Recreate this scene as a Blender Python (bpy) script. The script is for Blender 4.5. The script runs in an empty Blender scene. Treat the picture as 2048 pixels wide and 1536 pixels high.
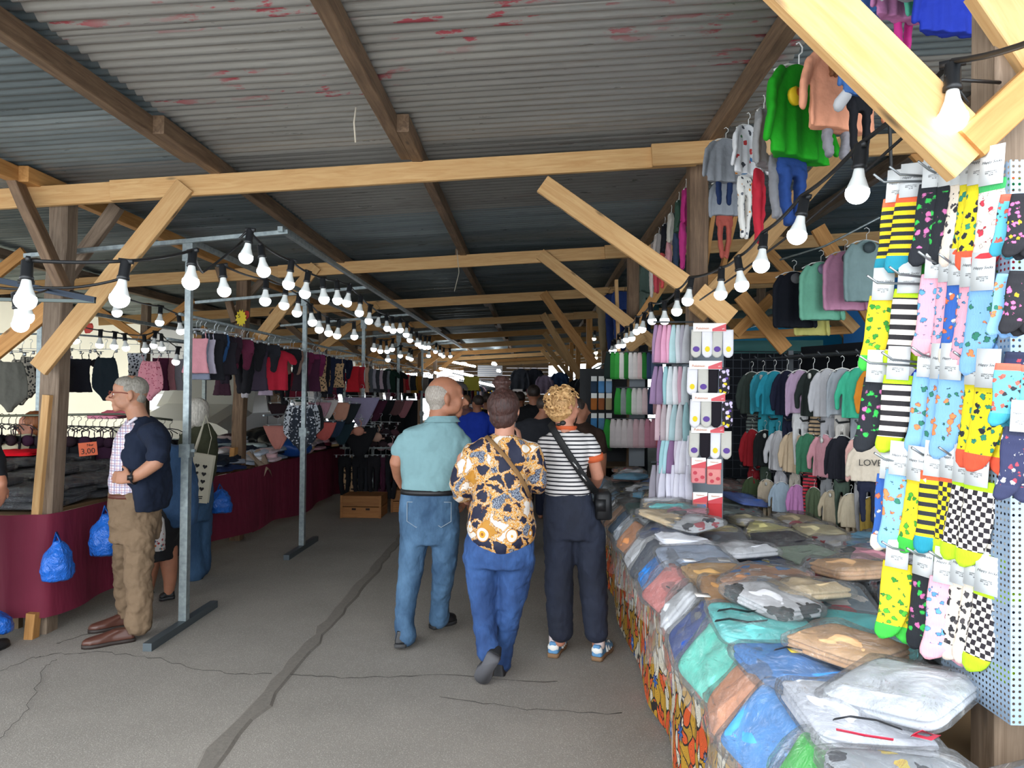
import bpy, math, random
from mathutils import Vector, Matrix, noise
SC = bpy.context.scene
COL = SC.collection
R = math.radians
PI = math.pi
# ---------------------------------------------------------------- camera
F = 1480.0
cd = bpy.data.cameras.new('camera')
cd.sensor_width = 36.0
cd.lens = 36.0 * F / 2048
cd.clip_start = 0.05
cam = bpy.data.objects.new('camera', cd)
COL.objects.link(cam)
CAMP = Vector((0, 0, 1.6))
CR = (Matrix.Rotation(R(1.78), 3, 'Z') @ Matrix.Rotation(R(90.85), 3, 'X') @ Matrix.Rotation(R(0.55), 3, 'Z'))
cam.matrix_world = Matrix.Translation(CAMP) @ CR.to_4x4()
SC.camera = cam
# ---------------------------------------------------------------- daylight
w = bpy.data.worlds.new('overcast_sky')
SC.world = w
w.use_nodes = True
bg = w.node_tree.nodes['Background']
bg.inputs[0].default_value = (0.86, 0.93, 1.0, 1)
bg.inputs[1].default_value = 2.7
sl = bpy.data.lights.new('soft_daylight', 'SUN')
sl.energy = 1.35
sl.angle = R(60)
sl.color = (1, 0.97, 0.93)
so = bpy.data.objects.new('soft_daylight', sl)
so.rotation_euler = (R(52), 0, R(-12))
COL.objects.link(so)
SC.view_settings.view_transform = 'Standard'
SC.view_settings.look = 'None'
SC.view_settings.gamma = 1
SC.view_settings.use_curve_mapping = False
SC.view_settings.exposure = 0.84
cy = SC.cycles
cy.max_bounces = 6
cy.diffuse_bounces = 3
cy.glossy_bounces = 2
cy.transmission_bounces = 4
cy.transparent_max_bounces = 12
cy.sample_clamp_indirect = 4
cy.caustics_reflective = False
cy.caustics_refractive = False
cy.use_denoising = True


def at(px, py, Y):
    """world point seen at a picture pixel, on the plane at distance Y down the aisle"""
    d = CR @ Vector(((px - 1024) / F, (768 - py) / F, -1))
    return CAMP + d * (Y / d.y)


def floor_at(px, py, z=0.0):
    d = CR @ Vector(((px - 1024) / F, (768 - py) / F, -1))
    return CAMP + d * ((z - 1.6) / d.z)


# ---------------------------------------------------------------- materials
def lin(c):
    if isinstance(c, str):
        c = [int(c[i:i + 2], 16) / 255 for i in (0, 2, 4)]
    return tuple(((v / 12.92) if v <= 0.04045 else ((v + 0.055) / 1.055) ** 2.4) for v in c) + (1,)


class NT:
    def __init__(s, name):
        s.m = bpy.data.materials.new(name)
        s.m.use_nodes = True
        s.t = s.m.node_tree
        s.b = s.t.nodes['Principled BSDF']
        s.out = s.t.nodes['Material Output']

    def n(s, kind, **kw):
        nd = s.t.nodes.new(kind)
        for k, v in kw.items():
            if hasattr(nd, k):
                setattr(nd, k, v)
        return nd

    def l(s, a, b):
        s.t.links.new(a, b)

    def co(s, which='Object', scale=(1, 1, 1), rot=(0, 0, 0)):
        tc = s.n('ShaderNodeTexCoord')
        mp = s.n('ShaderNodeMapping')
        mp.inputs['Scale'].default_value = scale
        mp.inputs['Rotation'].default_value = rot
        s.l(tc.outputs[which], mp.inputs['Vector'])
        return mp.outputs[0]

    def noise(s, v, scale, detail=4, rough=.55, dist=0):
        nd = s.n('ShaderNodeTexNoise')
        nd.inputs['Scale'].default_value = scale
        nd.inputs['Detail'].default_value = detail
        nd.inputs['Roughness'].default_value = rough
        nd.inputs['Distortion'].default_value = dist
        if v is not None:
            s.l(v, nd.inputs['Vector'])
        return nd.outputs[0], nd.outputs[1]

    def ramp(s, f, stops, const=False):
        nd = s.n('ShaderNodeValToRGB')
        e = nd.color_ramp.elements
        while len(e) < len(stops):
            e.new(0.5)
        for i, (p, c) in enumerate(stops):
            e[i].position = p
            e[i].color = lin(c) if not isinstance(c, (int, float)) else (c, c, c, 1)
        if const:
            nd.color_ramp.interpolation = 'CONSTANT'
        s.l(f, nd.inputs[0])
        return nd.outputs[0]

    def mix(s, f, a, b, mode='MIX'):
        nd = s.n('ShaderNodeMix', data_type='RGBA', blend_type=mode)
        for v, i in ((f, 0), (a, 6), (b, 7)):
            if isinstance(v, (int, float)):
                nd.inputs[i].default_value = v
            elif isinstance(v, (str, tuple, list)):
                nd.inputs[i].default_value = lin(v)
            else:
                s.l(v, nd.inputs[i])
        return nd.outputs[2]

    def math(s, op, a, b=0.0, c=None):
        nd = s.n('ShaderNodeMath', operation=op)
        for v, i in ((a, 0), (b, 1)) + (((c, 2),) if c is not None else ()):
            if isinstance(v, (int, float)):
                nd.inputs[i].default_value = v
            else:
                s.l(v, nd.inputs[i])
        return nd.outputs[0]

    def sep(s, v):
        nd = s.n('ShaderNodeSeparateXYZ')
        s.l(v, nd.inputs[0])
        return nd.outputs

    def bump(s, h, strength=.3, dist=.01):
        nd = s.n('ShaderNodeBump')
        nd.inputs['Strength'].default_value = strength
        nd.inputs['Distance'].default_value = dist
        s.l(h, nd.inputs['Height'])
        s.l(nd.outputs[0], s.b.inputs['Normal'])

    def base(s, c):
        if isinstance(c, (str, tuple)):
            s.b.inputs['Base Color'].default_value = lin(c)
        else:
            s.l(c, s.b.inputs['Base Color'])
        return s

    def rough(s, v):
        if isinstance(v, (int, float)):
            s.b.inputs['Roughness'].default_value = v
        else:
            s.l(v, s.b.inputs['Roughness'])
        return s


MC = {}


def cloth(c, rough=.85, weave=260, fold=14, var=.14, fs=.22):
    """plain fabric of one colour with soft folds and slight unevenness"""
    k = ('cloth', c, rough, fold, var)
    if k in MC:
        return MC[k]
    t = NT('fabric_' + c)
    v = t.co()
    f, _ = t.noise(v, fold, 3)
    a = t.mix(t.math('MULTIPLY', f, var * 2), c, tuple(x * .45 for x in (int(c[i:i + 2], 16) / 255 for i in (0, 2, 4))))
    t.base(a).rough(rough)
    t.b.inputs['Specular IOR Level'].default_value = .25
    t.bump(f, fs, .03)
    MC[k] = t.m
    return t.m


def plain(c, rough=.5, metal=0.0, name='plain_', bumps=None):
    k = ('plain', c, rough, metal)
    if k in MC:
        return MC[k]
    t = NT(name + c)
    t.base(c).rough(rough)
    t.b.inputs['Metallic'].default_value = metal
    if bumps:
        f, _ = t.noise(t.co(), bumps[0], 3)
        t.bump(f, bumps[1], .01)
    MC[k] = t.m
    return t.m


def wood(c1, c2, rough=.7, name='wood', knots=True, stain=0.0):
    k = ('wood', c1, c2, stain)
    if k in MC:
        return MC[k]
    t = NT(name)
    oi = t.n('ShaderNodeObjectInfo')
    v = t.co(scale=(1.2, 16, 16))
    add = t.n('ShaderNodeVectorMath', operation='ADD')
    t.l(v, add.inputs[0])
    comb = t.n('ShaderNodeCombineXYZ')
    t.l(t.math('MULTIPLY', oi.outputs['Random'], 50), comb.inputs[0])
    t.l(comb.outputs[0], add.inputs[1])
    f, _ = t.noise(add.outputs[0], 2.2, 5, .6, 1.2)
    col = t.ramp(f, [(.3, c1), (.7, c2)])
    rv = t.math('MULTIPLY_ADD', oi.outputs['Random'], .25, .86)
    hs = t.n('ShaderNodeHueSaturation')
    t.l(rv, hs.inputs['Value'])
    t.l(col, hs.inputs['Color'])
    col = hs.outputs[0]
    if knots:
        v2 = t.co(scale=(2.0, 7, 7))
        vo = t.n('ShaderNodeTexVoronoi')
        vo.inputs['Scale'].default_value = 1.3
        t.l(v2, vo.inputs['Vector'])
        kf = t.ramp(vo.outputs[0], [(.05, 1.0), (.13, 0.0)])
        col = t.mix(kf, col, tuple(x * .5 for x in (int(c1[i:i + 2], 16) / 255 for i in (0, 2, 4))))
    if stain:
        f3, _ = t.noise(t.co(scale=(1, 3, 3)), 2.5, 5, .65)
        sf = t.ramp(f3, [(.45, 0.0), (.75, stain)])
        col = t.mix(sf, col, '4a3a2a')
    t.base(col).rough(rough)
    t.bump(f, .35, .004)
    MC[k] = t.m
    return t.m


# ---------------------------------------------------------------- mesh builder
class MB:
    def __init__(s):
        s.v, s.f, s.mi = [], [], []

    def quad(s, pts, m=0):
        i = len(s.v)
        s.v += [tuple(p) for p in pts]
        s.f.append(tuple(range(i, i + len(pts))))
        s.mi.append(m)
        return s

    def box(s, c, size, rot=None, m=0):
        c = Vector(c)
        i = len(s.v)
        for dx in (-.5, .5):
            for dy in (-.5, .5):
                for dz in (-.5, .5):
                    p = Vector((dx * size[0], dy * size[1], dz * size[2]))
                    if rot is not None:
                        p = rot @ p
                    s.v.append(tuple(c + p))
        for f in ((0, 1, 3, 2), (4, 6, 7, 5), (0, 4, 5, 1), (2, 3, 7, 6), (0, 2, 6, 4), (1, 5, 7, 3)):
            s.f.append(tuple(i + k for k in f))
            s.mi.append(m)
        return s

    def rings(s, rings, cap=True, m=0, close=True):
        n = len(rings[0])
        i = len(s.v)
        for r in rings:
            s.v += [tuple(p) for p in r]
        for a in range(len(rings) - 1):
            for b in range(n if close else n - 1):
                c = (b + 1) % n
                s.f.append((i + a * n + b, i + a * n + c, i + (a + 1) * n + c, i + (a + 1) * n + b))
                s.mi.append(m)
        if cap:
            s.f.append(tuple(i + k for k in reversed(range(n))))
            s.f.append(tuple(i + (len(rings) - 1) * n + k for k in range(n)))
            s.mi += [m, m]
        return s

    def tube(s, pts, r, n=8, m=0, cap=True):
        pts = [Vector(p) for p in pts]
        rr = r if isinstance(r, (list, tuple)) else [r] * len(pts)
        rings = []
        ref = None
        for k, p in enumerate(pts):
            d = (pts[min(k + 1, len(pts) - 1)] - pts[max(k - 1, 0)])
            if d.length < 1e-9:
                d = Vector((0, 0, 1))
            d.normalize()
            if ref is None:
                ref = d.orthogonal().normalized()
            u = (ref - d * ref.dot(d))
            if u.length < 1e-6:
                u = d.orthogonal()
            u.normalize()
            ref = u
            v = d.cross(u)
            q = rr[k]
            ru, rv = q if isinstance(q, (tuple, list)) else (q, q)
            rings.append([p + u * ru * math.cos(2 * PI * j / n) + v * rv * math.sin(2 * PI * j / n) for j in range(n)])
        return s.rings(rings, cap, m)

    def loft(s, secs, n=20, m=0, e=1.0, ux=Vector((1, 0, 0)), uy=Vector((0, 1, 0))):
        """secs: (centre, rx, ry[, exponent]) as rings in the ux/uy plane"""
        rings = []
        for q in secs:
            c, rx, ry = Vector(q[0]), q[1], q[2]
            ex = q[3] if len(q) > 3 else e
            ring = []
            for j in range(n):
                a = 2 * PI * j / n
                ca, sa = math.cos(a), math.sin(a)
                ring.append(c + ux * rx * math.copysign(abs(ca) ** ex, ca) + uy * ry * math.copysign(abs(sa) ** ex, sa))
            rings.append(ring)
        return s.rings(rings, True, m)

    def limb(s, pts, n=14, m=0, side=None):
        """pts: (point, ra[, rb]) tapering tube with rounded ends"""
        P = [Vector(p[0]) for p in pts]
        rad = [(p[1], p[2] if len(p) > 2 else p[1]) for p in pts]
        d0 = (P[0] - P[1]).normalized()
        d1 = (P[-1] - P[-2]).normalized()
        P2 = [P[0] + d0 * rad[0][0] * .7, P[0] + d0 * rad[0][0] * .45] + P + [P[-1] + d1 * rad[-1][0] * .45, P[-1] + d1 * rad[-1][0] * .7]
        r2 = [tuple(x * .3 for x in rad[0]), tuple(x * .75 for x in rad[0])] + rad + [tuple(x * .75 for x in rad[-1]), tuple(x * .3 for x in rad[-1])]
        return s.tube(P2, r2, n, m)

    def ball(s, c, r, rot=None, n=16, k=10, m=0):
        c = Vector(c)
        rx, ry, rz = r if isinstance(r, (tuple, list)) else (r, r, r)
        rings = []
        for a in range(k + 1):
            th = PI * (a + .001) / (k + .002)
            ring = []
            for j in range(n):
                p = Vector((rx * math.sin(th) * math.cos(2 * PI * j / n), ry * math.sin(th) * math.sin(2 * PI * j / n), -rz * math.cos(th)))
                if rot is not None:
                    p = rot @ p
                ring.append(c + p)
            rings.append(ring)
        return s.rings(rings, True, m)

    def grid(s, fn, nu, nv, m=0):
        i = len(s.v)
        for a in range(nu + 1):
            for b in range(nv + 1):
                s.v.append(tuple(fn(a / nu, b / nv)))
        for a in range(nu):
            for b in range(nv):
                q = i + a * (nv + 1) + b
                s.f.append((q, q + nv + 1, q + nv + 2, q + 1))
                s.mi.append(m)
        return s

    def build(s, name, mats=None, parent=None, smooth=True, org=None, link=True):
        me = bpy.data.meshes.new(name)
        v = s.v
        if org is not None:
            ox, oy, oz = org
            v = [(a - ox, b - oy, c - oz) for a, b, c in v]
        me.from_pydata(v, [], s.f)
        if mats is not None:
            for q in (mats if isinstance(mats, (list, tuple)) else [mats]):
                me.materials.append(q)
            if isinstance(mats, (list, tuple)) and len(mats) > 1:
                me.polygons.foreach_set('material_index', s.mi)
        if smooth:
            me.polygons.foreach_set('use_smooth', [True] * len(me.polygons))
        me.update()
        o = bpy.data.objects.new(name, me)
        if parent is not None:
            o.parent = parent
        if link:
            COL.objects.link(o)
        return o


def empty(name, loc, rz=0.0):
    o = bpy.data.objects.new(name, None)
    o.empty_display_size = .1
    o.location = loc
    o.rotation_euler = (0, 0, rz)
    COL.objects.link(o)
    return o


USED = {}


def tag(o, label=None, cat=None, group=None, kind=None):
    if label:
        o['label'] = label
        USED[label] = USED.get(label, 0) + 1
    if cat:
        o['category'] = cat
    if group:
        o['group'] = group
    if kind:
        o['kind'] = kind
    return o


def dup(o, parent=None):
    c = o.copy()
    COL.objects.link(c)
    if parent is not None:
        c.parent = parent
    for ch in o.children:
        dup(ch, c)
    return c


def remesh(o, voxel, smooth=4, disp=None, disp2=None):
    """one continuous skin from overlapping shapes; disp = (size, strength)"""
    m = o.modifiers.new('r', 'REMESH')
    m.mode = 'VOXEL'
    m.voxel_size = voxel
    m.use_smooth_shade = True
    if smooth:
        q = o.modifiers.new('s', 'SMOOTH')
        q.iterations = smooth
        q.factor = .6
    for d in (disp, disp2):
        if d:
            tx = bpy.data.textures.new('folds', 'CLOUDS')
            tx.noise_scale = d[0]
            tx.noise_depth = 2
            q = o.modifiers.new('d', 'DISPLACE')
            q.texture = tx
            q.strength = d[1]
            q.mid_level = .5
            if len(d) > 2:
                q.texture_coords = 'LOCAL'
    dg = bpy.context.evaluated_depsgraph_get()
    me = bpy.data.meshes.new_from_object(o.evaluated_get(dg))
    mats = list(o.data.materials)
    o.modifiers.clear()
    o.data = me
    me.materials.clear()
    for q in mats:
        me.materials.append(q)
    me.polygons.foreach_set('use_smooth', [True] * len(me.polygons))
    return o


def beam(name, p0, p1, wd, ht, mat, parent=None, org=None, rough=0.0, roll=0.0, seg=1):
    """a sawn board from p0 to p1; local X runs along it, ht is the upright side"""
    p0, p1 = Vector(p0), Vector(p1)
    d = p1 - p0
    L = d.length
    x = d.normalized()
    up = Vector((0, 0, 1)) if abs(x.z) < .9 else Vector((0, 1, 0))
    y = up.cross(x).normalized()
    z = x.cross(y)
    rot = Matrix((x, y, z)).transposed() @ Matrix.Rotation(roll, 3, 'X')
    mb = MB()
    rings = []
    rnd = random.Random(int(abs(p0.x * 97 + p0.y * 31 + p0.z * 7) * 100))
    bv = min(wd, ht) * .06
    for k in range(seg + 1):
        t = k / seg
        jy, jz = (rnd.uniform(-rough, rough), rnd.uniform(-rough, rough))
        jw, jh = 1 + rnd.uniform(-rough, rough) * 6, 1 + rnd.uniform(-rough, rough) * 6
        a, b = wd / 2 * jw, ht / 2 * jh
        rings.append([Vector((t * L, jy + u, jz + v)) for u, v in
                      ((-a, -b + bv), (-a, b - bv), (-a + bv, b), (a - bv, b), (a, b - bv), (a, -b + bv), (a - bv, -b), (-a + bv, -b))])
    mb.rings(rings)
    o = mb.build(name, mat, parent, smooth=False)
    loc = p0 - (Vector(org) if org is not None else Vector((0, 0, 0)))
    o.matrix_basis = Matrix.Translation(loc) @ rot.to_4x4()
    return o


def text(s, size, mat, name='lettering', parent=None, mtx=None, extrude=.0008, align='CENTER', shear=0.0):
    cu = bpy.data.curves.new(name, 'FONT')
    cu.body = s
    cu.size = size
    cu.extrude = extrude
    cu.align_x = align
    cu.align_y = 'CENTER'
    cu.shear = shear
    cu.resolution_u = 2
    t = bpy.data.objects.new(name, cu)
    COL.objects.link(t)
    dg = bpy.context.evaluated_depsgraph_get()
    me = bpy.data.meshes.new_from_object(t.evaluated_get(dg))
    bpy.data.objects.remove(t)
    me.materials.clear()
    me.materials.append(mat)
    o = bpy.data.objects.new(name, me)
    if parent is not None:
        o.parent = parent
    if mtx is not None:
        o.matrix_basis = mtx
    COL.objects.link(o)
    return o


ONES = ['first', 'second', 'third', 'fourth', 'fifth', 'sixth', 'seventh', 'eighth', 'ninth', 'tenth', 'eleventh', 'twelfth', 'thirteenth', 'fourteenth', 'fifteenth', 'sixteenth', 'seventeenth', 'eighteenth', 'nineteenth', 'twentieth']


def ow(k):
    """ordinal word of index k (0 = first)"""
    if k < 20:
        return ONES[k]
    t_, u_ = divmod(k + 1, 10)
    if u_ == 0:
        return {2: 'twentieth', 3: 'thirtieth', 4: 'fortieth', 5: 'fiftieth', 6: 'sixtieth', 7: 'seventieth'}[t_]
    return {2: 'twenty', 3: 'thirty', 4: 'forty', 5: 'fifty', 6: 'sixty', 7: 'seventy'}[t_] + '-' + ONES[u_ - 1]


# shared materials
PINE = wood('cfa873', 'b98b55', name='fresh_pine')
PINE2 = wood('c99558', 'a8743c', name='orange_pine')
OLD = wood('8a6f55', '5d4633', name='weathered_timber', stain=.6)
GREYW = wood('9a8672', '6d5a48', name='grey_timber', stain=.5)
STEEL = None


def steel():
    t = NT('galvanised_steel')
    f, _ = t.noise(t.co(), 30, 4)
    t.base(t.ramp(f, [(.3, '7f8a8c'), (.7, 'a3adae')])).rough(.42)
    t.b.inputs['Metallic'].default_value = .55
    return t.m


STEEL = steel()
BLACKP = plain('15171a', .45)
WHITEP = plain('e8e8e4', .5)
# ================================================================ roof
def roof_z(x):
    return 3.23 + 0.062 * x


def corr_mat(name, a, b, rust=0.0, red=0.0, dark=0.0):
    t = NT(name)
    oi = t.n('ShaderNodeObjectInfo')
    v = t.co(scale=(.35, 3, 3))
    add = t.n('ShaderNodeVectorMath', operation='ADD')
    t.l(v, add.inputs[0])
    cb = t.n('ShaderNodeCombineXYZ')
    t.l(t.math('MULTIPLY', oi.outputs['Random'], 37), cb.inputs[0])
    t.l(t.math('MULTIPLY', oi.outputs['Random'], 91), cb.inputs[1])
    t.l(cb.outputs[0], add.inputs[1])
    f, _ = t.noise(add.outputs[0], 1.4, 6, .62)
    col = t.ramp(f, [(.3, a), (.68, b)])
    g, _ = t.noise(add.outputs[0], 9, 4, .6)
    col = t.mix(t.ramp(g, [(.55, 0.0), (.75, .35)]), col, '3b3a36')
    if rust:
        h, _ = t.noise(add.outputs[0], 2.0, 6, .7)
        col = t.mix(t.ramp(h, [(.58, 0.0), (.72, rust)]), col, '7a4a30')
    if red:
        h, _ = t.noise(t.co(scale=(1.2, 6, 1)), 3.0, 5, .65)
        m2, _ = t.noise(t.co(scale=(1, 1, 1)), 1.1, 2)
        fac = t.math('MULTIPLY', t.ramp(h, [(.56, 0.0), (.6, 1.0)]), t.ramp(m2, [(.5, 0.0), (.6, red)]))
        col = t.mix(fac, col, 'a8424e')
    hs = t.n('ShaderNodeHueSaturation')
    t.l(t.math('MULTIPLY_ADD', oi.outputs['Random'], .3, .85), hs.inputs['Value'])
    t.l(col, hs.inputs['Color'])
    t.base(hs.outputs[0])
    t.rough(t.ramp(g, [(.3, .26), (.7, .5)]))
    t.b.inputs['Metallic'].default_value = .65
    t.bump(g, .12, .004)
    return t.m


CM = [corr_mat('zinc_light', '8f8d88', 'a5a39d', .25),
      corr_mat('zinc_blue', '727d80', '98a2a4', .2),
      corr_mat('zinc_red_paint', '8e8c88', 'a3a19b', .3, red=.9),
      corr_mat('zinc_dark', '5c676a', '858f92', .3)]
roof = tag(empty('ceiling', (0, 12, 0)), kind='structure')
PITCH, AMP = .078, .0135


def corr_mesh(L, W, seed, m):
    rnd = random.Random(seed)
    n = int(round(W / PITCH)) * 8
    nx = 4
    mb = MB()
    dents = [(rnd.uniform(0, L), rnd.uniform(0, W), rnd.uniform(-.012, .012)) for _ in range(3)]

    def fn(u, v):
        x, y = u * L, v * W
        z = AMP * math.sin(2 * PI * y / PITCH)
        for a, b, c in dents:
            z += c * math.exp(-((x - a) ** 2 / .3 + (y - b) ** 2 / .06))
        return (x - L / 2, y - W / 2, z)
    mb.grid(fn, nx, n, 0)
    # folded edge so the sheet has a thickness at its ends
    o = mb.build('corrugated_sheet', m, None, True, link=False)
    return o.data


slope = math.atan(.062)
row_w = .836
BAYS = [(-8.4, -5.1), (-5.3, -1.95), (-2.05, 1.3), (1.2, 4.55), (4.45, 7.8)]
meshes = {}
for b, (xa, xb) in enumerate(BAYS):
    for mi in range(4):
        meshes[b, mi] = corr_mesh((xb - xa), .912, b * 7 + mi, CM[mi])
k = 0
rnd = random.Random(5)
GAPS = {(1, 7): .07, (1, 10): .07, (3, 7): .04, (3, 10): .05, (1, 14): .08, (0, 9): .08, (3, 13): .06}
for b, (xa, xb) in enumerate(BAYS):
    y = .55
    r = 0
    while y < 38:
        if r * row_w < 5.2:
            mi = rnd.choice([0, 0, 2] if b == 2 else [0, 1, 3, 1])
        else:
            mi = rnd.choice([3, 1, 3, 3])
        if b == 2 and r in (2, 3):
            mi = 2
        y += GAPS.get((b, r), 0)
        me = meshes[b, mi]
        o = bpy.data.objects.new('corrugated_sheet', me)
        o.parent = roof
        xm = (xa + xb) / 2
        o.location = (xm, y + row_w / 2 - 12, roof_z(xm) + .018 + (.006 if b % 2 else 0) + rnd.uniform(-.003, .003) + (r % 2) * .004)
        o.rotation_euler = (rnd.uniform(-.004, .004), -slope + rnd.uniform(-.002, .002), rnd.uniform(-.004, .004))
        COL.objects.link(o)
        y += row_w
        r += 1

# purlins run down the hall on top of the tie beams, in lapped lengths
def purlin(x, mat, ya=.5, yb=37, w=.07, h=.1, dz=0.0):
    y = ya
    s = 0
    rr = random.Random(int(x * 100) + 7)
    while y < yb:
        L = rr.uniform(3.6, 4.6)
        dx = .04 if s % 2 else -.04
        z = roof_z(x) - h / 2 + dz
        beam('purlin', (x + dx, y - 12, z), (x + dx * .6, min(y + L, yb) - 12 + .25, z - (.012 if s % 2 else 0)), w, h, mat, roof, rough=.003, seg=4)
        y += L - .25
        s += 1


for x, mt in ((-6.6, GREYW), (-5.0, GREYW), (-3.3, PINE2), (-2.1, OLD), (-.8, OLD), (1.13, OLD), (2.6, GREYW), (4.1, GREYW), (5.7, GREYW)):
    purlin(x, mt)

# tie beams across the hall, two boards lapped near the posts
BAYY = [1.68 + 3.13 * k for k in range(12)]


def tie_z(x):
    return roof_z(x) - .165


for k, y in enumerate(BAYY):
    mt = PINE if k < 4 else PINE2 if k % 2 else PINE
    yy = y - .09
    beam('tie_beam', (-6.6, yy - 12, tie_z(-6.6)), (-2.25, yy - 12, tie_z(-2.25)), .035, .13, mt, roof, seg=2, rough=.002)
    beam('tie_beam', (-2.75, yy - .037 - 12, tie_z(-2.75)), (1.0, yy - .037 - 12, tie_z(1.0) - .003), .035, .13, mt, roof, seg=3, rough=.002)
    beam('tie_beam', (.72, yy - .075 - 12, tie_z(.72)), (1.16, yy - .075 - 12, tie_z(1.16)), .035, .14, mt, roof)
    beam('tie_beam', (1.16, yy - 12, tie_z(1.16)), (6.6, yy - 12, tie_z(6.6)), .035, .13, mt, roof, seg=2, rough=.002)

# ================================================================ ground
def asphalt():
    t = NT('asphalt')
    v = t.co()
    f, _ = t.noise(v, 1.1, 6, .6)
    g, _ = t.noise(v, 140, 3, .8)
    h, _ = t.noise(v, 22, 4, .6)
    col = t.ramp(f, [(.32, '89847d'), (.7, '9c968e')])
    vo = t.n('ShaderNodeTexVoronoi')
    vo.inputs['Scale'].default_value = 95
    t.l(v, vo.inputs['Vector'])
    col = t.mix(t.ramp(vo.outputs[0], [(.1, .55), (.4, 0.0)]), col, 'c9c3b8')
    col = t.mix(t.ramp(g, [(.35, .5), (.55, 0.0)]), col, '7a766f')
    col = t.mix(t.ramp(h, [(.62, 0.0), (.8, .4)]), col, '807b73')
    t.base(col).rough(.92)
    t.bump(g, .5, .006)
    return t.m


ASPH = asphalt()
fl = MB().grid(lambda u, v: (-9 + 18 * u, -2 + 44 * v, .006 * noise.noise(Vector((u * 18, v * 40, 0)))), 60, 120).build('floor', ASPH)
tag(fl, kind='structure')
t = NT('tar_patch')
f1, _ = t.noise(t.co(), 60, 4)
t.base(t.ramp(f1, [(.3, '716c65'), (.7, '807a72')])).rough(.9)
t.bump(f1, .4, .004)
rnd = random.Random(3)
PA, PB = floor_at(410, 1536), floor_at(800, 1078)
cl = []
for i in range(61):
    u = -0.35 + 1.9 * i / 60
    c = PA.lerp(PB, u)
    wv = noise.noise(Vector((i * .35, 0, 0)))
    cl.append((c.x + .03 * wv, c.y, .055 + .03 * noise.noise(Vector((i * .8, 5, 0))), .055 + .03 * noise.noise(Vector((i * .7, 9, 0)))))
st = MB()
st.rings([[Vector((c[0] - c[2], c[1], -.005)), Vector((c[0] - c[2] + .02, c[1], .0085)), Vector((c[0] + c[3] - .02, c[1], .0085)), Vector((c[0] + c[3], c[1], -.005))] for c in cl], close=False, cap=False)
o = st.build('trim_1', t.m, fl, False)
o['label'] = 'smoother dark tar strip along the asphalt'
# cracks in the asphalt as thin dark ridges of tar
crk = plain('3a3734', .95)
for pts in ([(0, 1345), (60, 1318), (110, 1310), (190, 1306), (300, 1316), (420, 1345), (560, 1352)],
            [(0, 1480), (55, 1420), (90, 1335), (115, 1318)], [(110, 1290), (180, 1268), (215, 1262)],
            [(570, 1350), (700, 1358), (900, 1352), (1150, 1368)], [(880, 1395), (1050, 1420), (1270, 1432)]):
    P = []
    for i in range(len(pts) - 1):
        for q in range(8):
            u = q / 8
            p = floor_at(pts[i][0] * (1 - u) + pts[i + 1][0] * u, pts[i][1] * (1 - u) + pts[i + 1][1] * u)
            P.append((p.x + rnd.uniform(-.012, .012), p.y + rnd.uniform(-.02, .02), .0055))
    o = MB().tube(P, [(rnd.uniform(.0006, .002), .0010) for _ in P], 6).build('crack', crk, fl)
# rough kerb at the foot of the left stall
kb = NT('rough_kerb')
f1, _ = kb.noise(kb.co(), 18, 5, .7)
kb.base(kb.ramp(f1, [(.3, '4a443d'), (.65, '857d70')])).rough(.95)
kb.bump(f1, 1.0, .03)


def kfn(u, v):
    x = -3.62 - 2.6 * u
    y = 4.45 + 9 * v
    e = min(1, u * 12, v * 25)
    return (x + .05 * noise.noise(Vector((v * 20, u * 9, 1))), y, -.01 + e * .1 + .018 * noise.noise(Vector((u * 24, v * 60, 2))) * e)


kb_o = MB().grid(kfn, 30, 90).build('trim_2', kb.m)
tag(kb_o, kind='structure')

# ================================================================ far and side walls
WB = wood('8d7358', '6a543e', name='brown_planks', knots=False)
far = tag(empty('wall_far', (0, 33, 0)), kind='structure')
for i in range(20):
    z = .08 + i * .165
    if z > 3.3:
        break
    beam('plank', (-3.2, 0, z), (.6, 0, z + rnd.uniform(-.003, .003)), .03, .162, WB, far, seg=1)
# daylight hall end beyond: pale canvas on both outer sides of the left stalls
def canvas(name, c):
    t = NT(name)
    v = t.co()
    f, _ = t.noise(v, 1.3, 4)
    t.base(t.mix(f, c, tuple(x * .8 for x in (int(c[i:i + 2], 16) / 255 for i in (0, 2, 4))))).rough(.8)
    tr = t.n('ShaderNodeBsdfTranslucent')
    tr.inputs[0].default_value = lin(c)
    mx = t.n('ShaderNodeMixShader')
    mx.inputs[0].default_value = .45
    t.l(t.b.outputs[0], mx.inputs[1])
    t.l(tr.outputs[0], mx.inputs[2])
    t.l(mx.outputs[0], t.out.inputs[0])
    return t.m


CREAM = canvas('cream_canvas', 'efe3c6')
GREYC = canvas('grey_canvas', 'b9b4a8')


def hanging_wall(name, pa, pb, z0, z1, mat, seg=60, amp=.05, freq=5):
    pa, pb = Vector(pa), Vector(pb)
    n = Vector((pb.y - pa.y, pa.x - pb.x, 0)).normalized()

    def fn(u, v):
        p = pa.lerp(pb, u)
        a = amp * math.sin(u * freq * 6.28 + 1.5 * math.sin(u * 9)) * (1 - .5 * v) + amp * .6 * noise.noise(Vector((u * 9, v * 3, 3)))
        p = p + n * a
        zt = z1(u) if callable(z1) else z1
        return (p.x, p.y, z0 + (zt - z0) * v)
    return MB().grid(fn, seg, 10).build(name, mat)


tag(hanging_wall('wall_left', (-6.9, 4.0, 0), (-6.7, 12.6, 0), .1, 2.95, CREAM, 80, .05, 6), kind='structure')
tag(hanging_wall('wall_left_rear', (-6.75, 12.7, 0), (-6.4, 36, 0), 1.55, 2.85, GREYC, 80, .05, 9), kind='structure')
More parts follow.
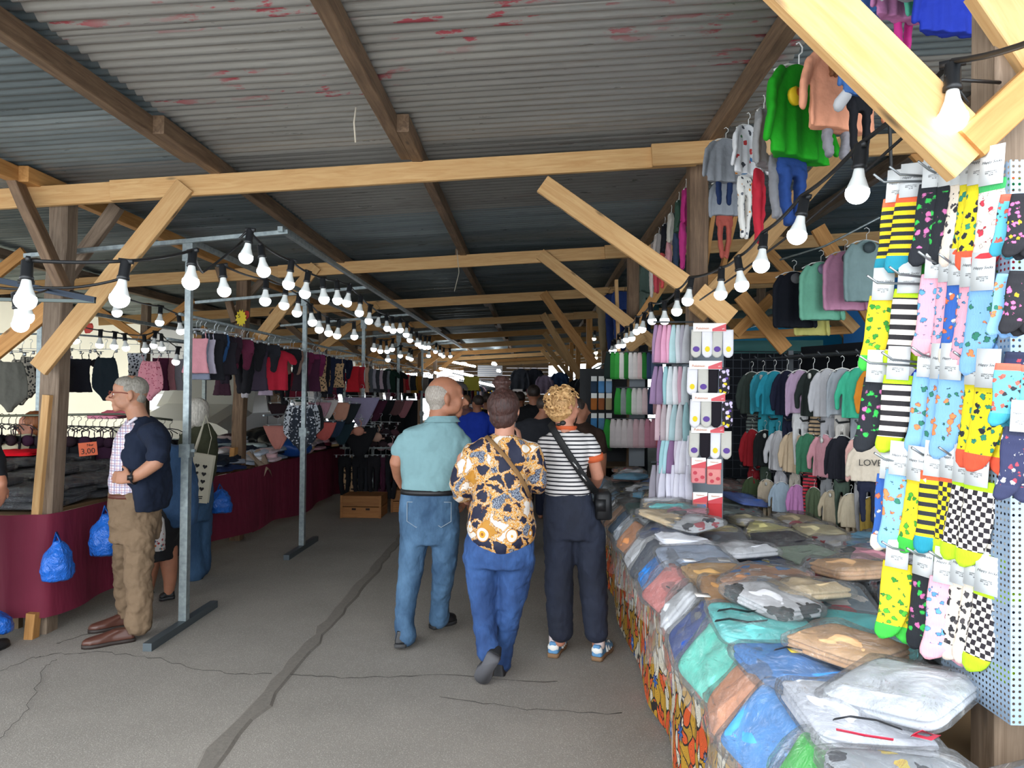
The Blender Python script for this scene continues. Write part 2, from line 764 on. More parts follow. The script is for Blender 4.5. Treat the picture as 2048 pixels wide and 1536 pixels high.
# ================================================================ timber posts and braces
def post(x, y, w, h, mat, label, base_z=0.0, rough=.006, top=None, lean=0.0, group=None):
    zt = top if top else roof_z(x) - .1
    o = beam('wooden_post', (x, y, base_z), (x + lean, y, zt), w, h, mat, None, rough=rough, seg=9)
    tag(o, label, 'post', group)
    return o


def sub(name, parent, p0, p1, w, h, mat, rough=.002, seg=2, roll=0.0):
    """a board fixed to another thing, given in world points"""
    o = beam(name, p0, p1, w, h, mat, None, rough=rough, seg=seg, roll=roll)
    m = o.matrix_basis.copy()
    o.parent = parent
    o.matrix_basis = parent.matrix_basis.inverted() @ m
    return o


rnd = random.Random(11)
LP = post(-3.25, 4.83, .125, .125, GREYW, 'grey squared post at the near corner of the burgundy stall, wrapped in its cloth', lean=.1)
Y = 4.66
sub('brace', LP, at(372, 372, Y), at(78, 738, Y), .035, .125, PINE)
sub('brace', LP, at(2, 300, Y - .05), at(128, 580, Y - .05), .06, .1, OLD, .004, 5)
sub('brace', LP, at(236, 412, 5.1), at(132, 556, 5.1), .06, .09, GREYW, .004, 5)
sub('brace', LP, at(-60, 745, 5.2), at(118, 600, 5.2), .035, .12, PINE2)
sub('nailed_batten', LP, at(98, 790, 4.76), at(75, 1040, 4.76), .05, .07, PINE)
sub('nailed_batten', LP, at(68, 1225, 4.7), at(62, 1284, 4.7), .06, .07, PINE2)

P2 = post(-3.22, 7.95, .12, .12, OLD, 'old brown post rising through the pale clothes pile of the burgundy stall', lean=.04)
sub('brace', P2, at(632, 532, 7.78), at(520, 675, 7.78), .035, .125, PINE)
sub('brace', P2, at(437, 534, 7.8), at(470, 645, 7.8), .06, .08, OLD, .004, 4)
sub('brace', P2, at(525, 560, 8.1), at(473, 620, 8.1), .05, .07, GREYW, .004, 4)
sub('nailed_batten', P2, at(468, 895, 7.7), at(466, 938, 7.7), .05, .1, PINE2)
LBL = ['old brown post behind the second steel upright on the left', 'grey post beside the third steel upright on the left',
       'fourth old post of the left row', 'fifth old post of the left row', 'sixth old post of the left row']
for i, y in enumerate(BAYY[3:8]):
    p = post(-3.22, y, .11, .11, OLD if i % 2 else GREYW, LBL[i], lean=.02)
    sub('brace', p, (-2.35, y - .17, roof_z(-2.35) - .17), (-3.2, y - .17, 2.25), .035, .12, PINE2 if i else PINE)
    sub('brace', p, (-3.95, y - .15, roof_z(-3.9) - .17), (-3.25, y - .15, 2.25), .05, .09, OLD)
for i, y in enumerate((6.6, 9.9, 13.2)):
    p = post(-5.3, y, .1, .1, GREYW, ['grey back post standing by the cream canvas, nearest one', 'grey back post behind the hanging lingerie', 'grey back post in front of the parked van'][i])
    sub('brace', p, (-4.6, y - .1, roof_z(-4.6) - .1), (-5.3, y - .1, 2.3), .04, .1, PINE2)
    sub('brace', p, (-6.0, y - .1, roof_z(-6) - .1), (-5.3, y - .1, 2.3), .04, .1, PINE2)

# right row
R0 = beam('wooden_post', (1.075, 1.72, .0), (1.075, 1.72, 3.1), .11, .1, GREYW, None, rough=.002, seg=6)
tag(R0, 'near squared post behind the grey pegboard full of socks', 'post')
sub('second_timber', R0, (1.16, 1.80, 0), (1.16, 1.8, 3.1), .07, .12, OLD, .003, 5)
sub('brace', R0, at(1945, 318, 1.63), at(1560, -60, 1.63), .035, .13, PINE)
sub('brace', R0, at(1935, 290, 1.62), at(2120, 120, 1.62), .04, .075, PINE2)
sub('brace', R0, at(1975, -30, 1.66), at(2130, 200, 1.66), .04, .1, PINE)
R1 = post(1.06, 4.9, .12, .12, OLD, 'rough bark-brown post carrying the boxed sock display', base_z=0)
sub('brace', R1, at(1085, 368, 4.66), at(1372, 570, 4.66), .035, .12, PINE)
sub('brace', R1, at(1698, 282, 4.72), at(1392, 630, 4.72), .035, .13, wood('b08a58', '8f6c42', name='chipboard_strip'))
sub('brace', R1, at(1484, 372, 5.0), at(1440, 560, 5.0), .03, .07, PINE2)
sub('brace', R1, at(1425, 430, 5.0), at(1392, 660, 5.0), .03, .05, PINE2)
sub('plank_end', R1, at(1395, 585, 4.6), at(1460, 640, 4.6), .03, .14, PINE)
R2 = post(1.05, 8.0, .12, .12, OLD, 'old post behind the green and white ankle sock display')
sub('brace', R2, at(1080, 508, 7.76), at(1308, 686, 7.76), .035, .12, PINE)
sub('brace', R2, at(1330, 560, 7.8), at(1262, 665, 7.8), .035, .1, PINE2)
sub('brace', R2, at(1232, 560, 7.9), at(1238, 720, 7.9), .035, .07, PINE)
sub('plank_end', R2, at(1250, 690, 7.7), at(1282, 665, 7.7), .03, .2, PINE)
R3 = post(1.05, 11.1, .12, .12, OLD, 'third old post of the right row, by the dark trousers')
sub('brace', R3, at(1086, 586, 10.9), at(1190, 730, 10.9), .035, .13, PINE2)
R4 = post(1.03, 14.2, .11, .11, PINE2, 'orange pine post of the right row by the small warm bulbs')
sub('brace', R4, at(1085, 628, 14.0), at(1168, 765, 14.0), .035, .13, PINE)
LBR = ['far pine post of the right row, fifth from the near pegboard', 'far pine post of the right row, sixth from the near pegboard', 'far pine post of the right row, seventh from the near pegboard']
for i, y in enumerate(BAYY[5:8]):
    p = post(1.0, y, .11, .11, PINE2, LBR[i])
    sub('brace', p, (.2, y - .2, roof_z(.2) - .2), (1.0, y - .2, 2.1), .035, .12, PINE)
# second row further right
XR = 3.35
LB2 = ['post at the back of the childrenswear stall, nearest one', 'post at the back of the childrenswear stall, by the high mint shirt', 'post at the back of the childrenswear stall, by the blue sheet', 'back post of the right side, farthest one']
for i, y in enumerate((4.9, 8.0, 11.1, 14.2)):
    p = post(XR, y, .11, .11, OLD, LB2[i])
    sub('brace', p, (XR - .95, y - .15, roof_z(2.4) - .2), (XR - .02, y - .15, 2.2), .035, .11, PINE2)
    sub('brace', p, (XR + .95, y - .15, roof_z(4.2) - .2), (XR + .02, y - .15, 2.2), .035, .11, PINE2)
bz = tag(empty('roof_truss', (2.6, 6.4, 0)), 'tangle of low pine braces under the roof behind the boxed sock display', 'timber frame')
sub('brace', bz, at(1480, 590, 6.3), at(1572, 700, 6.3), .035, .12, PINE2)
sub('brace', bz, at(1635, 455, 6.2), at(1745, 640, 6.2), .035, .12, PINE2)
sub('brace', bz, at(1470, 668, 6.5), at(1545, 595, 6.5), .03, .09, PINE2)
sub('rail', bz, at(1410, 560, 6.6), at(1650, 552, 6.6), .03, .1, PINE2)
sub('rail', bz, at(1440, 672, 6.6), at(1700, 660, 6.6), .03, .07, PINE2)
sub('brace', bz, at(1655, 600, 6.4), at(1712, 660, 6.4), .03, .09, PINE)

# ================================================================ steel market frames
def stand(x, y, h, label, foot=True, topz=None):
    r = tag(empty('steel_upright', (x, y, 0)), label, 'steel stand')
    m = MB()
    m.box((0, 0, .62), (.052, .052, 1.2))
    m.build('outer_tube', STEEL, r, False)
    m = MB()
    m.box((0, 0, (1.2 + h) / 2), (.04, .04, h - 1.2))
    m.build('inner_tube', STEEL, r, False)
    m = MB()
    m.box((0, 0, 1.2), (.075, .07, .09)).box((.045, 0, 1.2), (.03, .02, .02))
    m.build('clamp', STEEL, r, False)
    if foot:
        MB().box((0, 0, .025), (.055, .95, .05)).build('foot', plain('5d666b', .5, .6), r, False)
    MB().box((0, 0, h - .04), (.07, .07, .14)).build('top_socket', STEEL, r, False)
    return r


SL = ['nearest galvanised upright with a long foot bar, between the two shoppers', 'second galvanised upright standing in front of the burgundy cloth',
      'third galvanised upright from the near one, among the hanging tops', 'fourth galvanised upright from the near one', 'fifth galvanised upright from the near one']
FR = []
for i, (y, px) in enumerate(((4.98, 361), (7.5, 612), (10.05, 729), (12.6, 0), (15.2, 0))):
    x = floor_at(px, 1240).x if False else -2.37 + .01 * i
    FR.append(stand(x, y, 2.6, SL[i]))
ch = tag(empty('canopy_frame', (-2.36, 4.98, 2.62)), 'galvanised canopy frame of long rails and cross arms above the hanging tops', 'steel frame')
O = Vector((-2.36, 4.98, 2.62))


def bar(name, a, b, w=.035, h=.035, mt=None):
    return beam(name, Vector(a) - O, Vector(b) - O, w, h, mt or STEEL, ch)


bar('rail', (-2.36, 4.98, 2.63), (-2.3, 17, 2.6))
bar('rail', (-1.72, 4.9, 2.70), (-1.6, 16, 2.62))
for y in (4.95, 7.5, 10.05, 12.6, 15.2):
    bar('cross_arm', (-3.5, y, 2.52), (-1.68, y, 2.69), .035, .03)
bar('rail', (-4.3, 6.2, 2.35), (-4.3, 17, 2.35))
for y in (6.3, 9.5, 12.7):
    bar('hanging_tube', (-4.3, y, 0.8), (-4.3, y, 2.36), .045, .045)
# dark umbrella-like arm coming in from the left
da = tag(empty('awning_arm', tuple(at(90, 590, 4.2))), 'dark steel awning arm with a pointed end reaching in beside the leaning pine brace', 'awning arm')
o0 = at(90, 590, 4.2)
beam('arm', at(-40, 553, 4.2) - o0, at(190, 600, 4.2) - o0, .02, .035, plain('2b3440', .35, .6), da)
beam('strut', at(-40, 598, 4.2) - o0, at(190, 603, 4.2) - o0, .02, .02, plain('59625f', .4, .6), da)

# ================================================================ light bulbs
GLOW = NT('lit_bulb')
GLOW.base('ffffff').rough(.4)
GLOW.b.inputs['Emission Color'].default_value = (.93, .97, 1, 1)
GLOW.b.inputs['Emission Strength'].default_value = 5.0
GLOWW = NT('warm_bulb')
GLOWW.base('ffffff').rough(.4)
GLOWW.b.inputs['Emission Color'].default_value = (1, .85, .6, 1)
GLOWW.b.inputs['Emission Strength'].default_value = 9
BBODY = plain('cfd2cf', .45)
BOFF = plain('c9cdcb', .3)


def bulb_proto(glow):
    r = empty('light_bulb', (0, 0, 0))
    m = MB()
    m.loft([((0, 0, .004), .012, .012), ((0, 0, 0), .0125, .0125), ((0, 0, -.02), .016, .016), ((0, 0, -.045), .0255, .0255), ((0, 0, -.052), .0285, .0285)], 14)
    m.build('bulb_neck', BBODY, r)
    m = MB()
    rg = [((0, 0, -.052), .0292, .0292)]
    for k in range(1, 8):
        a = k / 8 * PI / 2 * 1.15 - .12
        rg.append(((0, 0, -.06 - .031 * math.sin(max(a, 0))), .031 * math.cos(max(a, 0)) if a > 0 else .0305, .031 * math.cos(max(a, 0)) if a > 0 else .0305))
    m.loft(rg, 14)
    m.build('globe', glow, r)
    m = MB()
    m.loft([((0, 0, .062), .010, .010), ((0, 0, .058), .016, .016), ((0, 0, .012), .0165, .0165), ((0, 0, .010), .019, .019), ((0, 0, .0), .019, .019)], 12)
    m.box((0, 0, .06), (.05, .012, .014))
    m.build('socket', BLACKP, r)
    return r


BP = bulb_proto(GLOW.m)
BW = bulb_proto(GLOWW.m)
BO = bulb_proto(BOFF)
first = {id(BP): True, id(BW): True, id(BO): True}
CABLE = plain('101113', .5)


def bulb(p, label, group, proto=None, tilt=None):
    """p is the centre of the glowing globe"""
    proto = proto or BP
    if first[id(proto)]:
        o = proto
        first[id(proto)] = False
    else:
        o = dup(proto)
    rr = random.Random(int(p[0] * 1000 + p[1] * 313))
    tx, ty = tilt or (rr.uniform(-.16, .16), rr.uniform(-.16, .16))
    o.rotation_euler = (tx, ty, rr.uniform(0, 3))
    o.location = Vector(p) + Vector((0, 0, .066))
    tag(o, label, 'light bulb', group)
    return o


def cable(name, pts, label, r=.005, sag=.03, cat='cable'):
    P = []
    for a, b in zip(pts[:-1], pts[1:]):
        a, b = Vector(a), Vector(b)
        for k in range(6):
            u = k / 6
            q = a.lerp(b, u)
            q.z -= sag * 4 * u * (1 - u) * min(1, (b - a).length)
            P.append(q)
    P.append(Vector(pts[-1]))
    o = MB().tube(P, r, 6).build(name, CABLE)
    tag(o, label, cat)
    return o


ORD = ['nearest', 'second', 'third', 'fourth', 'fifth', 'sixth', 'seventh', 'eighth', 'ninth', 'tenth', 'eleventh', 'twelfth', 'thirteenth', 'fourteenth', 'fifteenth', 'sixteenth', 'seventeenth', 'eighteenth', 'nineteenth', 'twentieth']
# right string
RB = [(1905, 243, 1.60), (1718, 388, 1.95), (1602, 474, 2.36), (1525, 534, 2.78), (1479, 573, 3.16), (1442, 590, 3.5), (1379, 603, 3.92), (1354, 624, 4.3), (1329, 642, 4.75)]
rp = [at(*q) for q in RB]
for k in range(9):
    rp.append(Vector((.80 + .012 * k, 5.15 + .44 * k, 2.12 + .0 * k - .02 * (k % 2))))
for k, p in enumerate(rp):
    lb = 'glaring bulb tied to the near post above the sock pegboard' if k == 0 else ORD[k] + ' lit bulb along the right string, counted from the near post'
    bulb(p, lb, 'bulbs on the right string', tilt=(.05, .0) if k == 0 else None)
top = [p + Vector((0, 0, .13)) for p in rp]
cable('cable', [at(2120, 60, 1.3)] + top, 'black festoon cable of the right bulb string', .0065, .03)
tie = MB().tube([at(1885, 168, 1.62), at(1925, 160, 1.6), at(2000, 165, 1.66)], .004, 6)
tie.tube([at(1890, 150, 1.6), at(1912, 172, 1.6), at(1936, 205, 1.6)], .003, 5)
tag(tie.build('cable_tie', CABLE), 'black cable ties holding the glaring bulb to the near post', 'cable tie')
for k, (px, py) in enumerate(((1189, 678), (1190, 706), (1192, 716), (1190, 725))):
    bulb(at(px, py, 11.5), ['highest of the four small warm bulbs by the orange pine post', 'second from top of the four small warm bulbs by the orange pine post', 'third from top of the four small warm bulbs by the orange pine post', 'lowest of the four small warm bulbs by the orange pine post'][k], 'small warm bulbs', BW)
# left strings (globe centre in the picture, apparent diameter -> distance)
STR = [
    ('hanging across the aisle from the awning arm', [(52, 605, 43), (245, 601, 40), (383, 568, 34)]),
    ('along the outer canopy rail', [(496, 517, 29), (524, 545, 28), (580, 570, 25), (613, 589, 23), (646, 600, 22), (674, 602, 20.5), (697, 607, 19.5), (720, 627, 18), (739, 643, 16.5), (773, 658, 14.5), (785, 662, 14), (800, 661, 13.5), (813, 670, 13), (822, 681, 12.4), (834, 689, 12), (841, 693, 11.6), (850, 695, 11.2), (858, 695, 10.9)]),
    ('along the inner canopy rail', [(446, 584, 27), (531, 604, 23), (570, 612, 21), (596, 627, 19.5), (622, 646, 18.5), (638, 660, 17.5), (656, 667, 16.6), (676, 672, 16), (708, 674, 15)]),
    ('in the cluster over the far hanging tops', [(748, 699, 12), (761, 703, 11.6), (773, 703, 11.2), (785, 699, 10.9), (776, 720, 10.6), (801, 712, 10.2), (818, 716, 9.8), (823, 719, 9.4), (858, 712, 9.0), (872, 704, 8.8), (880, 709, 8.6), (887, 713, 8.4), (900, 713, 8.1)]),
    ('above the cream canvas corner', [(50, 636, 36), (35, 652, 33), (110, 608, 19), (180, 629, 19), (231, 627, 20), (320, 646, 17), (359, 663, 17)]),
    ('over the hanging lingerie', [(152, 682, 16.5), (200, 691, 15.5), (229, 694, 15), (250, 697, 14.7), (289, 700, 15), (309, 692, 14.6), (323, 697, 14.3), (354, 725, 15.5)]),
]
for nm, lst in STR:
    cp = []
    for k, (px, py, dm) in enumerate(lst):
        Yd = .062 * F / dm
        p = at(px, py, Yd)
        if nm == 'along the outer canopy rail' and k == 9:
            bulb(at(757, 649, Yd * 1.05), 'unlit bulb hanging on the outer canopy rail', 'unlit bulbs', BO)
        bulb(p, ORD[k] + ' lit bulb ' + nm, 'bulbs ' + nm)
        cp.append(p + Vector((0, 0, .125)))
    if nm.startswith('hanging'):
        cp += [at(405, 545, 3.3), at(485, 482, 3.5)]
    if nm.startswith('along the outer'):
        cp = [at(478, 478, 3.15)] + cp
    cable('cable', cp, 'black festoon cable ' + nm, .0055, .02)
cable('cable', [at(-40, 568, 3.2), at(80, 575, 3.2), at(250, 555, 3.25)], 'black cable above the awning arm', .006, .05)
cable('cable', [at(1778, 200, 2.6), at(1782, 330, 2.6), at(1772, 420, 2.6)], 'black cable hanging beside the near pine brace', .006, .0)
cable('cable', [at(1910, 190, 1.7), at(1820, 262, 2.0), at(1700, 370, 2.4), at(1600, 455, 2.9), at(1480, 545, 3.6), at(1400, 600, 4.2)], 'second black cable running behind the right bulb string', .005, .0)
for k in range(7):
    pass
# long fluorescent tubes of the far stalls
TUBE = NT('lit_tube')
TUBE.base('ffffff')
TUBE.b.inputs['Emission Color'].default_value = (.9, .96, 1, 1)
TUBE.b.inputs['Emission Strength'].default_value = 14
tl = [(880, 737, 945, 752, 21), (900, 752, 990, 772, 22), (870, 745, 935, 768, 20), (985, 728, 992, 729, 24), (995, 742, 1000, 743, 25), (905, 724, 950, 733, 24), (940, 760, 1000, 778, 26)]
for k, (a, b, c, d, Yd) in enumerate(tl):
    r = tag(empty('tube_lamp', tuple(at(a, b, Yd))), ['long lit tube lamp in the far glare above the polo man', 'long lit tube lamp right of the polo man\'s head', 'lit tube lamp left in the far glare', 'far round lamp above the bun', 'second far round lamp above the bun', 'highest lit tube in the far glare', 'farthest lit tube over the crowd'][k], 'lamp', 'far tube lamps')
    q = at(c, d, Yd + 1.5) - at(a, b, Yd)
    MB().tube([(0, 0, 0), q], .035, 8).build('tube', TUBE.m, r)
    MB().box(q / 2 + Vector((0, 0, .05)), (.12, q.length * .5, .03)).build('housing', WHITEP, r, False)
# ================================================================ stall tables
BURG = NT('burgundy_cloth')
f, _ = BURG.noise(BURG.co(), 3, 4)
BURG.base(BURG.mix(f, '7c1d3a', '68142e')).rough(.75)
g, _ = BURG.noise(BURG.co(scale=(1, 1, .25)), 7, 3)
BURG.bump(g, .5, .03)


def drape(name, pts, ztop, zbot, mat, freq=2.2, amp=.02, step=.05, parent=None, thick=None):
    """cloth hanging from a table edge along a polyline"""
    P = [Vector(p) for p in pts]
    S = []
    acc = 0
    for a, b in zip(P[:-1], P[1:]):
        n = max(2, int((b - a).length / step))
        for k in range(n):
            S.append((a.lerp(b, k / n), (b - a).normalized(), acc + (b - a).length * k / n))
        acc += (b - a).length
    S.append((P[-1], (P[-1] - P[-2]).normalized(), acc))
    mb = MB()
    nv = 14
    rows = []
    for p, d, s in S:
        nrm = Vector((d.y, -d.x, 0))
        row = []
        zb = zbot(s) if callable(zbot) else zbot
        zt = ztop(s) if callable(ztop) else ztop
        for j in range(nv + 1):
            v = j / nv
            wv = amp * (.15 + v) * (math.sin(s * freq * 6.28 + 1.3 * math.sin(s * 2.1)) + .8 * noise.noise(Vector((s * 3, v * 1.5, 7))))
            row.append(p + nrm * wv + Vector((0, 0, zt + (zb - zt) * v)))
        rows.append(row)
    i0 = 0
    for r in rows:
        mb.v += [tuple(q) for q in r]
    for a in range(len(rows) - 1):
        for b in range(nv):
            q = a * (nv + 1) + b
            mb.f.append((q, q + nv + 1, q + nv + 2, q + 1))
            mb.mi.append(0)
    o = mb.build(name, mat, parent)
    return o


def table(name, loc, corners, z, label, legs=True):
    """trestle table: plank top on legs; corners are world xy"""
    r = tag(empty(name, loc), label, 'table')
    o = Vector(loc)
    m = MB()
    c = [Vector((x, y, z)) - o for x, y in corners]
    m.quad([q for q in c]).quad([q - Vector((0, 0, .025)) for q in reversed(c)])
    for a in range(4):
        b = (a + 1) % 4
        m.quad([c[a], c[a] - Vector((0, 0, .025)), c[b] - Vector((0, 0, .025)), c[b]])
    m.build('table_top', plain('8b6f4e', .8), r, False)
    ctr = sum(c, Vector()) / 4
    n = max(2, int((c[1] - c[0]).length / 2.2) + 1)
    for k in range(n):
        for a, b in ((c[0], c[1]), (c[3], c[2])):
            q = a.lerp(b, k / (n - 1))
            q = q + (ctr - q) * (.12 / max(.2, (ctr - q).length))
            q.x += .12 if ctr.x > q.x else -.12
            m = MB().box((q.x, q.y, (z - .025) / 2), (.045, .045, z - .025))
            m.build('leg', plain('6d5a42', .8), r, False)
    return r


LT = table('stall_table', (-4.2, 6, 0), [(-3.32, 4.78), (-3.02, 11.6), (-4.7, 11.6), (-5.2, 4.78)], .78, 'long trestle table under the burgundy cloth on the left')
bc = drape('stall_cloth', [(-5.2, 4.66, 0), (-3.36, 4.66, 0), (-3.3, 4.7, 0), (-3.17, 4.72, 0), (-3.14, 4.82, 0), (-3.08, 6.6, 0), (-2.97, 8.0, 0)], .795, lambda s: .15 + .03 * math.sin(s * 2), BURG.m, 1.1, .022)
tag(bc, 'near burgundy cloth draped to the ground around the left stall corner', 'table cloth')
bc2 = drape('stall_cloth', [(-3.0, 7.85, 0), (-2.94, 9.2, 0), (-2.9, 11.6, 0), (-3.6, 11.7, 0)], .80, lambda s: .10 + .03 * math.sin(s * 3), BURG.m, .9, .02)
tag(bc2, 'far burgundy cloth along the pale clothes pile, ending at the wooden crates', 'table cloth')

# right table
EX = .62
ZT = .74
RT = table('stall_table', (1.3, 4, 0), [(EX + .02, .3), (EX - .02, 7.2), (2.3, 7.2), (2.6, .3)], ZT, 'long trestle table under the packaged childrenswear on the right')


def floral():
    t = NT('floral_print')
    v = t.co()
    # warp the plane of the cloth (length y, height z)
    n1 = t.n('ShaderNodeTexNoise')
    n1.inputs['Scale'].default_value = 5.5
    n1.inputs['Detail'].default_value = 1
    t.l(v, n1.inputs['Vector'])
    mul = t.n('ShaderNodeVectorMath', operation='SCALE')
    mul.inputs['Scale'].default_value = .22
    t.l(n1.outputs[1], mul.inputs[0])
    add = t.n('ShaderNodeVectorMath', operation='ADD')
    t.l(v, add.inputs[0])
    t.l(mul.outputs[0], add.inputs[1])
    mp = t.n('ShaderNodeMapping')
    mp.inputs['Scale'].default_value = (1, 1.25, .8)
    t.l(add.outputs[0], mp.inputs['Vector'])
    vo = t.n('ShaderNodeTexVoronoi')
    vo.inputs['Scale'].default_value = 13
    vo.inputs['Randomness'].default_value = 1
    t.l(mp.outputs[0], vo.inputs['Vector'])
    sx = t.sep(vo.outputs[1])
    col = t.ramp(sx[0], [(0.0, 'dc581f'), (.22, 'c29324'), (.50, 'd8cfba'), (.74, 'd4521e'), (.83, 'b58a26'), (.94, 'd9d2c0')], True)
    # inner swirl bands
    bands = t.math('SINE', t.math('MULTIPLY', vo.outputs[0], 95.0))
    col = t.mix(t.ramp(bands, [(.86, 0.0), (.9, 1.0)]), col, '231c18')
    ve = t.n('ShaderNodeTexVoronoi', feature='DISTANCE_TO_EDGE')
    ve.inputs['Scale'].default_value = 13
    t.l(mp.outputs[0], ve.inputs['Vector'])
    col = t.mix(t.ramp(ve.outputs[0], [(.045, 1.0), (.06, 0.0)]), col, '1d1916')
    # blue daisies
    v2 = t.n('ShaderNodeTexVoronoi')
    v2.inputs['Scale'].default_value = 5.2
    t.l(v, v2.inputs['Vector'])
    pos = t.n('ShaderNodeVectorMath', operation='SUBTRACT')
    t.l(v, pos.inputs[0])
    t.l(v2.outputs[2], pos.inputs[1])
    s = t.sep(pos.outputs[0])
    ang = t.math('ARCTAN2', s[2], s[1])
    pet = t.math('MULTIPLY', t.math('COSINE', t.math('MULTIPLY', ang, 7.0)), .05)
    d = t.math('ADD', v2.outputs[0], pet)
    sel = t.math('GREATER_THAN', t.sep(v2.outputs[1])[0], .15)
    fl_ = t.math('MULTIPLY', t.math('LESS_THAN', d, .22), sel)
    col = t.mix(fl_, col, '2a5fae')
    ring = t.math('MULTIPLY', t.math('MULTIPLY', t.math('GREATER_THAN', d, .19), t.math('LESS_THAN', d, .225)), sel)
    col = t.mix(ring, col, '10182c')
    cen = t.math('MULTIPLY', t.math('LESS_THAN', v2.outputs[0], .06), sel)
    col = t.mix(cen, col, 'e4dfd0')
    # green sprigs
    v3 = t.n('ShaderNodeTexVoronoi')
    v3.inputs['Scale'].default_value = 9
    t.l(add.outputs[0], v3.inputs['Vector'])
    gsel = t.math('MULTIPLY', t.math('LESS_THAN', v3.outputs[0], .2), t.math('GREATER_THAN', t.sep(v3.outputs[1])[1], .72))
    col = t.mix(gsel, col, '77903a')
    t.base(col).rough(.8)
    return t.m


FLORAL = floral()
fc = drape('stall_cloth', [(EX + .04, .3, 0), (EX, 3, 0), (EX - .03, 7.2, 0), (EX + .6, 7.25, 0)], .70, lambda s: .02 + .12 * max(0, (s - 4.6)) / 2.5, FLORAL, 1.0, .012, .04)
tag(fc, 'orange and mustard floral cloth with blue daisies hanging from the right table', 'table cloth')
# ================================================================ people
def skin_mat(c, name='skin'):
    t = NT(name)
    f, _ = t.noise(t.co(), 22, 4)
    t.base(t.mix(f, c, tuple(x * .84 for x in (int(c[i:i + 2], 16) / 255 for i in (0, 2, 4))))).rough(.55)
    t.b.inputs['Subsurface Weight'].default_value = .08
    t.b.inputs['Subsurface Radius'].default_value = (.02, .008, .004)
    g, _ = t.noise(t.co(), 120, 3)
    t.bump(g, .12, .002)
    return t.m


def denim(c, c2, name='denim'):
    t = NT(name)
    f, _ = t.noise(t.co(scale=(1, 1, .6)), 5, 4, .6)
    g, _ = t.noise(t.co(scale=(1, 1, .3)), 160, 2, .5)
    col = t.ramp(f, [(.38, c), (.66, c2)])
    col = t.mix(t.math('MULTIPLY', g, .35), col, '1b2638')
    t.base(col).rough(.85)
    h, _ = t.noise(t.co(scale=(1.4, 1.4, .9)), 11, 3, .5, .6)
    t.bump(h, .35, .03)
    return t.m


def hair_mat(a, b, name='hair', sc=(60, 60, 8)):
    t = NT(name)
    f, _ = t.noise(t.co(scale=sc), 1.5, 4, .6)
    t.base(t.ramp(f, [(.3, a), (.7, b)])).rough(.55)
    t.bump(f, .6, .01)
    return t.m


DARKEYE = plain('1d1a18', .25)
EYEW = plain('e9e4de', .3)


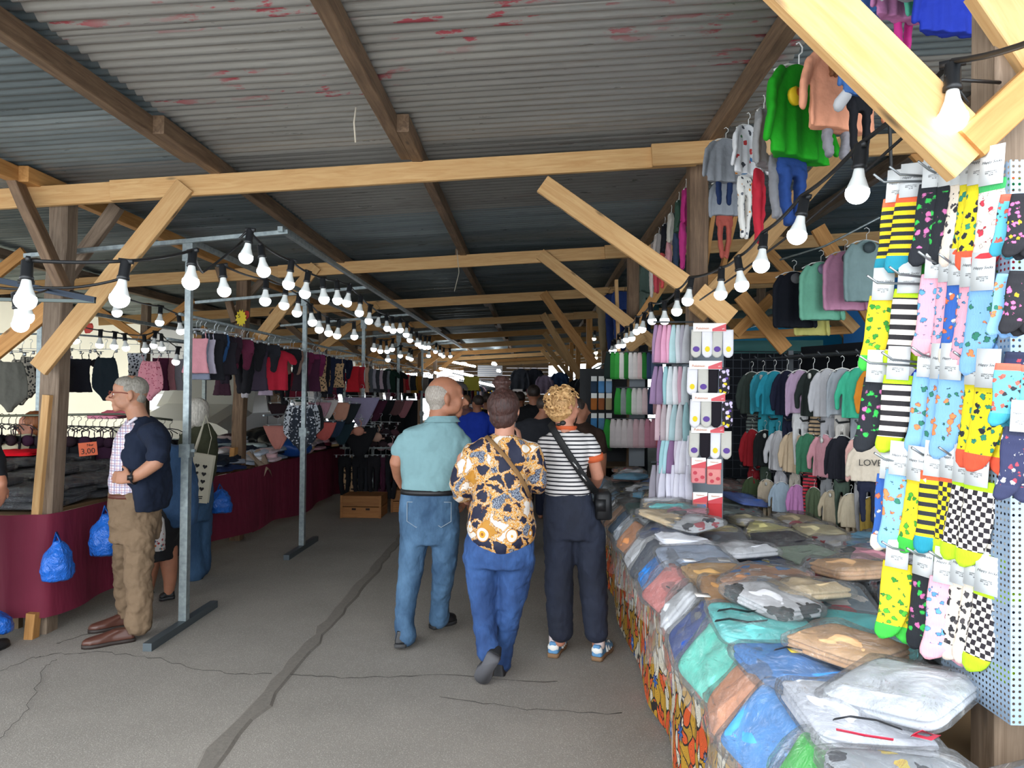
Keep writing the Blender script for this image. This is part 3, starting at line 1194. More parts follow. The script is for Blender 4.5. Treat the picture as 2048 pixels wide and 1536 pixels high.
class Person:
    def __init__(s, label, px, py, Y, cat='person', root=None):
        g = at(px, py, Y)
        s.o = Vector((g.x, Y, 0.0))
        s.r = tag(empty('person', s.o), label, cat)
        s.Y = Y
        s.S = F / Y

    def ring(s, L, Rr, y, t, dY=0.0, e=.9):
        """torso ring from its picture outline; t = half thickness in metres"""
        Yd = s.Y + dY
        a, b = at(L, y, Yd), at(Rr, y, Yd)
        return ((a + b) / 2, (b - a).length / 2, t, e)

    def p(s, px, py, dY=0.0):
        return at(px, py, s.Y + dY)

    def done(s, mb, name, mats, voxel=None, smooth=4, disp=None, disp2=None, parent=None):
        o = mb.build(name, mats, parent or s.r, org=s.o)
        if voxel:
            remesh(o, voxel, smooth, disp, disp2)
        return o

    def head(s, mb, c, face, r=.098, h=.118, nose=True, ear=True, jaw=True, tilt=0.0):
        """c centre of the skull, face = yaw angle the face looks at (0 = away down the hall)"""
        q = Matrix.Rotation(face, 3, 'Z') @ Matrix.Rotation(tilt, 3, 'X')
        c = Vector(c)
        k = h / .118
        V = lambda x, y, z: c + q @ (Vector((x, y, z)) * k)
        mb.ball(V(0, -.012, .018), (.077 * k, .096 * k, .096 * k), q, 20, 14)
        mb.ball(V(0, .022, -.02), (.066 * k, .072 * k, .09 * k), q, 18, 12)
        # forehead, cheeks, jaw, chin
        mb.ball(V(0, .055, .035), (.054 * k, .036 * k, .04 * k), q, 14, 8)
        for sx in (-1, 1):
            mb.ball(V(sx * .037, .055, -.03), (.028 * k, .028 * k, .034 * k), q, 12, 8)
            mb.ball(V(sx * .040, .018, -.060), (.030 * k, .056 * k, .036 * k), q, 12, 8)
            mb.ball(V(sx * .026, .083, .006), (.022 * k, .010 * k, .010 * k), q, 10, 6)      # brow
            if ear:
                mb.ball(V(sx * .084, -.010, -.012), (.0105 * k, .018 * k, .031 * k), q @ Matrix.Rotation(sx * .35, 3, 'Z'), 12, 8)
                mb.ball(V(sx * .077, -.004, -.036), (.008 * k, .010 * k, .012 * k), q, 10, 6)
        mb.ball(V(0, .068, -.094), (.026 * k, .022 * k, .022 * k), q, 12, 8)
        mb.ball(V(0, .083, -.066), (.024 * k, .012 * k, .007 * k), q, 12, 6)
        mb.ball(V(0, .083, -.077), (.021 * k, .012 * k, .008 * k), q, 12, 6)
        mb.limb([(V(0, .086, .008), .008 * k), (V(0, .108, -.02), .012 * k), (V(0, .118, -.037), .0145 * k)], 10)
        for sx in (-1, 1):
            mb.ball(V(sx * .013, .098, -.042), .009 * k, None, 8, 6)
        return V, q

    def eyes(s, V, q, k=1.0):
        for sx in (-1, 1):
            m = MB().ball(V(sx * .029, .083, -.004), (.0125, .010, .0085), q, 12, 8)
            s.done(m, 'eye', EYEW)
            m = MB().ball(V(sx * .029, .0915, -.004), (.0055, .003, .0055), q, 10, 6)
            s.done(m, 'iris', DARKEYE)

    def hand(s, mb, wrist, dirv, palm_n, size=1.0, curl=.5, spread=.12, thumb=1):
        """palm and five bent fingers; dirv wrist->fingers, palm_n out of the back of the hand"""
        w = Vector(wrist)
        d = Vector(dirv).normalized()
        n = Vector(palm_n)
        n = (n - d * n.dot(d)).normalized()
        x = d.cross(n)
        a = size
        secs = []
        for t_, wd, th in ((-.01, .026, .019), (.02, .033, .016), (.05, .040, .014), (.085, .041, .012), (.094, .036, .009)):
            secs.append((w + d * t_ * a, wd * a, th * a, .8))
        mb.loft(secs, 14, ux=x, uy=n)
        for i, (off, L, r0) in enumerate(((-.030, .068, .0082), (-.010, .078, .0086), (.010, .073, .0084), (.029, .056, .0074))):
            b = w + d * .082 * a + x * off * a
            dd = (d + x * off * spread * 30 * .3).normalized()
            P = [(b, r0 * a)]
            ang = 0
            for sgl in (.42, .32, .26):
                ang += curl * .85
                v = dd * math.cos(ang) - n * math.sin(ang)
                b = b + v * L * sgl * a
                P.append((b, r0 * a * (.96 - .1 * len(P) / 3)))
            mb.limb(P, 8)
        sgn = -1 * thumb
        b = w + d * .022 * a + x * sgn * .026 * a
        v1 = (d * .6 + x * sgn * .7 - n * .25).normalized()
        v2 = (d * .85 + x * sgn * .3 - n * .4).normalized()
        p1 = b + v1 * .035 * a
        p2 = p1 + v2 * .03 * a
        mb.limb([(b, .013 * a), (p1, .0105 * a), (p2, .0095 * a), (p2 + v2 * .018 * a, .008 * a)], 8)

    def shoe(s, heel, toe, mats, name='shoe', w=.047, h=.07, sole=.022, lift=0.0, up=Vector((0, 0, 1)), ankle=True):
        """heel/toe world points on the sole"""
        heel, toe = Vector(heel), Vector(toe)
        d = toe - heel
        L = d.length
        d.normalize()
        u = (up - d * up.dot(d)).normalized()
        sd = d.cross(u)
        # sole: horizontal outline rings
        out = [(0, .62), (.06, .8), (.2, .78), (.45, .74), (.68, 1.0), (.85, .92), (.95, .62), (1.0, .25)]
        m = MB()

        def ring(z, k, a0=0.0, a1=1.0):
            R_ = []
            for t_, q in out:
                R_.append(heel + d * (a0 + (a1 - a0) * t_) * L + sd * w * q * k + u * z)
            for t_, q in reversed(out):
                R_.append(heel + d * (a0 + (a1 - a0) * t_) * L - sd * w * q * k + u * z)
            return R_
        m.rings([ring(0, .96), ring(sole, 1.02)])
        so_ = s.done(m, name, mats[1] if len(mats) > 1 else mats[0])
        m = MB()
        rs = []
        for z, k, cut in ((sole, .97, 1.0), (sole + h * .35, .95, .985), (sole + h * .55, .85, .93), (sole + h * .75, .72, .72), (sole + h, .66, .5), (sole + h * 1.15, .6, .42)):
            rs.append(ring(z, k, .01, cut))
        m.rings(rs)
        up_ = s.done(m, 'upper', mats[0], .006, 5)
        up_.parent = so_
        return so_


def tarp(c):
    pass


# ---------------------------------------------------------------- man in the pale polo shirt
A = Person('balding grey-haired man in a pale turquoise polo and blue jeans walking away', 865, 1290, 4.72)
SK1 = skin_mat('b5795c', 'tanned_skin')
b = MB()
V, q = A.head(b, A.p(892, 794), R(-72), h=.138)
b.limb([(A.p(880, 815, -.01), .062, .066), (A.p(876, 842, -.03), .064, .066), (A.p(870, 862, -.02), .08)], 16)
b.loft([A.ring(825, 910, 872, .07), A.ring(818, 912, 920, .09), A.ring(815, 915, 985, .1)], 24)
# arms
b.limb([(A.p(822, 874), .035), (A.p(804, 890), .042), (A.p(793, 925, .0), .046), (A.p(797, 952, .10), .037), (A.p(806, 973, .17), .028)], 14)
A.hand(b, A.p(806, 973, .17), Vector((.3, .5, -.8)), Vector((-1, -.2, 0)), 1.0, .5, thumb=1)
b.limb([(A.p(910, 874), .035), (A.p(925, 895), .04), (A.p(928, 928, .02), .043), (A.p(926, 965, .12), .034), (A.p(925, 990, .2), .028)], 14)
A.hand(b, A.p(925, 990, .2), Vector((.1, .4, -.9)), Vector((1, -.2, 0)), 1.0, .5, thumb=-1)
b.loft([A.ring(812, 918, 985, .1), A.ring(815, 912, 1040, .1)], 20)
b.limb([(A.p(838, 1050), .06), (A.p(822, 1150), .05), (A.p(808, 1270, -.08), .036)], 12)
b.limb([(A.p(886, 1050), .06), (A.p(882, 1130), .05), (A.p(876, 1235, .15), .036)], 12)
A.done(b, 'body', SK1, .0075, 3)
A.eyes(V, q)
# hair: cropped grey ring around the bald crown
hm = MB()
hm.ball(V(0, -.033, .010), (.0965, .098, .091), q, 24, 16)
hm.ball(V(0, -.045, -.05), (.068, .055, .062), q, 20, 12)
A.done(hm, 'hair', hair_mat('8b8178', 'b5aca0', 'cropped_grey_hair', (90, 90, 40)), .006, 3, (.012, .004))
POLO = cloth('84a9ae', .9, fold=7, fs=.8, var=.16)
m = MB()
m.loft([A.ring(861, 911, 836, .060, -.02), A.ring(842, 916, 847, .085, -.02), A.ring(806, 928, 860, .10, -.02), A.ring(797, 935, 885, .115), A.ring(800, 932, 920, .12), A.ring(803, 926, 955, .12), A.ring(802, 922, 976, .125), A.ring(804, 920, 981, .12)], 32)
m.limb([(A.p(828, 868), .06), (A.p(810, 884), .064), (A.p(798, 905, .01), .062, .06)], 16)
m.limb([(A.p(908, 868), .058), (A.p(925, 886), .06), (A.p(927, 905, .01), .056)], 16)
sh = A.done(m, 'polo_shirt', POLO, .010, 4, (.16, .03), (.05, .006))
m = MB()
cpts = []
for k in range(15):
    a = PI * (.02 + .96 * k / 14) + PI
    cpts.append(A.p(885 + 27 * math.cos(a), 834 - 0 * k, -.02 + .0) + Vector((0, .075 * math.sin(a), 0)) + Vector((0, 0, .008)))
m.grid(lambda u, v: cpts[int(round(u * 14))].lerp(cpts[int(round(u * 14))] + (cpts[int(round(u * 14))] - A.p(885, 834, -.02)) * Vector((.35, .35, 0)) - Vector((0, 0, .038)), v), 14, 4)
A.done(m, 'collar', POLO, None)
m = MB()
for (c1, c2) in (((779, 893, .01), (816, 903, .0)), ((908, 902, 0), (946, 899, .01))):
    pass
JE1 = denim('30506f', '55799a', 'worn_blue_denim')
m = MB()
m.loft([A.ring(803, 917, 978, .115), A.ring(800, 918, 1000, .12), A.ring(798, 919, 1040, .125), A.ring(800, 918, 1070, .12), A.ring(806, 912, 1085, .11)], 28)
m.limb([(A.p(832, 1060), .095, .11), (A.p(826, 1100), .088), (A.p(820, 1150), .078), (A.p(812, 1200, -.03), .066), (A.p(809, 1250, -.06), .062), (A.p(812, 1276, -.08), .068)], 20)
m.limb([(A.p(888, 1060), .095, .11), (A.p(890, 1100), .086), (A.p(887, 1150, .03), .074), (A.p(880, 1200, .1), .062), (A.p(878, 1240, .15), .068)], 20)
je = A.done(m, 'jeans', JE1, .010, 4, (.07, .018), (.03, .006))
m = MB()
m.loft([A.ring(802, 918, 977, .122), A.ring(801, 918.5, 987, .125)], 32)
A.done(m, 'belt', plain('16171b', .5))
for cx in (832, 882):
    m = MB()
    w_ = 19 / A.S
    pc = A.p(cx, 1028, -.131)
    pts = [(-w_, .07), (w_, .07), (w_, -.05), (0, -.085), (-w_, -.05), (-w_, .07)]
    m.tube([pc + Vector((x, .012 + abs(x) * .25, z)) for x, z in pts], .0035, 5)
    A.done(m, 'pocket_seam', plain('7f8f9d', .8))
A.shoe(A.p(800, 1300, -.15) + Vector((0, 0, .01)), A.p(806, 1284, .08), [plain('17181b', .45), plain('3a3a3b', .7)])
A.shoe(A.p(862, 1258, .12), A.p(912, 1243, .24), [plain('131417', .4), plain('1d1d1f', .7)])

# ---------------------------------------------------------------- woman in the printed blouse
B = Person('dark-haired woman with a bun in a black, gold and white printed blouse', 985, 1365, 4.2)
SK2 = skin_mat('c98e74')
b = MB()
V, q = B.head(b, B.p(1008, 818), R(-8), h=.115)
b.limb([(B.p(1010, 840, -.01), .056), (B.p(1009, 868, -.02), .056), (B.p(1008, 888, -.01), .09, .07)], 16)
b.loft([B.ring(950, 1060, 900, .07), B.ring(955, 1055, 960, .1), B.ring(950, 1060, 1030, .11), B.ring(945, 1060, 1090, .11)], 24)
b.limb([(B.p(930, 915), .045), (B.p(918, 965), .04), (B.p(935, 1000, .18), .03), (B.p(945, 1005, .28), .024)], 12)
B.hand(b, B.p(945, 1005, .28), Vector((.4, .8, .2)), Vector((0, 0, 1)), .92, .5)
b.limb([(B.p(1068, 910), .045), (B.p(1076, 960), .04), (B.p(1056, 925, .22), .03), (B.p(1040, 885, .26), .024)], 12)
B.hand(b, B.p(1040, 888, .26), Vector((-.15, .1, 1)), Vector((1, -.2, 0)), .9, .55, thumb=-1)
b.limb([(B.p(968, 1080), .08), (B.p(968, 1200), .05), (B.p(975, 1310, -.1), .035)], 12)
b.limb([(B.p(1030, 1080), .08), (B.p(1016, 1200), .05), (B.p(1004, 1330, .1), .035)], 12)
B.done(b, 'body', SK2, .0075, 3)
B.eyes(V, q)
HB = hair_mat('2a1714', '4a2b24', 'dark_brown_hair', (80, 80, 6))
m = MB()
m.ball(V(0, -.022, .022), (.092, .100, .100), q, 24, 16)
m.ball(V(0, -.045, -.035), (.078, .06, .085), q, 20, 12)
m.ball(V(.045, .0, -.01), (.045, .055, .07), q, 16, 10)
m.ball(V(-.045, .0, -.01), (.045, .055, .07), q, 16, 10)
rr = random.Random(2)
for k in range(26):
    a = rr.uniform(0, 6.28)
    m.limb([(V(.06 * math.cos(a), -.06, .05 + .05 * math.sin(a)), .006), (V(.03 * math.cos(a), -.09, .08), .006), (V(0, -.06, .13), .005)], 6)
m.ball(V(-.01, -.03, .150), (.05, .045, .04), q, 16, 10)
for k in range(14):
    a = k / 14 * 6.28
    m.limb([(V(-.01 + .034 * math.cos(a), -.03 + .03 * math.sin(a), .135), .012), (V(-.01 + .048 * math.cos(a + .6), -.03 + .042 * math.sin(a + .6), .155), .013), (V(-.01 + .02 * math.cos(a + 1.2), -.03 + .02 * math.sin(a + 1.2), .185), .010)], 6)
B.done(m, 'hair', HB, .006, 2, (.02, .010))


def blouse_mat():
    t = NT('baroque_print')
    v = t.co()
    n1 = t.n('ShaderNodeTexNoise')
    n1.inputs['Scale'].default_value = 7
    n1.inputs['Detail'].default_value = 2
    t.l(v, n1.inputs['Vector'])
    mul = t.n('ShaderNodeVectorMath', operation='SCALE')
    mul.inputs['Scale'].default_value = .17
    t.l(n1.outputs[1], mul.inputs[0])
    add = t.n('ShaderNodeVectorMath', operation='ADD')
    t.l(v, add.inputs[0])
    t.l(mul.outputs[0], add.inputs[1])
    vo = t.n('ShaderNodeTexVoronoi')
    vo.inputs['Scale'].default_value = 12.5
    t.l(add.outputs[0], vo.inputs['Vector'])
    s = t.sep(vo.outputs[1])
    col = t.ramp(s[0], [(0, '141a35'), (.40, 'd9d1c8'), (.60, '141a35'), (.76, 'b9822c'), (.80, '8f97a3'), (.92, 'd9d1c8')], True)
    # grey dotted patches
    dn, _ = t.noise(v, 180, 2)
    grey = t.math('MULTIPLY', t.math('GREATER_THAN', s[0], .80), t.math('LESS_THAN', s[0], .92))
    col = t.mix(t.math('MULTIPLY', grey, t.math('GREATER_THAN', dn, .5)), col, '26304a')
    ve = t.n('ShaderNodeTexVoronoi', feature='DISTANCE_TO_EDGE')
    ve.inputs['Scale'].default_value = 12.5
    t.l(add.outputs[0], ve.inputs['Vector'])
    gw, _ = t.noise(v, 32, 2, .5, 1.5)
    thr = t.math('MULTIPLY_ADD', gw, .34, -.06)
    gold = t.math('LESS_THAN', ve.outputs[0], thr)
    fine, _ = t.noise(v, 75, 2, .5, 2.0)
    gc = t.ramp(fine, [(.38, 'b87417'), (.50, 'd39c3c'), (.58, 'dfd3c0'), (.64, '5b3412')])
    col = t.mix(gold, col, gc)
    edge = t.math('MULTIPLY', gold, t.math('GREATER_THAN', ve.outputs[0], t.math('ADD', thr, -.02)))
    col = t.mix(edge, col, '6b3a12')
    # egg-like flowers
    v2 = t.n('ShaderNodeTexVoronoi')
    v2.inputs['Scale'].default_value = 7.5
    t.l(v, v2.inputs['Vector'])
    sel = t.math('GREATER_THAN', t.sep(v2.outputs[1])[0], .35)
    c1 = t.ramp(v2.outputs[0], [(0, '9a5a14'), (.07, 'd89a2c'), (.15, 'dcd5ca'), (.27, 'b87a22'), (.31, '141a35')], True)
    col = t.mix(t.math('MULTIPLY', sel, t.math('LESS_THAN', v2.outputs[0], .31)), col, c1)
    t.base(col).rough(.7)
    h, _ = t.noise(v, 9, 3)
    t.bump(h, .3, .03)
    return t.m


BL = blouse_mat()
m = MB()
m.loft([B.ring(990, 1028, 868, .05, -.02), B.ring(965, 1048, 878, .075, -.01), B.ring(946, 1066, 890, .095), B.ring(938, 1070, 910, .11), B.ring(944, 1062, 950, .125), B.ring(944, 1064, 1000, .14), B.ring(934, 1070, 1045, .165), B.ring(936, 1068, 1080, .17), B.ring(955, 1050, 1098, .15), B.ring(975, 1030, 1104, .12)], 36)
m.limb([(B.p(948, 905), .07), (B.p(932, 940), .072), (B.p(922, 970, .02), .07), (B.p(926, 990, .08), .058)], 18)
m.limb([(B.p(1060, 900), .065), (B.p(1072, 930), .064), (B.p(1076, 962, .03), .06), (B.p(1074, 975, .08), .05)], 18)
B.done(m, 'blouse', BL, .010, 4, (.12, .03), (.05, .008))
JE2 = denim('1f3f72', '3a62a0', 'bright_blue_denim')
m = MB()
m.loft([B.ring(942, 1060, 1050, .13), B.ring(930, 1068, 1080, .15), B.ring(927, 1070, 1105, .15), B.ring(930, 1068, 1130, .14)], 28)
m.limb([(B.p(964, 1110), .105, .12), (B.p(964, 1150), .095), (B.p(966, 1200), .077), (B.p(969, 1240, -.02), .066), (B.p(974, 1285, -.08), .062), (B.p(977, 1308, -.1), .064)], 20)
m.limb([(B.p(1034, 1110), .10, .12), (B.p(1031, 1150), .093), (B.p(1024, 1200), .076), (B.p(1016, 1245, .03), .064), (B.p(1008, 1290, .08), .056), (B.p(1003, 1330, .1), .056)], 20)
B.done(m, 'jeans', JE2, .010, 4, (.06, .02), (.025, .006))
# lifted heel: the sole faces the camera
m = MB()
B.shoe(B.p(986, 1316, -.20), B.p(958, 1366, -.10), [plain('1c1d20', .6), plain('55555a', .85)], w=.05, h=.06, sole=.035, up=Vector((.2, 1, .25)))
B.shoe(B.p(996, 1366, .02), B.p(1012, 1352, .24), [plain('1a1b1f', .6), plain('242529', .7)])
# strap
m = MB()
sp = [B.p(972, 872, -.085), B.p(990, 890, -.125), B.p(1012, 915, -.14), B.p(1035, 945, -.14), B.p(1052, 975, -.115), B.p(1062, 1000, -.04)]
m.tube(sp, [(.013, .003)] * 6, 8)
B.done(m, 'bag_strap', cloth('8d6a44'))
ph = MB().box(B.p(1026, 860, .33), (.012, .07, .15), Matrix.Rotation(.3, 3, 'Z'))
phn = ph.build('mobile_phone', plain('101216', .3), None, False)
me_o = B.p(1026, 860, .33)
tag(phn, 'black mobile phone held up by the woman in the printed blouse', 'phone')

# ---------------------------------------------------------------- woman in the striped shirt
Cc = Person('woman with curly blonde hair in a black and white striped shirt', 1150, 1300, 4.55)
SK3 = skin_mat('c98a70')
b = MB()
V, q = Cc.head(b, Cc.p(1128, 812), R(-52), h=.113)
b.limb([(Cc.p(1126, 832, -.01), .054), (Cc.p(1130, 855, -.02), .055), (Cc.p(1132, 870), .08, .065)], 16)
b.loft([Cc.ring(1095, 1175, 880, .07), Cc.ring(1098, 1168, 930, .09), Cc.ring(1095, 1175, 985, .1), Cc.ring(1093, 1190, 1050, .1)], 24)
b.limb([(Cc.p(1176, 895), .033), (Cc.p(1188, 922), .040), (Cc.p(1195, 952, .02), .040), (Cc.p(1192, 968, .10), .034), (Cc.p(1172, 962, .24), .026)], 12)
Cc.hand(b, Cc.p(1172, 962, .24), Vector((-.5, .8, .1)), Vector((.3, 0, 1)), .9, .5)
b.limb([(Cc.p(1090, 890), .043), (Cc.p(1082, 925), .040), (Cc.p(1078, 955, .03), .036), (Cc.p(1090, 965, .16), .028)], 12)
Cc.hand(b, Cc.p(1090, 965, .16), Vector((.5, .8, .1)), Vector((-.3, 0, 1)), .9, .5)
b.limb([(Cc.p(1120, 1050), .08), (Cc.p(1119, 1150), .05), (Cc.p(1120, 1285), .034)], 12)
b.limb([(Cc.p(1178, 1050), .08), (Cc.p(1190, 1150), .05), (Cc.p(1195, 1290, .0), .034)], 12)
Cc.done(b, 'body', SK3, .0075, 3)
Cc.eyes(V, q)
HC = hair_mat('9a6d3c', 'dbb27a', 'blonde_curls', (35, 35, 35))
m = MB()
m.ball(V(0, -.02, .025), (.082, .092, .088), q, 20, 14)
m.ball(V(0, -.045, -.02), (.082, .06, .085), q, 20, 12)
rr = random.Random(4)
for k in range(210):
    th = rr.uniform(0, 6.28)
    zz = rr.uniform(-.75, 1)
    if zz < .2 and math.sin(th) > .1:
        continue
    rad = math.sqrt(max(0, 1 - zz * zz))
    cx, cyy, cz = .098 * rad * math.cos(th), -.02 + .112 * rad * math.sin(th), .02 + .108 * zz
    P = []
    t1 = Vector((-math.sin(th), math.cos(th), rr.uniform(-.6, .6))).normalized()
    nn = Vector((cx, cyy + .02, cz)).normalized()
    bb = nn.cross(t1)
    r_ = rr.uniform(.010, .017)
    for j in range(7):
        a = j / 6 * 5.2
        P.append((V(*(Vector((cx, cyy, cz)) + t1 * r_ * math.cos(a) + bb * r_ * math.sin(a) + nn * .002 * j)), .0042))
    m.limb(P, 6)
Cc.done(m, 'hair', HC, .0045, 1)


def stripes_mat(c1, c2, per, duty, axis=2, name='stripes', rough=.85, fold=9):
    k = ('st', c1, c2, per, duty, axis)
    if k in MC:
        return MC[k]
    t = NT(name)
    v = t.co()
    z = t.sep(v)[axis]
    fr = t.math('FRACT', t.math('ADD', t.math('DIVIDE', z, per), 100.0))
    t.base(t.mix(t.math('LESS_THAN', fr, duty), c1, c2)).rough(rough)
    h, _ = t.noise(v, fold, 3)
    t.bump(h, .3, .03)
    MC[k] = t.m
    return t.m


STR_M = stripes_mat('d6d2d0', '1b1b24', .0245, .36)
m = MB()
m.loft([Cc.ring(1108, 1152, 858, .055, -.01), Cc.ring(1092, 1172, 870, .08), Cc.ring(1085, 1184, 884, .1), Cc.ring(1088, 1176, 920, .11), Cc.ring(1090, 1172, 955, .11), Cc.ring(1089, 1180, 982, .12), Cc.ring(1090, 1181, 988, .115)], 32)
m.limb([(Cc.p(1172, 882), .058), (Cc.p(1184, 900), .056), (Cc.p(1188, 916, .005), .054)], 16)
m.limb([(Cc.p(1096, 884), .055), (Cc.p(1086, 905), .053), (Cc.p(1083, 920, .01), .05)], 16)
Cc.done(m, 'striped_shirt', STR_M, .009, 4, (.10, .02), (.04, .005))
OR = cloth('d4633a')
m = MB()
cp = []
for k in range(17):
    a = 2 * PI * k / 16
    cp.append(Cc.p(1130, 856, -.01) + Vector((.062 * math.cos(a), .058 * math.sin(a), .0)))
m.tube(cp, [(.016, .009)] * 17, 8)
Cc.done(m, 'neck_trim', OR)
for (a_, b_) in (((1187.5, 909, .0), (1190, 921, .005)), ((1083.5, 913, .01), (1082, 924, .01))):
    m = MB()
    m.tube([Cc.p(*a_), Cc.p(*b_)], [.0565, .0555], 20)
    Cc.done(m, 'sleeve_trim', OR)
DK = denim('161b2a', '252c40', 'dark_indigo_cloth')
m = MB()
m.loft([Cc.ring(1091, 1180, 982, .11), Cc.ring(1088, 1192, 1010, .12), Cc.ring(1087, 1203, 1045, .125), Cc.ring(1088, 1208, 1075, .12)], 28)
m.limb([(Cc.p(1119, 1060), .095, .11), (Cc.p(1118, 1110), .09), (Cc.p(1118, 1180), .086), (Cc.p(1120, 1240), .078), (Cc.p(1121, 1268), .072)], 20)
m.limb([(Cc.p(1177, 1060), .095, .11), (Cc.p(1182, 1110), .092), (Cc.p(1187, 1180), .086), (Cc.p(1191, 1240), .076), (Cc.p(1193, 1270), .07)], 20)
Cc.done(m, 'trousers', DK, .010, 4, (.08, .02), (.03, .005))
m = MB()
m.tube([Cc.p(1100, 846, -.03), Cc.p(1108, 862, -.105), Cc.p(1125, 890, -.13), Cc.p(1150, 928, -.135), Cc.p(1170, 958, -.125), Cc.p(1192, 985, -.06)], [(.022, .004)] * 6, 8)
Cc.done(m, 'bag_strap', plain('0f0f12', .7))
m = MB().box(Cc.p(1151, 931, -.142), (.05, .006, .008), Matrix.Rotation(.9, 3, 'Y')).box(Cc.p(1168, 956, -.135), (.05, .006, .008), Matrix.Rotation(.9, 3, 'Y'))
Cc.done(m, 'strap_buckle', plain('c9c9c9', .3, .8), None)
m = MB()
m.ball(Cc.p(1126, 846, -.065), (.02, .012, .016), None, 10, 6)
m.ball(Cc.p(1118, 849, -.06), (.016, .010, .009), None, 10, 6)
Cc.done(m, 'necklace_tie', plain('151515', .6))
m = MB()
g = Cc.p(1205, 1006, .0)
m.loft([(g + Vector((0, 0, -.09)), .05, .085), (g + Vector((0, 0, -.08)), .056, .095), (g + Vector((0, 0, .06)), .05, .09), (g + Vector((0, 0, .08)), .035, .07)], 20, e=.5)
m.box(g + Vector((-.02, -.1, .0)), (.06, .02, .07))
bg_ = m.build('shoulder_bag', plain('101114', .5), None, org=g)
bg_.location = g
tag(bg_, 'small black shoulder bag at the hip of the striped-shirt woman', 'bag')
SW = [plain('5f93c0', .8), plain('8a6b4d', .8)]
for hp, tp in (((1105, 1296, -.02), (1122, 1283, .2)), ((1192, 1310, -.06), (1215, 1299, .16))):
    h_, t_ = Cc.p(*hp), Cc.p(*tp)
    h_.z = t_.z = .003
    t_ = h_ + (t_ - h_).normalized() * .27
    so_ = Cc.shoe(h_, t_, SW, 'sneaker', w=.045, h=.062)
    d_ = (t_ - h_).normalized()
    wt = Cc.done(MB().ball(h_ + d_ * .02 + Vector((0, 0, .06)), (.036, .022, .03), Matrix.Rotation(math.atan2(d_.y, d_.x) - PI / 2, 3, 'Z'), 14, 8), 'heel_tab', WHITEP)
    wt.parent = so_
    for k in range(3):
        wt = Cc.done(MB().tube([h_ + d_ * (.09 + k * .035) + Vector((.043, 0, .03)), h_ + d_ * (.11 + k * .035) + Vector((.02, 0, .075))], .008, 6), 'white_stripe', WHITEP)
        wt.parent = so_
    Cc.done(MB().limb([(h_ + d_ * .06 + Vector((0, 0, .07)), .036), (h_ + d_ * .055 + Vector((0, 0, .13)), .036)], 14), 'sock', cloth('e6d6d4'))
# ---------------------------------------------------------------- elderly man at the left
D = Person('grey-haired man with glasses, navy cardigan over a checked shirt, hand on his hip', 262, 1280, 4.76)
b = MB()
FY = R(62)          # he looks to the left and slightly back to the camera
V, q = D.head(b, D.p(258, 787), R(118), h=.124)
b.limb([(D.p(268, 812), .06, .064), (D.p(276, 835, .02), .064), (D.p(282, 855, .03), .09)], 16)
b.loft([D.ring(252, 308, 868, .13, .02), D.ring(246, 306, 920, .13, .02), D.ring(240, 300, 990, .12, .02)], 24)
# near (left) arm: elbow out, hand on the stomach
b.limb([(D.p(308, 868, -.12), .052), (D.p(318, 908, -.19), .048), (D.p(312, 925, -.2), .047), (D.p(285, 945, -.22), .040), (D.p(262, 958, -.2), .031)], 14)
D.hand(b, D.p(262, 957, -.2), Vector((-1, .1, .06)), Vector((0, -1, .1)), 1.05, .35, spread=.22, thumb=-1)
b.limb([(D.p(262, 868, .2), .05), (D.p(256, 930, .24), .04), (D.p(262, 985, .2), .03)], 12)
D.hand(b, D.p(262, 985, .2), Vector((.1, 0, -1)), Vector((1, 0, 0)), 1, .4)
b.limb([(D.p(276, 1050, -.0), .06), (D.p(280, 1160, -.08), .045), (D.p(282, 1245, -.08), .036)], 12)
b.limb([(D.p(258, 1050, .08), .06), (D.p(254, 1140, .14), .045), (D.p(258, 1230, .2), .036)], 12)
D.done(b, 'body', skin_mat('b98468', 'weathered_skin'), .0075, 3)
D.eyes(V, q)
m = MB()
m.ball(V(0, -.03, .035), (.084, .088, .078), q, 24, 16)
m.ball(V(0, .01, .062), (.074, .075, .05), q, 20, 12)
m.ball(V(0, -.055, -.02), (.068, .045, .06), q, 16, 10)
for sx in (-1, 1):
    m.ball(V(sx * .062, .0, .03), (.022, .035, .03), q, 12, 8)
D.done(m, 'hair', hair_mat('6f6a5f', '9a948a', 'grey_combed_hair', (70, 70, 20)), .006, 3, (.012, .005))
FR_ = plain('7a2f24', .35)
m = MB()
for sx in (-1, 1):
    pts = []
    for k in range(21):
        a = 2 * PI * k / 20
        ca, sa = math.cos(a), math.sin(a)
        pts.append(V(sx * .034 + .030 * math.copysign(abs(ca) ** .6, ca), .107 - .02 * abs(ca) * (1 if ca * sx > 0 else 0), -.006 + .020 * math.copysign(abs(sa) ** .6, sa)))
    m.tube(pts, .0026, 6)
    m.tube([V(sx * .066, .09, .006), V(sx * .078, .04, .006), V(sx * .082, -.01, -.002)], .0028, 6)
m.tube([V(-.006, .108, .0), V(0, .112, .003), V(.006, .108, 0)], .0026, 6)
D.done(m, 'glasses', FR_)


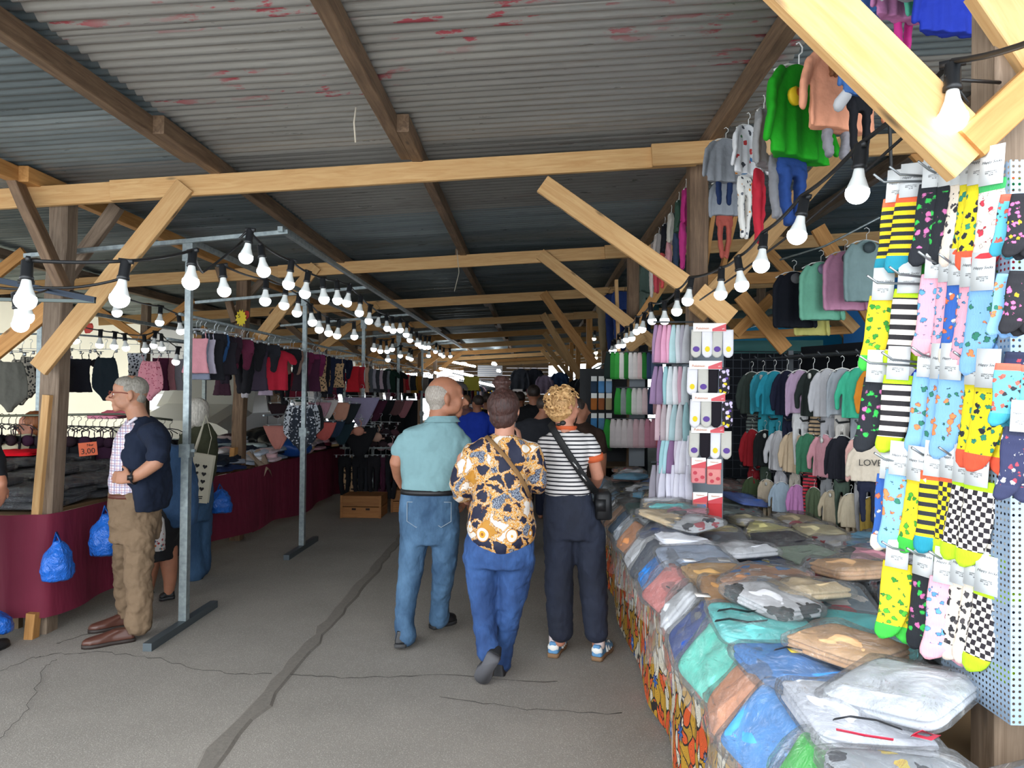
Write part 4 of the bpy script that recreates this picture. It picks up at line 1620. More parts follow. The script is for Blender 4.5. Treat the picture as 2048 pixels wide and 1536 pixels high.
def plaid():
    t = NT('checked_shirt')
    v = t.co()
    s = t.sep(v)
    col = None
    x = t.math('ADD', s[0], t.math('MULTIPLY', s[1], .6))

    def ln(a, per, duty, off=0.0):
        return t.math('LESS_THAN', t.math('FRACT', t.math('ADD', t.math('DIVIDE', a, per), 50.0 + off)), duty)
    c = t.mix(t.math('MULTIPLY', ln(x, .034, .28), .75), 'e3dbe0', '8c88a8')
    c = t.mix(t.math('MULTIPLY', ln(s[2], .034, .28), .75), c, '9a94ae')
    c = t.mix(t.math('MULTIPLY', ln(x, .034, .09, .5), .8), c, '9c4a5c')
    c = t.mix(t.math('MULTIPLY', ln(s[2], .034, .09, .5), .8), c, '9c4a5c')
    t.base(c).rough(.8)
    h, _ = t.noise(v, 9, 3)
    t.bump(h, .3, .03)
    return t.m


m = MB()
m.loft([D.ring(258, 292, 840, .07, .02), D.ring(246, 310, 856, .13, .02), D.ring(237, 318, 878, .165, .02), D.ring(232, 318, 920, .175, .02), D.ring(225, 312, 965, .165, .02), D.ring(226, 306, 985, .15, .02)], 30)
D.done(m, 'checked_shirt', plaid(), .010, 3, (.08, .015))
m = MB()
m.limb([(D.p(272, 836, -.05), .012, .02), (D.p(258, 846, -.08), .008, .02), (D.p(249, 858, -.06), .008)], 10)
m.limb([(D.p(266, 836, .05), .012), (D.p(252, 842, .06), .010)], 10)
D.done(m, 'shirt_collar', plain('d9d3dc', .8), .006, 2)
NAVY = cloth('1c2538', .92, fold=8, fs=.5, var=.2)
m = MB()
m.loft([D.ring(270, 300, 832, .085, .05), D.ring(262, 318, 848, .13, .05), D.ring(258, 328, 868, .185, .04), D.ring(252, 330, 905, .2, .03), D.ring(258, 330, 945, .2, .03), D.ring(284, 330, 985, .19, .03), D.ring(283, 325, 1015, .17, .03), D.ring(285, 322, 1019, .165, .03)], 30)
m.limb([(D.p(300, 862, -.10), .075), (D.p(316, 890, -.16), .070), (D.p(318, 905, -.185), .068), (D.p(308, 918, -.20), .062)], 18)
D.done(m, 'cardigan', NAVY, .010, 4, (.12, .035), (.05, .008))
TR = cloth('7c6751', .85, fold=9, fs=.7, var=.16)
m = MB()
m.loft([D.ring(226, 310, 980, .15, .02), D.ring(225, 316, 1010, .165, .02), D.ring(226, 316, 1050, .165, .02), D.ring(230, 312, 1080, .15, .02)], 28)
m.limb([(D.p(280, 1065, -.05), .095, .1), (D.p(278, 1110, -.06), .088), (D.p(277, 1160, -.07), .08), (D.p(280, 1205, -.08), .077), (D.p(278, 1235, -.08), .080), (D.p(277, 1252, -.08), .082)], 20)
m.limb([(D.p(256, 1065, .08), .09, .1), (D.p(252, 1120, .12), .08), (D.p(252, 1180, .18), .07), (D.p(258, 1228, .22), .068)], 20)
D.done(m, 'trousers', TR, .010, 4, (.07, .035), (.03, .008))
m = MB()
m.loft([D.ring(226, 310, 984, .155, .02), D.ring(225, 311, 992, .158, .02)], 30)
D.done(m, 'belt', plain('5a2f24', .5))
m = MB()
wp = D.p(268, 954, -.205)
m.tube([wp + Vector((.02 * 0, .042 * math.cos(a), .042 * math.sin(a))) for a in [2 * PI * k / 16 for k in range(17)]], [(.011, .004)] * 17, 8)
m.box(wp + Vector((0, -.045, 0)), (.032, .012, .032))
D.done(m, 'wristwatch', plain('17171a', .4))
SHB = [plain('55342a', .4), plain('2e2420', .6)]
h_, t_ = floor_at(300, 1262), floor_at(210, 1290)
h_.y = t_.y + .1
s1 = D.shoe(h_, h_ + (t_ - h_).normalized() * .30, SHB, w=.05, h=.06)
h2, t2 = floor_at(272, 1250), floor_at(214, 1260)
D.shoe(h2, h2 + (t2 - h2).normalized() * .29, SHB, w=.05, h=.06)

# ---------------------------------------------------------------- grey-haired woman with the tote
Ew = Person('woman with straight grey hair in an olive hoodie and wide jeans behind the steel upright', 392, 1160, 6.3)
b = MB()
V, q = Ew.head(b, Ew.p(392, 822), R(75), h=.112)
b.limb([(Ew.p(397, 838), .052), (Ew.p(400, 860), .06)], 14)
b.loft([Ew.ring(368, 425, 880, .1), Ew.ring(372, 420, 960, .1)], 20)
b.limb([(Ew.p(372, 880, -.1), .045), (Ew.p(362, 930, -.1), .04), (Ew.p(340, 950, -.05), .03)], 12)
Ew.hand(b, Ew.p(340, 950, -.05), Vector((-1, .2, -.2)), Vector((0, 0, 1)), .9)
b.limb([(Ew.p(385, 965), .06), (Ew.p(384, 1145, -.04), .035)], 10)
b.limb([(Ew.p(400, 965, .03), .06), (Ew.p(401, 1135, .05), .035)], 10)
Ew.done(b, 'body', SK3, .009, 3)
Ew.eyes(V, q)
m = MB()
m.ball(V(0, -.02, .03), (.088, .095, .088), q, 20, 14)
m.ball(V(0, -.05, -.05), (.088, .06, .11), q, 20, 14)
m.limb([(V(.075, .0, .03), .03), (V(.085, .0, -.05), .032), (V(.075, -.01, -.14), .026)], 10)
m.limb([(V(-.075, .0, .03), .03), (V(-.085, .0, -.05), .032), (V(-.075, -.01, -.14), .026)], 10)
Ew.done(m, 'hair', hair_mat('8f8a80', 'd4cec2', 'straight_grey_hair', (90, 90, 5)), .007, 3, (.02, .006))
m = MB()
m.loft([Ew.ring(382, 416, 846, .07, .02), Ew.ring(370, 430, 868, .12, .02), Ew.ring(364, 434, 900, .14), Ew.ring(366, 428, 945, .15), Ew.ring(368, 424, 965, .14)], 26)
m.ball(Ew.p(414, 872, .03), (.09, .07, .07), None, 14, 10)
m.limb([(Ew.p(374, 875, -.1), .06), (Ew.p(364, 915, -.13), .056), (Ew.p(352, 942, -.1), .045)], 14)
Ew.done(m, 'hoodie', cloth('3f4130', .9, fold=8, fs=.5), .012, 4, (.1, .03))
m = MB()
m.loft([Ew.ring(366, 422, 955, .13), Ew.ring(364, 424, 1000, .14), Ew.ring(368, 418, 1040, .13)], 22)
m.limb([(Ew.p(382, 1030, -.04), .095), (Ew.p(382, 1090, -.04), .085), (Ew.p(386, 1148, -.04), .105)], 16)
m.limb([(Ew.p(404, 1030, .05), .09), (Ew.p(402, 1090, .05), .08), (Ew.p(400, 1138, .05), .09)], 16)
Ew.done(m, 'wide_jeans', denim('2a4a6b', '3f6286', 'flared_denim'), .012, 4, (.07, .02))
Ew.shoe(Ew.p(405, 1156, .0), Ew.p(380, 1158, -.05), [plain('1b1b1d', .6), plain('222', .6) if False else plain('222222', .6)])
# tote bag
g = Ew.p(396, 955, -.2)
tb = tag(empty('tote_bag', g), 'cream canvas tote bag with rows of small black hearts on the hoodie woman\'s shoulder', 'bag')
CAN = cloth('cfc9b4', .9, fold=7, fs=.4)
sc = Ew.S
W2, H2 = .115, .20
tq = Matrix.Rotation(R(8), 3, 'Y')
m = MB()
m.grid(lambda u, v: tq @ Vector(((u - .5) * 2 * W2, -.02 - .015 * math.sin(u * 3.14) - .006 * math.sin(u * 11 + v * 5), (v - .5) * 2 * H2)), 12, 12)
m.grid(lambda u, v: tq @ Vector(((.5 - u) * 2 * W2, .02 + .015 * math.sin(u * 3.14), (v - .5) * 2 * H2)), 12, 12)
m.build('bag_body', CAN, tb)
m = MB()
for sx in (-.06, .06):
    pass
m.tube([tq @ Vector((-.05, -.03, .19)), tq @ Vector((-.03, -.03, .32)), Vector((.06, .0, .52)), Vector((.10, .02, .33)), tq @ Vector((.06, -.02, .19))], [(.013, .003)] * 5, 8)
m.build('handle', CAN, tb)
HM = plain('17171a', .8)


def heart(sz):
    pts = []
    for k in range(24):
        a = 2 * PI * k / 24
        pts.append((sz * .062 * 16 * math.sin(a) ** 3 / 1.0, sz * .062 * (13 * math.cos(a) - 5 * math.cos(2 * a) - 2 * math.cos(3 * a) - math.cos(4 * a))))
    return pts


for r_ in range(5):
    for c_ in range(3):
        if r_ == 4 and c_ == 2:
            continue
        m = MB()
        cx, cz = -.068 + c_ * .066, .105 - r_ * .062
        P = [tq @ Vector((cx + x, -.0455 + .0 * x, cz + z)) for x, z in heart(.020)]
        m.quad(P)
        m.build('heart_print', HM, tb, False)
m = MB().box(tq @ Vector((.062, -.046, -.145)), (.04, .001, .008)).box(tq @ Vector((.062, -.046, -.16)), (.036, .001, .008))
m.build('logo_print', HM, tb, False)

# ---------------------------------------------------------------- person bending over the stall
G = Person('person in a denim shirt and black skirt bending over the burgundy stall', 335, 1190, 5.55)
b = MB()
b.limb([(G.p(336, 1095, 0), .07), (G.p(338, 1130), .062), (G.p(340, 1160), .048), (G.p(338, 1185), .036)], 14)
b.limb([(G.p(312, 1095, .16), .07), (G.p(302, 1140, .18), .055), (G.p(298, 1180, .2), .036)], 14)
b.loft([G.ring(310, 345, 1060, .10), G.ring(318, 355, 1000, .10), G.ring(328, 370, 940, .08)], 20)
b.limb([(G.p(338, 925, 0), .08), (G.p(300, 905, .1), .08), (G.p(270, 895, .15), .05)], 14)
Vg, qg = G.head(b, G.p(262, 890, .2), R(80), h=.11)
b.limb([(G.p(300, 925, .1), .04), (G.p(270, 960, .2), .035), (G.p(245, 968, .3), .026)], 10)
G.hand(b, G.p(245, 968, .3), Vector((-1, .3, -.2)), Vector((0, 0, 1)), .9)
G.done(b, 'body', SK1, .010, 3)
G.done(MB().ball(Vg(0, -.03, .03), (.088, .095, .09), qg), 'hair', hair_mat('3a2a20', '5d4532', 'brown_hair'))
m = MB()
m.loft([G.ring(302, 352, 1116, .17), G.ring(298, 352, 1080, .17), G.ring(302, 358, 1030, .16), G.ring(308, 365, 990, .14)], 24)
G.done(m, 'skirt', plain('131316', .8), .012, 3, (.07, .02))
m = MB()
m.loft([G.ring(338, 388, 1052, .06), G.ring(318, 396, 1020, .14), G.ring(312, 392, 980, .16), G.ring(318, 386, 940, .16), G.ring(318, 378, 905, .13), G.ring(322, 364, 890, .09)], 24)
m.limb([(G.p(345, 925, 0), .13), (G.p(312, 908, .08), .125), (G.p(285, 900, .15), .09)], 16)
G.done(m, 'denim_shirt', denim('2b4c72', '3f638c', 'denim_shirt_cloth'), .012, 4, (.1, .035))
G.shoe(G.p(350, 1196, .02), G.p(318, 1201, -.02), [plain('121214', .6), plain('1c1c1e', .6)], w=.045, h=.045)
G.shoe(G.p(306, 1190, .25), G.p(286, 1194, .25), [plain('121214', .6), plain('1c1c1e', .6)], w=.045, h=.045)
# white bag printed with little fruit
g = at(312, 1066, 5.25)
wb = tag(empty('shopping_bag', g), 'white shopping bag with red and blue dots beside the brown trousers', 'bag')
WBM = NT('dotted_bag_print')
vv = WBM.co()
vo = WBM.n('ShaderNodeTexVoronoi')
vo.inputs['Scale'].default_value = 34
WBM.l(vv, vo.inputs['Vector'])
low = WBM.math('LESS_THAN', WBM.sep(vv)[2], -.0)
sel = WBM.math('MULTIPLY', WBM.math('LESS_THAN', vo.outputs[0], .3), low)
cc = WBM.ramp(WBM.sep(vo.outputs[1])[0], [(0, 'a83a3f'), (.4, '44506e'), (.6, 'c4622f'), (.8, '5f7f86')], True)
WBM.base(WBM.mix(sel, 'd9d3cf', cc)).rough(.6)
m = MB()
m.loft([((0, 0, -.125), .055, .04), ((0, 0, -.12), .06, .045), ((0, 0, 0), .062, .04), ((0, 0, .10), .055, .02), ((.01, 0, .12), .03, .012)], 20, e=.6)
m.build('bag_body', WBM.m, wb)
m = MB()
m.tube([(-.03, 0, .1), (-.02, 0, .16), (.01, 0, .2), (.03, 0, .16), (.03, 0, .1)], [(.008, .002)] * 5, 6)
m.build('handle', WHITEP, wb)

# ---------------------------------------------------------------- stallholder and the cut-off shopper
Hh = Person('brown-haired person in a cream top leaning over behind the near left post', 60, 1200, 6.2)
b = MB()
V, q = Hh.head(b, Hh.p(62, 850), R(120), h=.115)
b.loft([Hh.ring(10, 72, 880, .1), Hh.ring(0, 60, 930, .12), Hh.ring(-10, 55, 1000, .12)], 20)
b.limb([(Hh.p(50, 870), .05), (Hh.p(58, 862), .055)], 12)
b.limb([(Hh.p(20, 885), .05), (Hh.p(-10, 930), .045), (Hh.p(5, 965, -.1), .03)], 12)
Hh.hand(b, Hh.p(5, 965, -.1), Vector((.8, -.5, -.3)), Vector((0, 0, 1)), .9)
b.limb([(Hh.p(15, 1000), .08), (Hh.p(15, 1090), .05), (Hh.p(15, 1170), .035)], 12)
b.limb([(Hh.p(38, 1000), .08), (Hh.p(38, 1090), .05), (Hh.p(38, 1170), .035)], 12)
Hh.done(b, 'body', SK3, .011, 3)
Hh.done(MB().ball(V(0, -.03, .03), (.09, .10, .095), q).ball(V(0, -.05, -.03), (.07, .06, .08), q), 'hair', hair_mat('6b3a1c', '9a5c2c', 'auburn_hair'), .009, 2, (.02, .01))
m = MB()
m.loft([Hh.ring(20, 75, 868, .1), Hh.ring(2, 74, 885, .15), Hh.ring(-10, 66, 920, .16), Hh.ring(-15, 62, 970, .16), Hh.ring(-12, 58, 990, .15)], 24)
Hh.done(m, 'top', cloth('c9c4a6', .9, fold=8), .012, 3, (.1, .03))
m = MB()
m.loft([Hh.ring(-12, 60, 985, .16), Hh.ring(-12, 60, 1030, .16)], 20)
m.limb([(Hh.p(12, 1020), .1), (Hh.p(15, 1165), .08)], 12)
m.limb([(Hh.p(40, 1020), .1), (Hh.p(38, 1165), .08)], 12)
Hh.done(m, 'trousers', plain('1b1c22', .8), .014, 3)
Hh.shoe(Hh.p(15, 1195, 0), Hh.p(25, 1195, -.25), [plain('1b1b1d', .6), plain('222222', .6)])
Hh.shoe(Hh.p(45, 1195, 0), Hh.p(52, 1195, -.25), [plain('1b1b1d', .6), plain('222222', .6)])
I = Person('shopper cut off by the left edge of the picture, black sleeve and bare hand', -70, 1300, 4.35)
b = MB()
V, q = I.head(b, I.p(-78, 782), R(-20), h=.12)
b.limb([(I.p(-78, 805), .058), (I.p(-78, 840), .065)], 12)
b.loft([I.ring(-135, -22, 875, .1), I.ring(-130, -28, 960, .12), I.ring(-130, -28, 1010, .12)], 20)
b.limb([(I.p(-28, 880), .05), (I.p(-12, 930), .045), (I.p(0, 960, -.05), .036), (I.p(4, 970, -.06), .03)], 12)
I.hand(b, I.p(3, 968, -.06), Vector((.0, -.1, -1)), Vector((1, -.3, 0)), 1.0, .4)
b.limb([(I.p(-128, 880), .05), (I.p(-142, 930), .045), (I.p(-146, 985), .032)], 12)
I.hand(b, I.p(-146, 985), Vector((0, -.1, -1)), Vector((-1, 0, 0)), 1.0, .4)
b.limb([(I.p(-105, 1020), .08), (I.p(-105, 1150), .05), (I.p(-105, 1290), .035)], 12)
b.limb([(I.p(-52, 1020), .08), (I.p(-52, 1150), .05), (I.p(-52, 1290), .035)], 12)
I.done(b, 'body', SK1, .010, 3)
I.done(MB().ball(V(0, -.02, .03), (.085, .1, .09), q), 'hair', hair_mat('3a3430', '57504a', 'dark_hair'))
m = MB()
m.loft([I.ring(-100, -55, 845, .07), I.ring(-138, -18, 865, .12), I.ring(-138, -20, 900, .13), I.ring(-132, -26, 1010, .13)], 24)
m.limb([(I.p(-28, 878), .068), (I.p(-12, 925), .062), (I.p(-2, 955, -.04), .05)], 14)
m.limb([(I.p(-128, 878), .068), (I.p(-142, 925), .062), (I.p(-146, 965), .05)], 14)
I.done(m, 'jacket', cloth('17181c', .8, fold=8), .012, 4, (.1, .03))
m = MB()
m.loft([I.ring(-134, -24, 1005, .13), I.ring(-134, -24, 1050, .13)], 20)
m.limb([(I.p(-106, 1040), .1), (I.p(-105, 1280), .07)], 14)
m.limb([(I.p(-52, 1040), .1), (I.p(-52, 1280), .07)], 14)
I.done(m, 'trousers', cloth('232733', .8), .014, 3)
for px in (-105, -52):
    I.shoe(I.p(px, 1325, -.05), I.p(px, 1325, -.05) + Vector((0, .28, 0)), [plain('1b1b1d', .6), plain('222222', .6)])
    

# ---------------------------------------------------------------- people further down the hall
def walker(label, px, Y, h, top, low, skin, hairc, face=0.0, wdt=1.0, bag=None, lean=0.0, longhair=False, dress=False):
    g = at(px, 800, Y)
    W = Person(label, px, 800, Y)
    x0 = g.x
    k = h / 1.72
    P = lambda x, y, z: Vector((x0 + x * wdt, Y + y, z * k))
    b = MB()
    V, q = W.head(b, P(lean * .2, lean * .1, 1.60), face, h=.116 * k)
    b.limb([(P(lean * .15, 0, 1.52), .055), (P(0, 0, 1.42), .07)], 12)
    b.loft([(P(0, 0, 1.38), .15 * wdt, .09), (P(0, 0, 1.1), .14 * wdt, .1), (P(0, 0, .9), .15 * wdt, .1)], 18)
    for sx in (-1, 1):
        b.limb([(P(sx * .19, 0, 1.36), .045), (P(sx * .24, .0, 1.12), .042), (P(sx * .25, .06, .88), .028)], 10)
        b.ball(P(sx * .25, .08, .80), (.025, .035, .06), None, 8, 6)
        b.limb([(P(sx * .09, 0, .85), .075), (P(sx * .1, .02 * sx, .5), .055), (P(sx * .1, .05 * sx, .08), .04)], 10)
        b.ball(P(sx * .1, .05 * sx + .05, .04), (.04, .11, .035), None, 8, 6)
    W.done(b, 'body', skin, .016, 2)
    m = MB().ball(V(0, -.02, .03), (.086 * k, .1 * k, .09 * k), q, 14, 10)
    if longhair:
        m.ball(V(0, -.06, -.06), (.085, .05, .12), q, 14, 10)
    W.done(m, 'hair', hairc, .014, 1)
    m = MB()
    zb = .75 if not dress else .55
    m.loft([(P(0, 0, 1.47), .07 * wdt, .06), (P(0, 0, 1.42), .17 * wdt, .1), (P(0, 0, 1.34), .21 * wdt, .12), (P(0, 0, 1.1), .17 * wdt, .125), (P(0, 0, .92), .19 * wdt, .135), (P(0, 0, zb), .2 * wdt, .13)], 20)
    for sx in (-1, 1):
        m.limb([(P(sx * .19, 0, 1.36), .065), (P(sx * .23, 0, 1.18), .062)], 12)
    W.done(m, 'dress' if dress else 'shirt', top, .016, 3, (.1, .03))
    if not dress:
        m = MB()
        m.loft([(P(0, 0, .95), .17 * wdt, .12), (P(0, 0, .8), .19 * wdt, .12)], 16)
        for sx in (-1, 1):
            m.limb([(P(sx * .09, 0, .82), .095), (P(sx * .1, .02 * sx, .5), .075), (P(sx * .1, .05 * sx, .1), .07)], 12)
        W.done(m, 'trousers', low, .016, 2)
    return W


TEE = cloth('22252c')
BLK = cloth('131418')
HD = hair_mat('221a16', '3d2f28', 'far_dark_hair')
walker('woman in a bright blue dress further down the aisle, left of the bun', 955, 10.2, 1.60, cloth('2747c4'), TEE, SK1, HD, R(40), 1.0, dress=True)
walker('person in black walking just right of the blue dress', 975, 11.0, 1.63, BLK, TEE, SK1, HD, 0, .9)
walker('man in black T-shirt and cap seen between the bun and the curly head', 1067, 9.5, 1.74, BLK, cloth('23283a'), SK1, HD, 0, 1.05)
walker('heavy man in a charcoal T-shirt leaning behind the blonde curls', 1078, 7.6, 1.60, cloth('2b2d33'), cloth('23283a'), SK1, HD, R(-60), 1.25, lean=.3)
walker('shopper in pink far down the aisle behind the polo man\'s face', 932, 13.0, 1.60, cloth('c08a86'), TEE, SK3, hair_mat('8a6a50', 'b08c6a', 'light_brown_hair'), R(20))
walker('shopper in a dark blue top right beside the bun', 1040, 11.5, 1.66, cloth('2b3348'), TEE, SK1, HD, R(0), .9)
walker('distant shopper with a pale shirt in the middle of the crowd', 990, 17.0, 1.66, cloth('8f8a80'), TEE, SK1, HD, 0)
walker('distant shopper in a grey top at the end of the aisle', 1030, 19.0, 1.7, cloth('4c4f58'), TEE, SK1, HD, 0)
walker('distant shopper in maroon at the end of the aisle', 1012, 22.0, 1.7, cloth('5a2d33'), TEE, SK1, HD, 0)
walker('dark-haired shopper in profile behind the striped-shirt woman', 1158, 7.0, 1.58, cloth('3a2a22'), TEE, SK1, HD, R(-90), .95, longhair=True)
# ================================================================ shared goods shapes
def proto(mb, voxel=None, smooth=3, disp=None, disp2=None):
    o = mb.build('shape', plain('ffffff'))
    if voxel:
        remesh(o, voxel, smooth, disp, disp2)
    me = o.data
    bpy.data.objects.remove(o)
    return me


def inst(me, name, mat, parent=None, loc=(0, 0, 0), rot=(0, 0, 0), sc=(1, 1, 1)):
    o = bpy.data.objects.new(name, me)
    o.location = loc
    o.rotation_euler = rot
    o.scale = (sc, sc, sc) if isinstance(sc, (int, float)) else sc
    if parent is not None:
        o.parent = parent
    COL.objects.link(o)
    o.material_slots[0].link = 'OBJECT'
    o.material_slots[0].material = mat
    return o


def shirt_proto(w=.30, h=.36, sl=.26, out=.06, seed=0, short=False, open_=0.0):
    """hanging shirt, collar at z=0, facing -Y"""
    rr = random.Random(seed)
    m = MB()
    n = 28
    rings = []
    for k in range(13):
        v = k / 12
        hw = w / 2 * (.30 + .70 * min(1, v * 7)) * (1 + .10 * v)
        z = -.018 * (1 - min(1, v * 6)) * 0 - v * h - (.0 if v else 0)
        th = .018 + .016 * v
        ring = []
        for j in range(n):
            a = 2 * PI * j / n
            ca, sa = math.cos(a), math.sin(a)
            x = hw * math.copysign(abs(ca) ** .7, ca)
            y = th * sa + (.012 * math.sin(x * 60 + seed) + .006 * math.sin(x * 130 + v * 2)) * v
            zz = z - .035 * (abs(x) / (w / 2)) * max(0, 1 - v * 3)
            ring.append((x, y, zz))
        rings.append(ring)
    m.rings(rings)
    for s in (-1, 1):
        x0 = s * w * .43
        if short:
            m.limb([((x0 * .8, 0, -.055), .035, .02), ((x0 + s * .05, 0, -.10), .05, .016), ((x0 + s * .075, -.004, -.14), .052, .014)], 12)
        else:
            m.limb([((x0 * .8, 0, -.05), .032, .02), ((x0 + s * out * .5, -.005, -.12), .040, .02), ((x0 + s * out, -.012 + rr.uniform(-.02, .02), -.05 - sl * .65), .032, .017), ((x0 + s * out * 1.0, -.02 + rr.uniform(-.02, .02), -.05 - sl), .026, .015)], 12)
    return proto(m, .008, 3, (.05, .010))


def pants_proto(w=.20, h=.40, seed=0, close=.5):
    m = MB()
    m.loft([((0, 0, 0), w / 2 * .85, .018), ((0, 0, -.02), w / 2 * .95, .022), ((0, 0, -.09), w / 2, .028), ((0, 0, -.13), w / 2 * .95, .026)], 20)
    for s in (-1, 1):
        m.limb([((s * w * .24, 0, -.10), w * .26, .024), ((s * w * .26, 0, -h * .6), w * .20, .022), ((s * w * .22 * close * 2, .005 * s, -h + .03), w * .15, .02), ((s * w * .21 * close * 2, 0, -h), w * .16, .018)], 12)
    return proto(m, .008, 3, (.05, .014))


SH = [shirt_proto(seed=1), shirt_proto(.28, .34, .30, .03, 2), shirt_proto(.32, .36, .24, .08, 3)]
SHL = shirt_proto(.28, .44, .38, .03, 7)
SHS = [shirt_proto(.30, .34, 0, 0, 4, True), shirt_proto(.26, .42, 0, 0, 5, True)]
PT = [pants_proto(seed=1), pants_proto(.17, .42, 2, .35)]


def hanger_proto():
    m = MB()
    m.tube([(-.14, 0, -.05), (-.07, 0, -.012), (0, 0, 0), (.07, 0, -.012), (.14, 0, -.05)], .005, 6)
    m.tube([(0, 0, 0), (0, 0, .04), (.018, 0, .055), (.02, 0, .075), (0, 0, .088), (-.016, 0, .078)], .0028, 6)
    return proto(m)


HG = hanger_proto()
CLIPH = proto(MB().tube([(-.13, 0, -.01), (.13, 0, -.01)], .003, 6).tube([(0, 0, -.01), (0, 0, .05), (.014, 0, .065), (.014, 0, .08), (0, 0, .09), (-.012, 0, .08)], .0025, 6).box((-.1, 0, -.025), (.02, .012, .035)).box((.1, 0, -.025), (.02, .012, .035)))
WHT = plain('dcdcd8', .4)
BLKP = plain('191a1d', .4)


def printed(c, motif, scale=16, thr=.25, name='printed_fabric'):
    """small scattered motif print on plain fabric"""
    k = ('pr', c, tuple(motif), scale, thr)
    if k in MC:
        return MC[k]
    t = NT(name)
    v = t.co()
    vo = t.n('ShaderNodeTexVoronoi')
    vo.inputs['Scale'].default_value = scale
    t.l(v, vo.inputs['Vector'])
    n, _ = t.noise(v, scale * 3, 2)
    d = t.math('ADD', vo.outputs[0], t.math('MULTIPLY', t.math('SUBTRACT', n, .5), .5))
    st = [(i / len(motif), q) for i, q in enumerate(motif)]
    cc = t.ramp(t.sep(vo.outputs[1])[0], st, True) if len(motif) > 1 else motif[0]
    t.base(t.mix(t.math('LESS_THAN', d, thr), c, cc)).rough(.85)
    h, _ = t.noise(v, 12, 3)
    t.bump(h, .25, .03)
    MC[k] = t.m
    return t.m


def kid_set(loc, rz, top, low, label, group, ti=0, pi_=0, sc=1.0, swing=0.0, drop=.27, px=.0, hanger=True, motif=None, cat='pyjamas', short=False, tz=1.0):
    r = tag(empty('hanging_outfit', loc, rz), label, cat, group)
    r.scale = (sc, sc, sc)
    r.rotation_euler = (swing, 0, rz)
    if hanger:
        inst(HG, 'hanger', WHT, r, (0, 0, -.088))
    inst(SHL if ti == 9 else (SHS if short else SH)[ti], 'shirt', top, r, (0, 0, -.085))
    if low is not None:
        inst(PT[pi_], 'trousers', low, r, (px, .028, -.085 - drop), sc=(1, 1, tz))
    if motif:
        for (kind, c, x, z, s) in motif:
            m = MB()
            if kind == 'disc':
                m.loft([((x, -.056, z), s, s), ((x, -.040, z), s, s)], 14, ux=Vector((1, 0, 0)), uy=Vector((0, 0, 1)))
            elif kind == 'bear':
                m.ball((x, -.046, z), (s * .5, .022, s * .8)).ball((x, -.050, z + s * 1.0), (s * .42, .014, s * .38))
                m.ball((x - s * .35, -.046, z + s * 1.3), (s * .15, .014, s * .15)).ball((x + s * .35, -.046, z + s * 1.3), (s * .15, .014, s * .15))
                m.ball((x - s * .25, -.046, z - s * .8), (s * .2, .014, s * .35)).ball((x + s * .25, -.046, z - s * .8), (s * .2, .014, s * .35))
            o = m.build('print', plain(c, .7), r)
            if kind == 'bear':
                remesh(o, .006, 1)
    return r


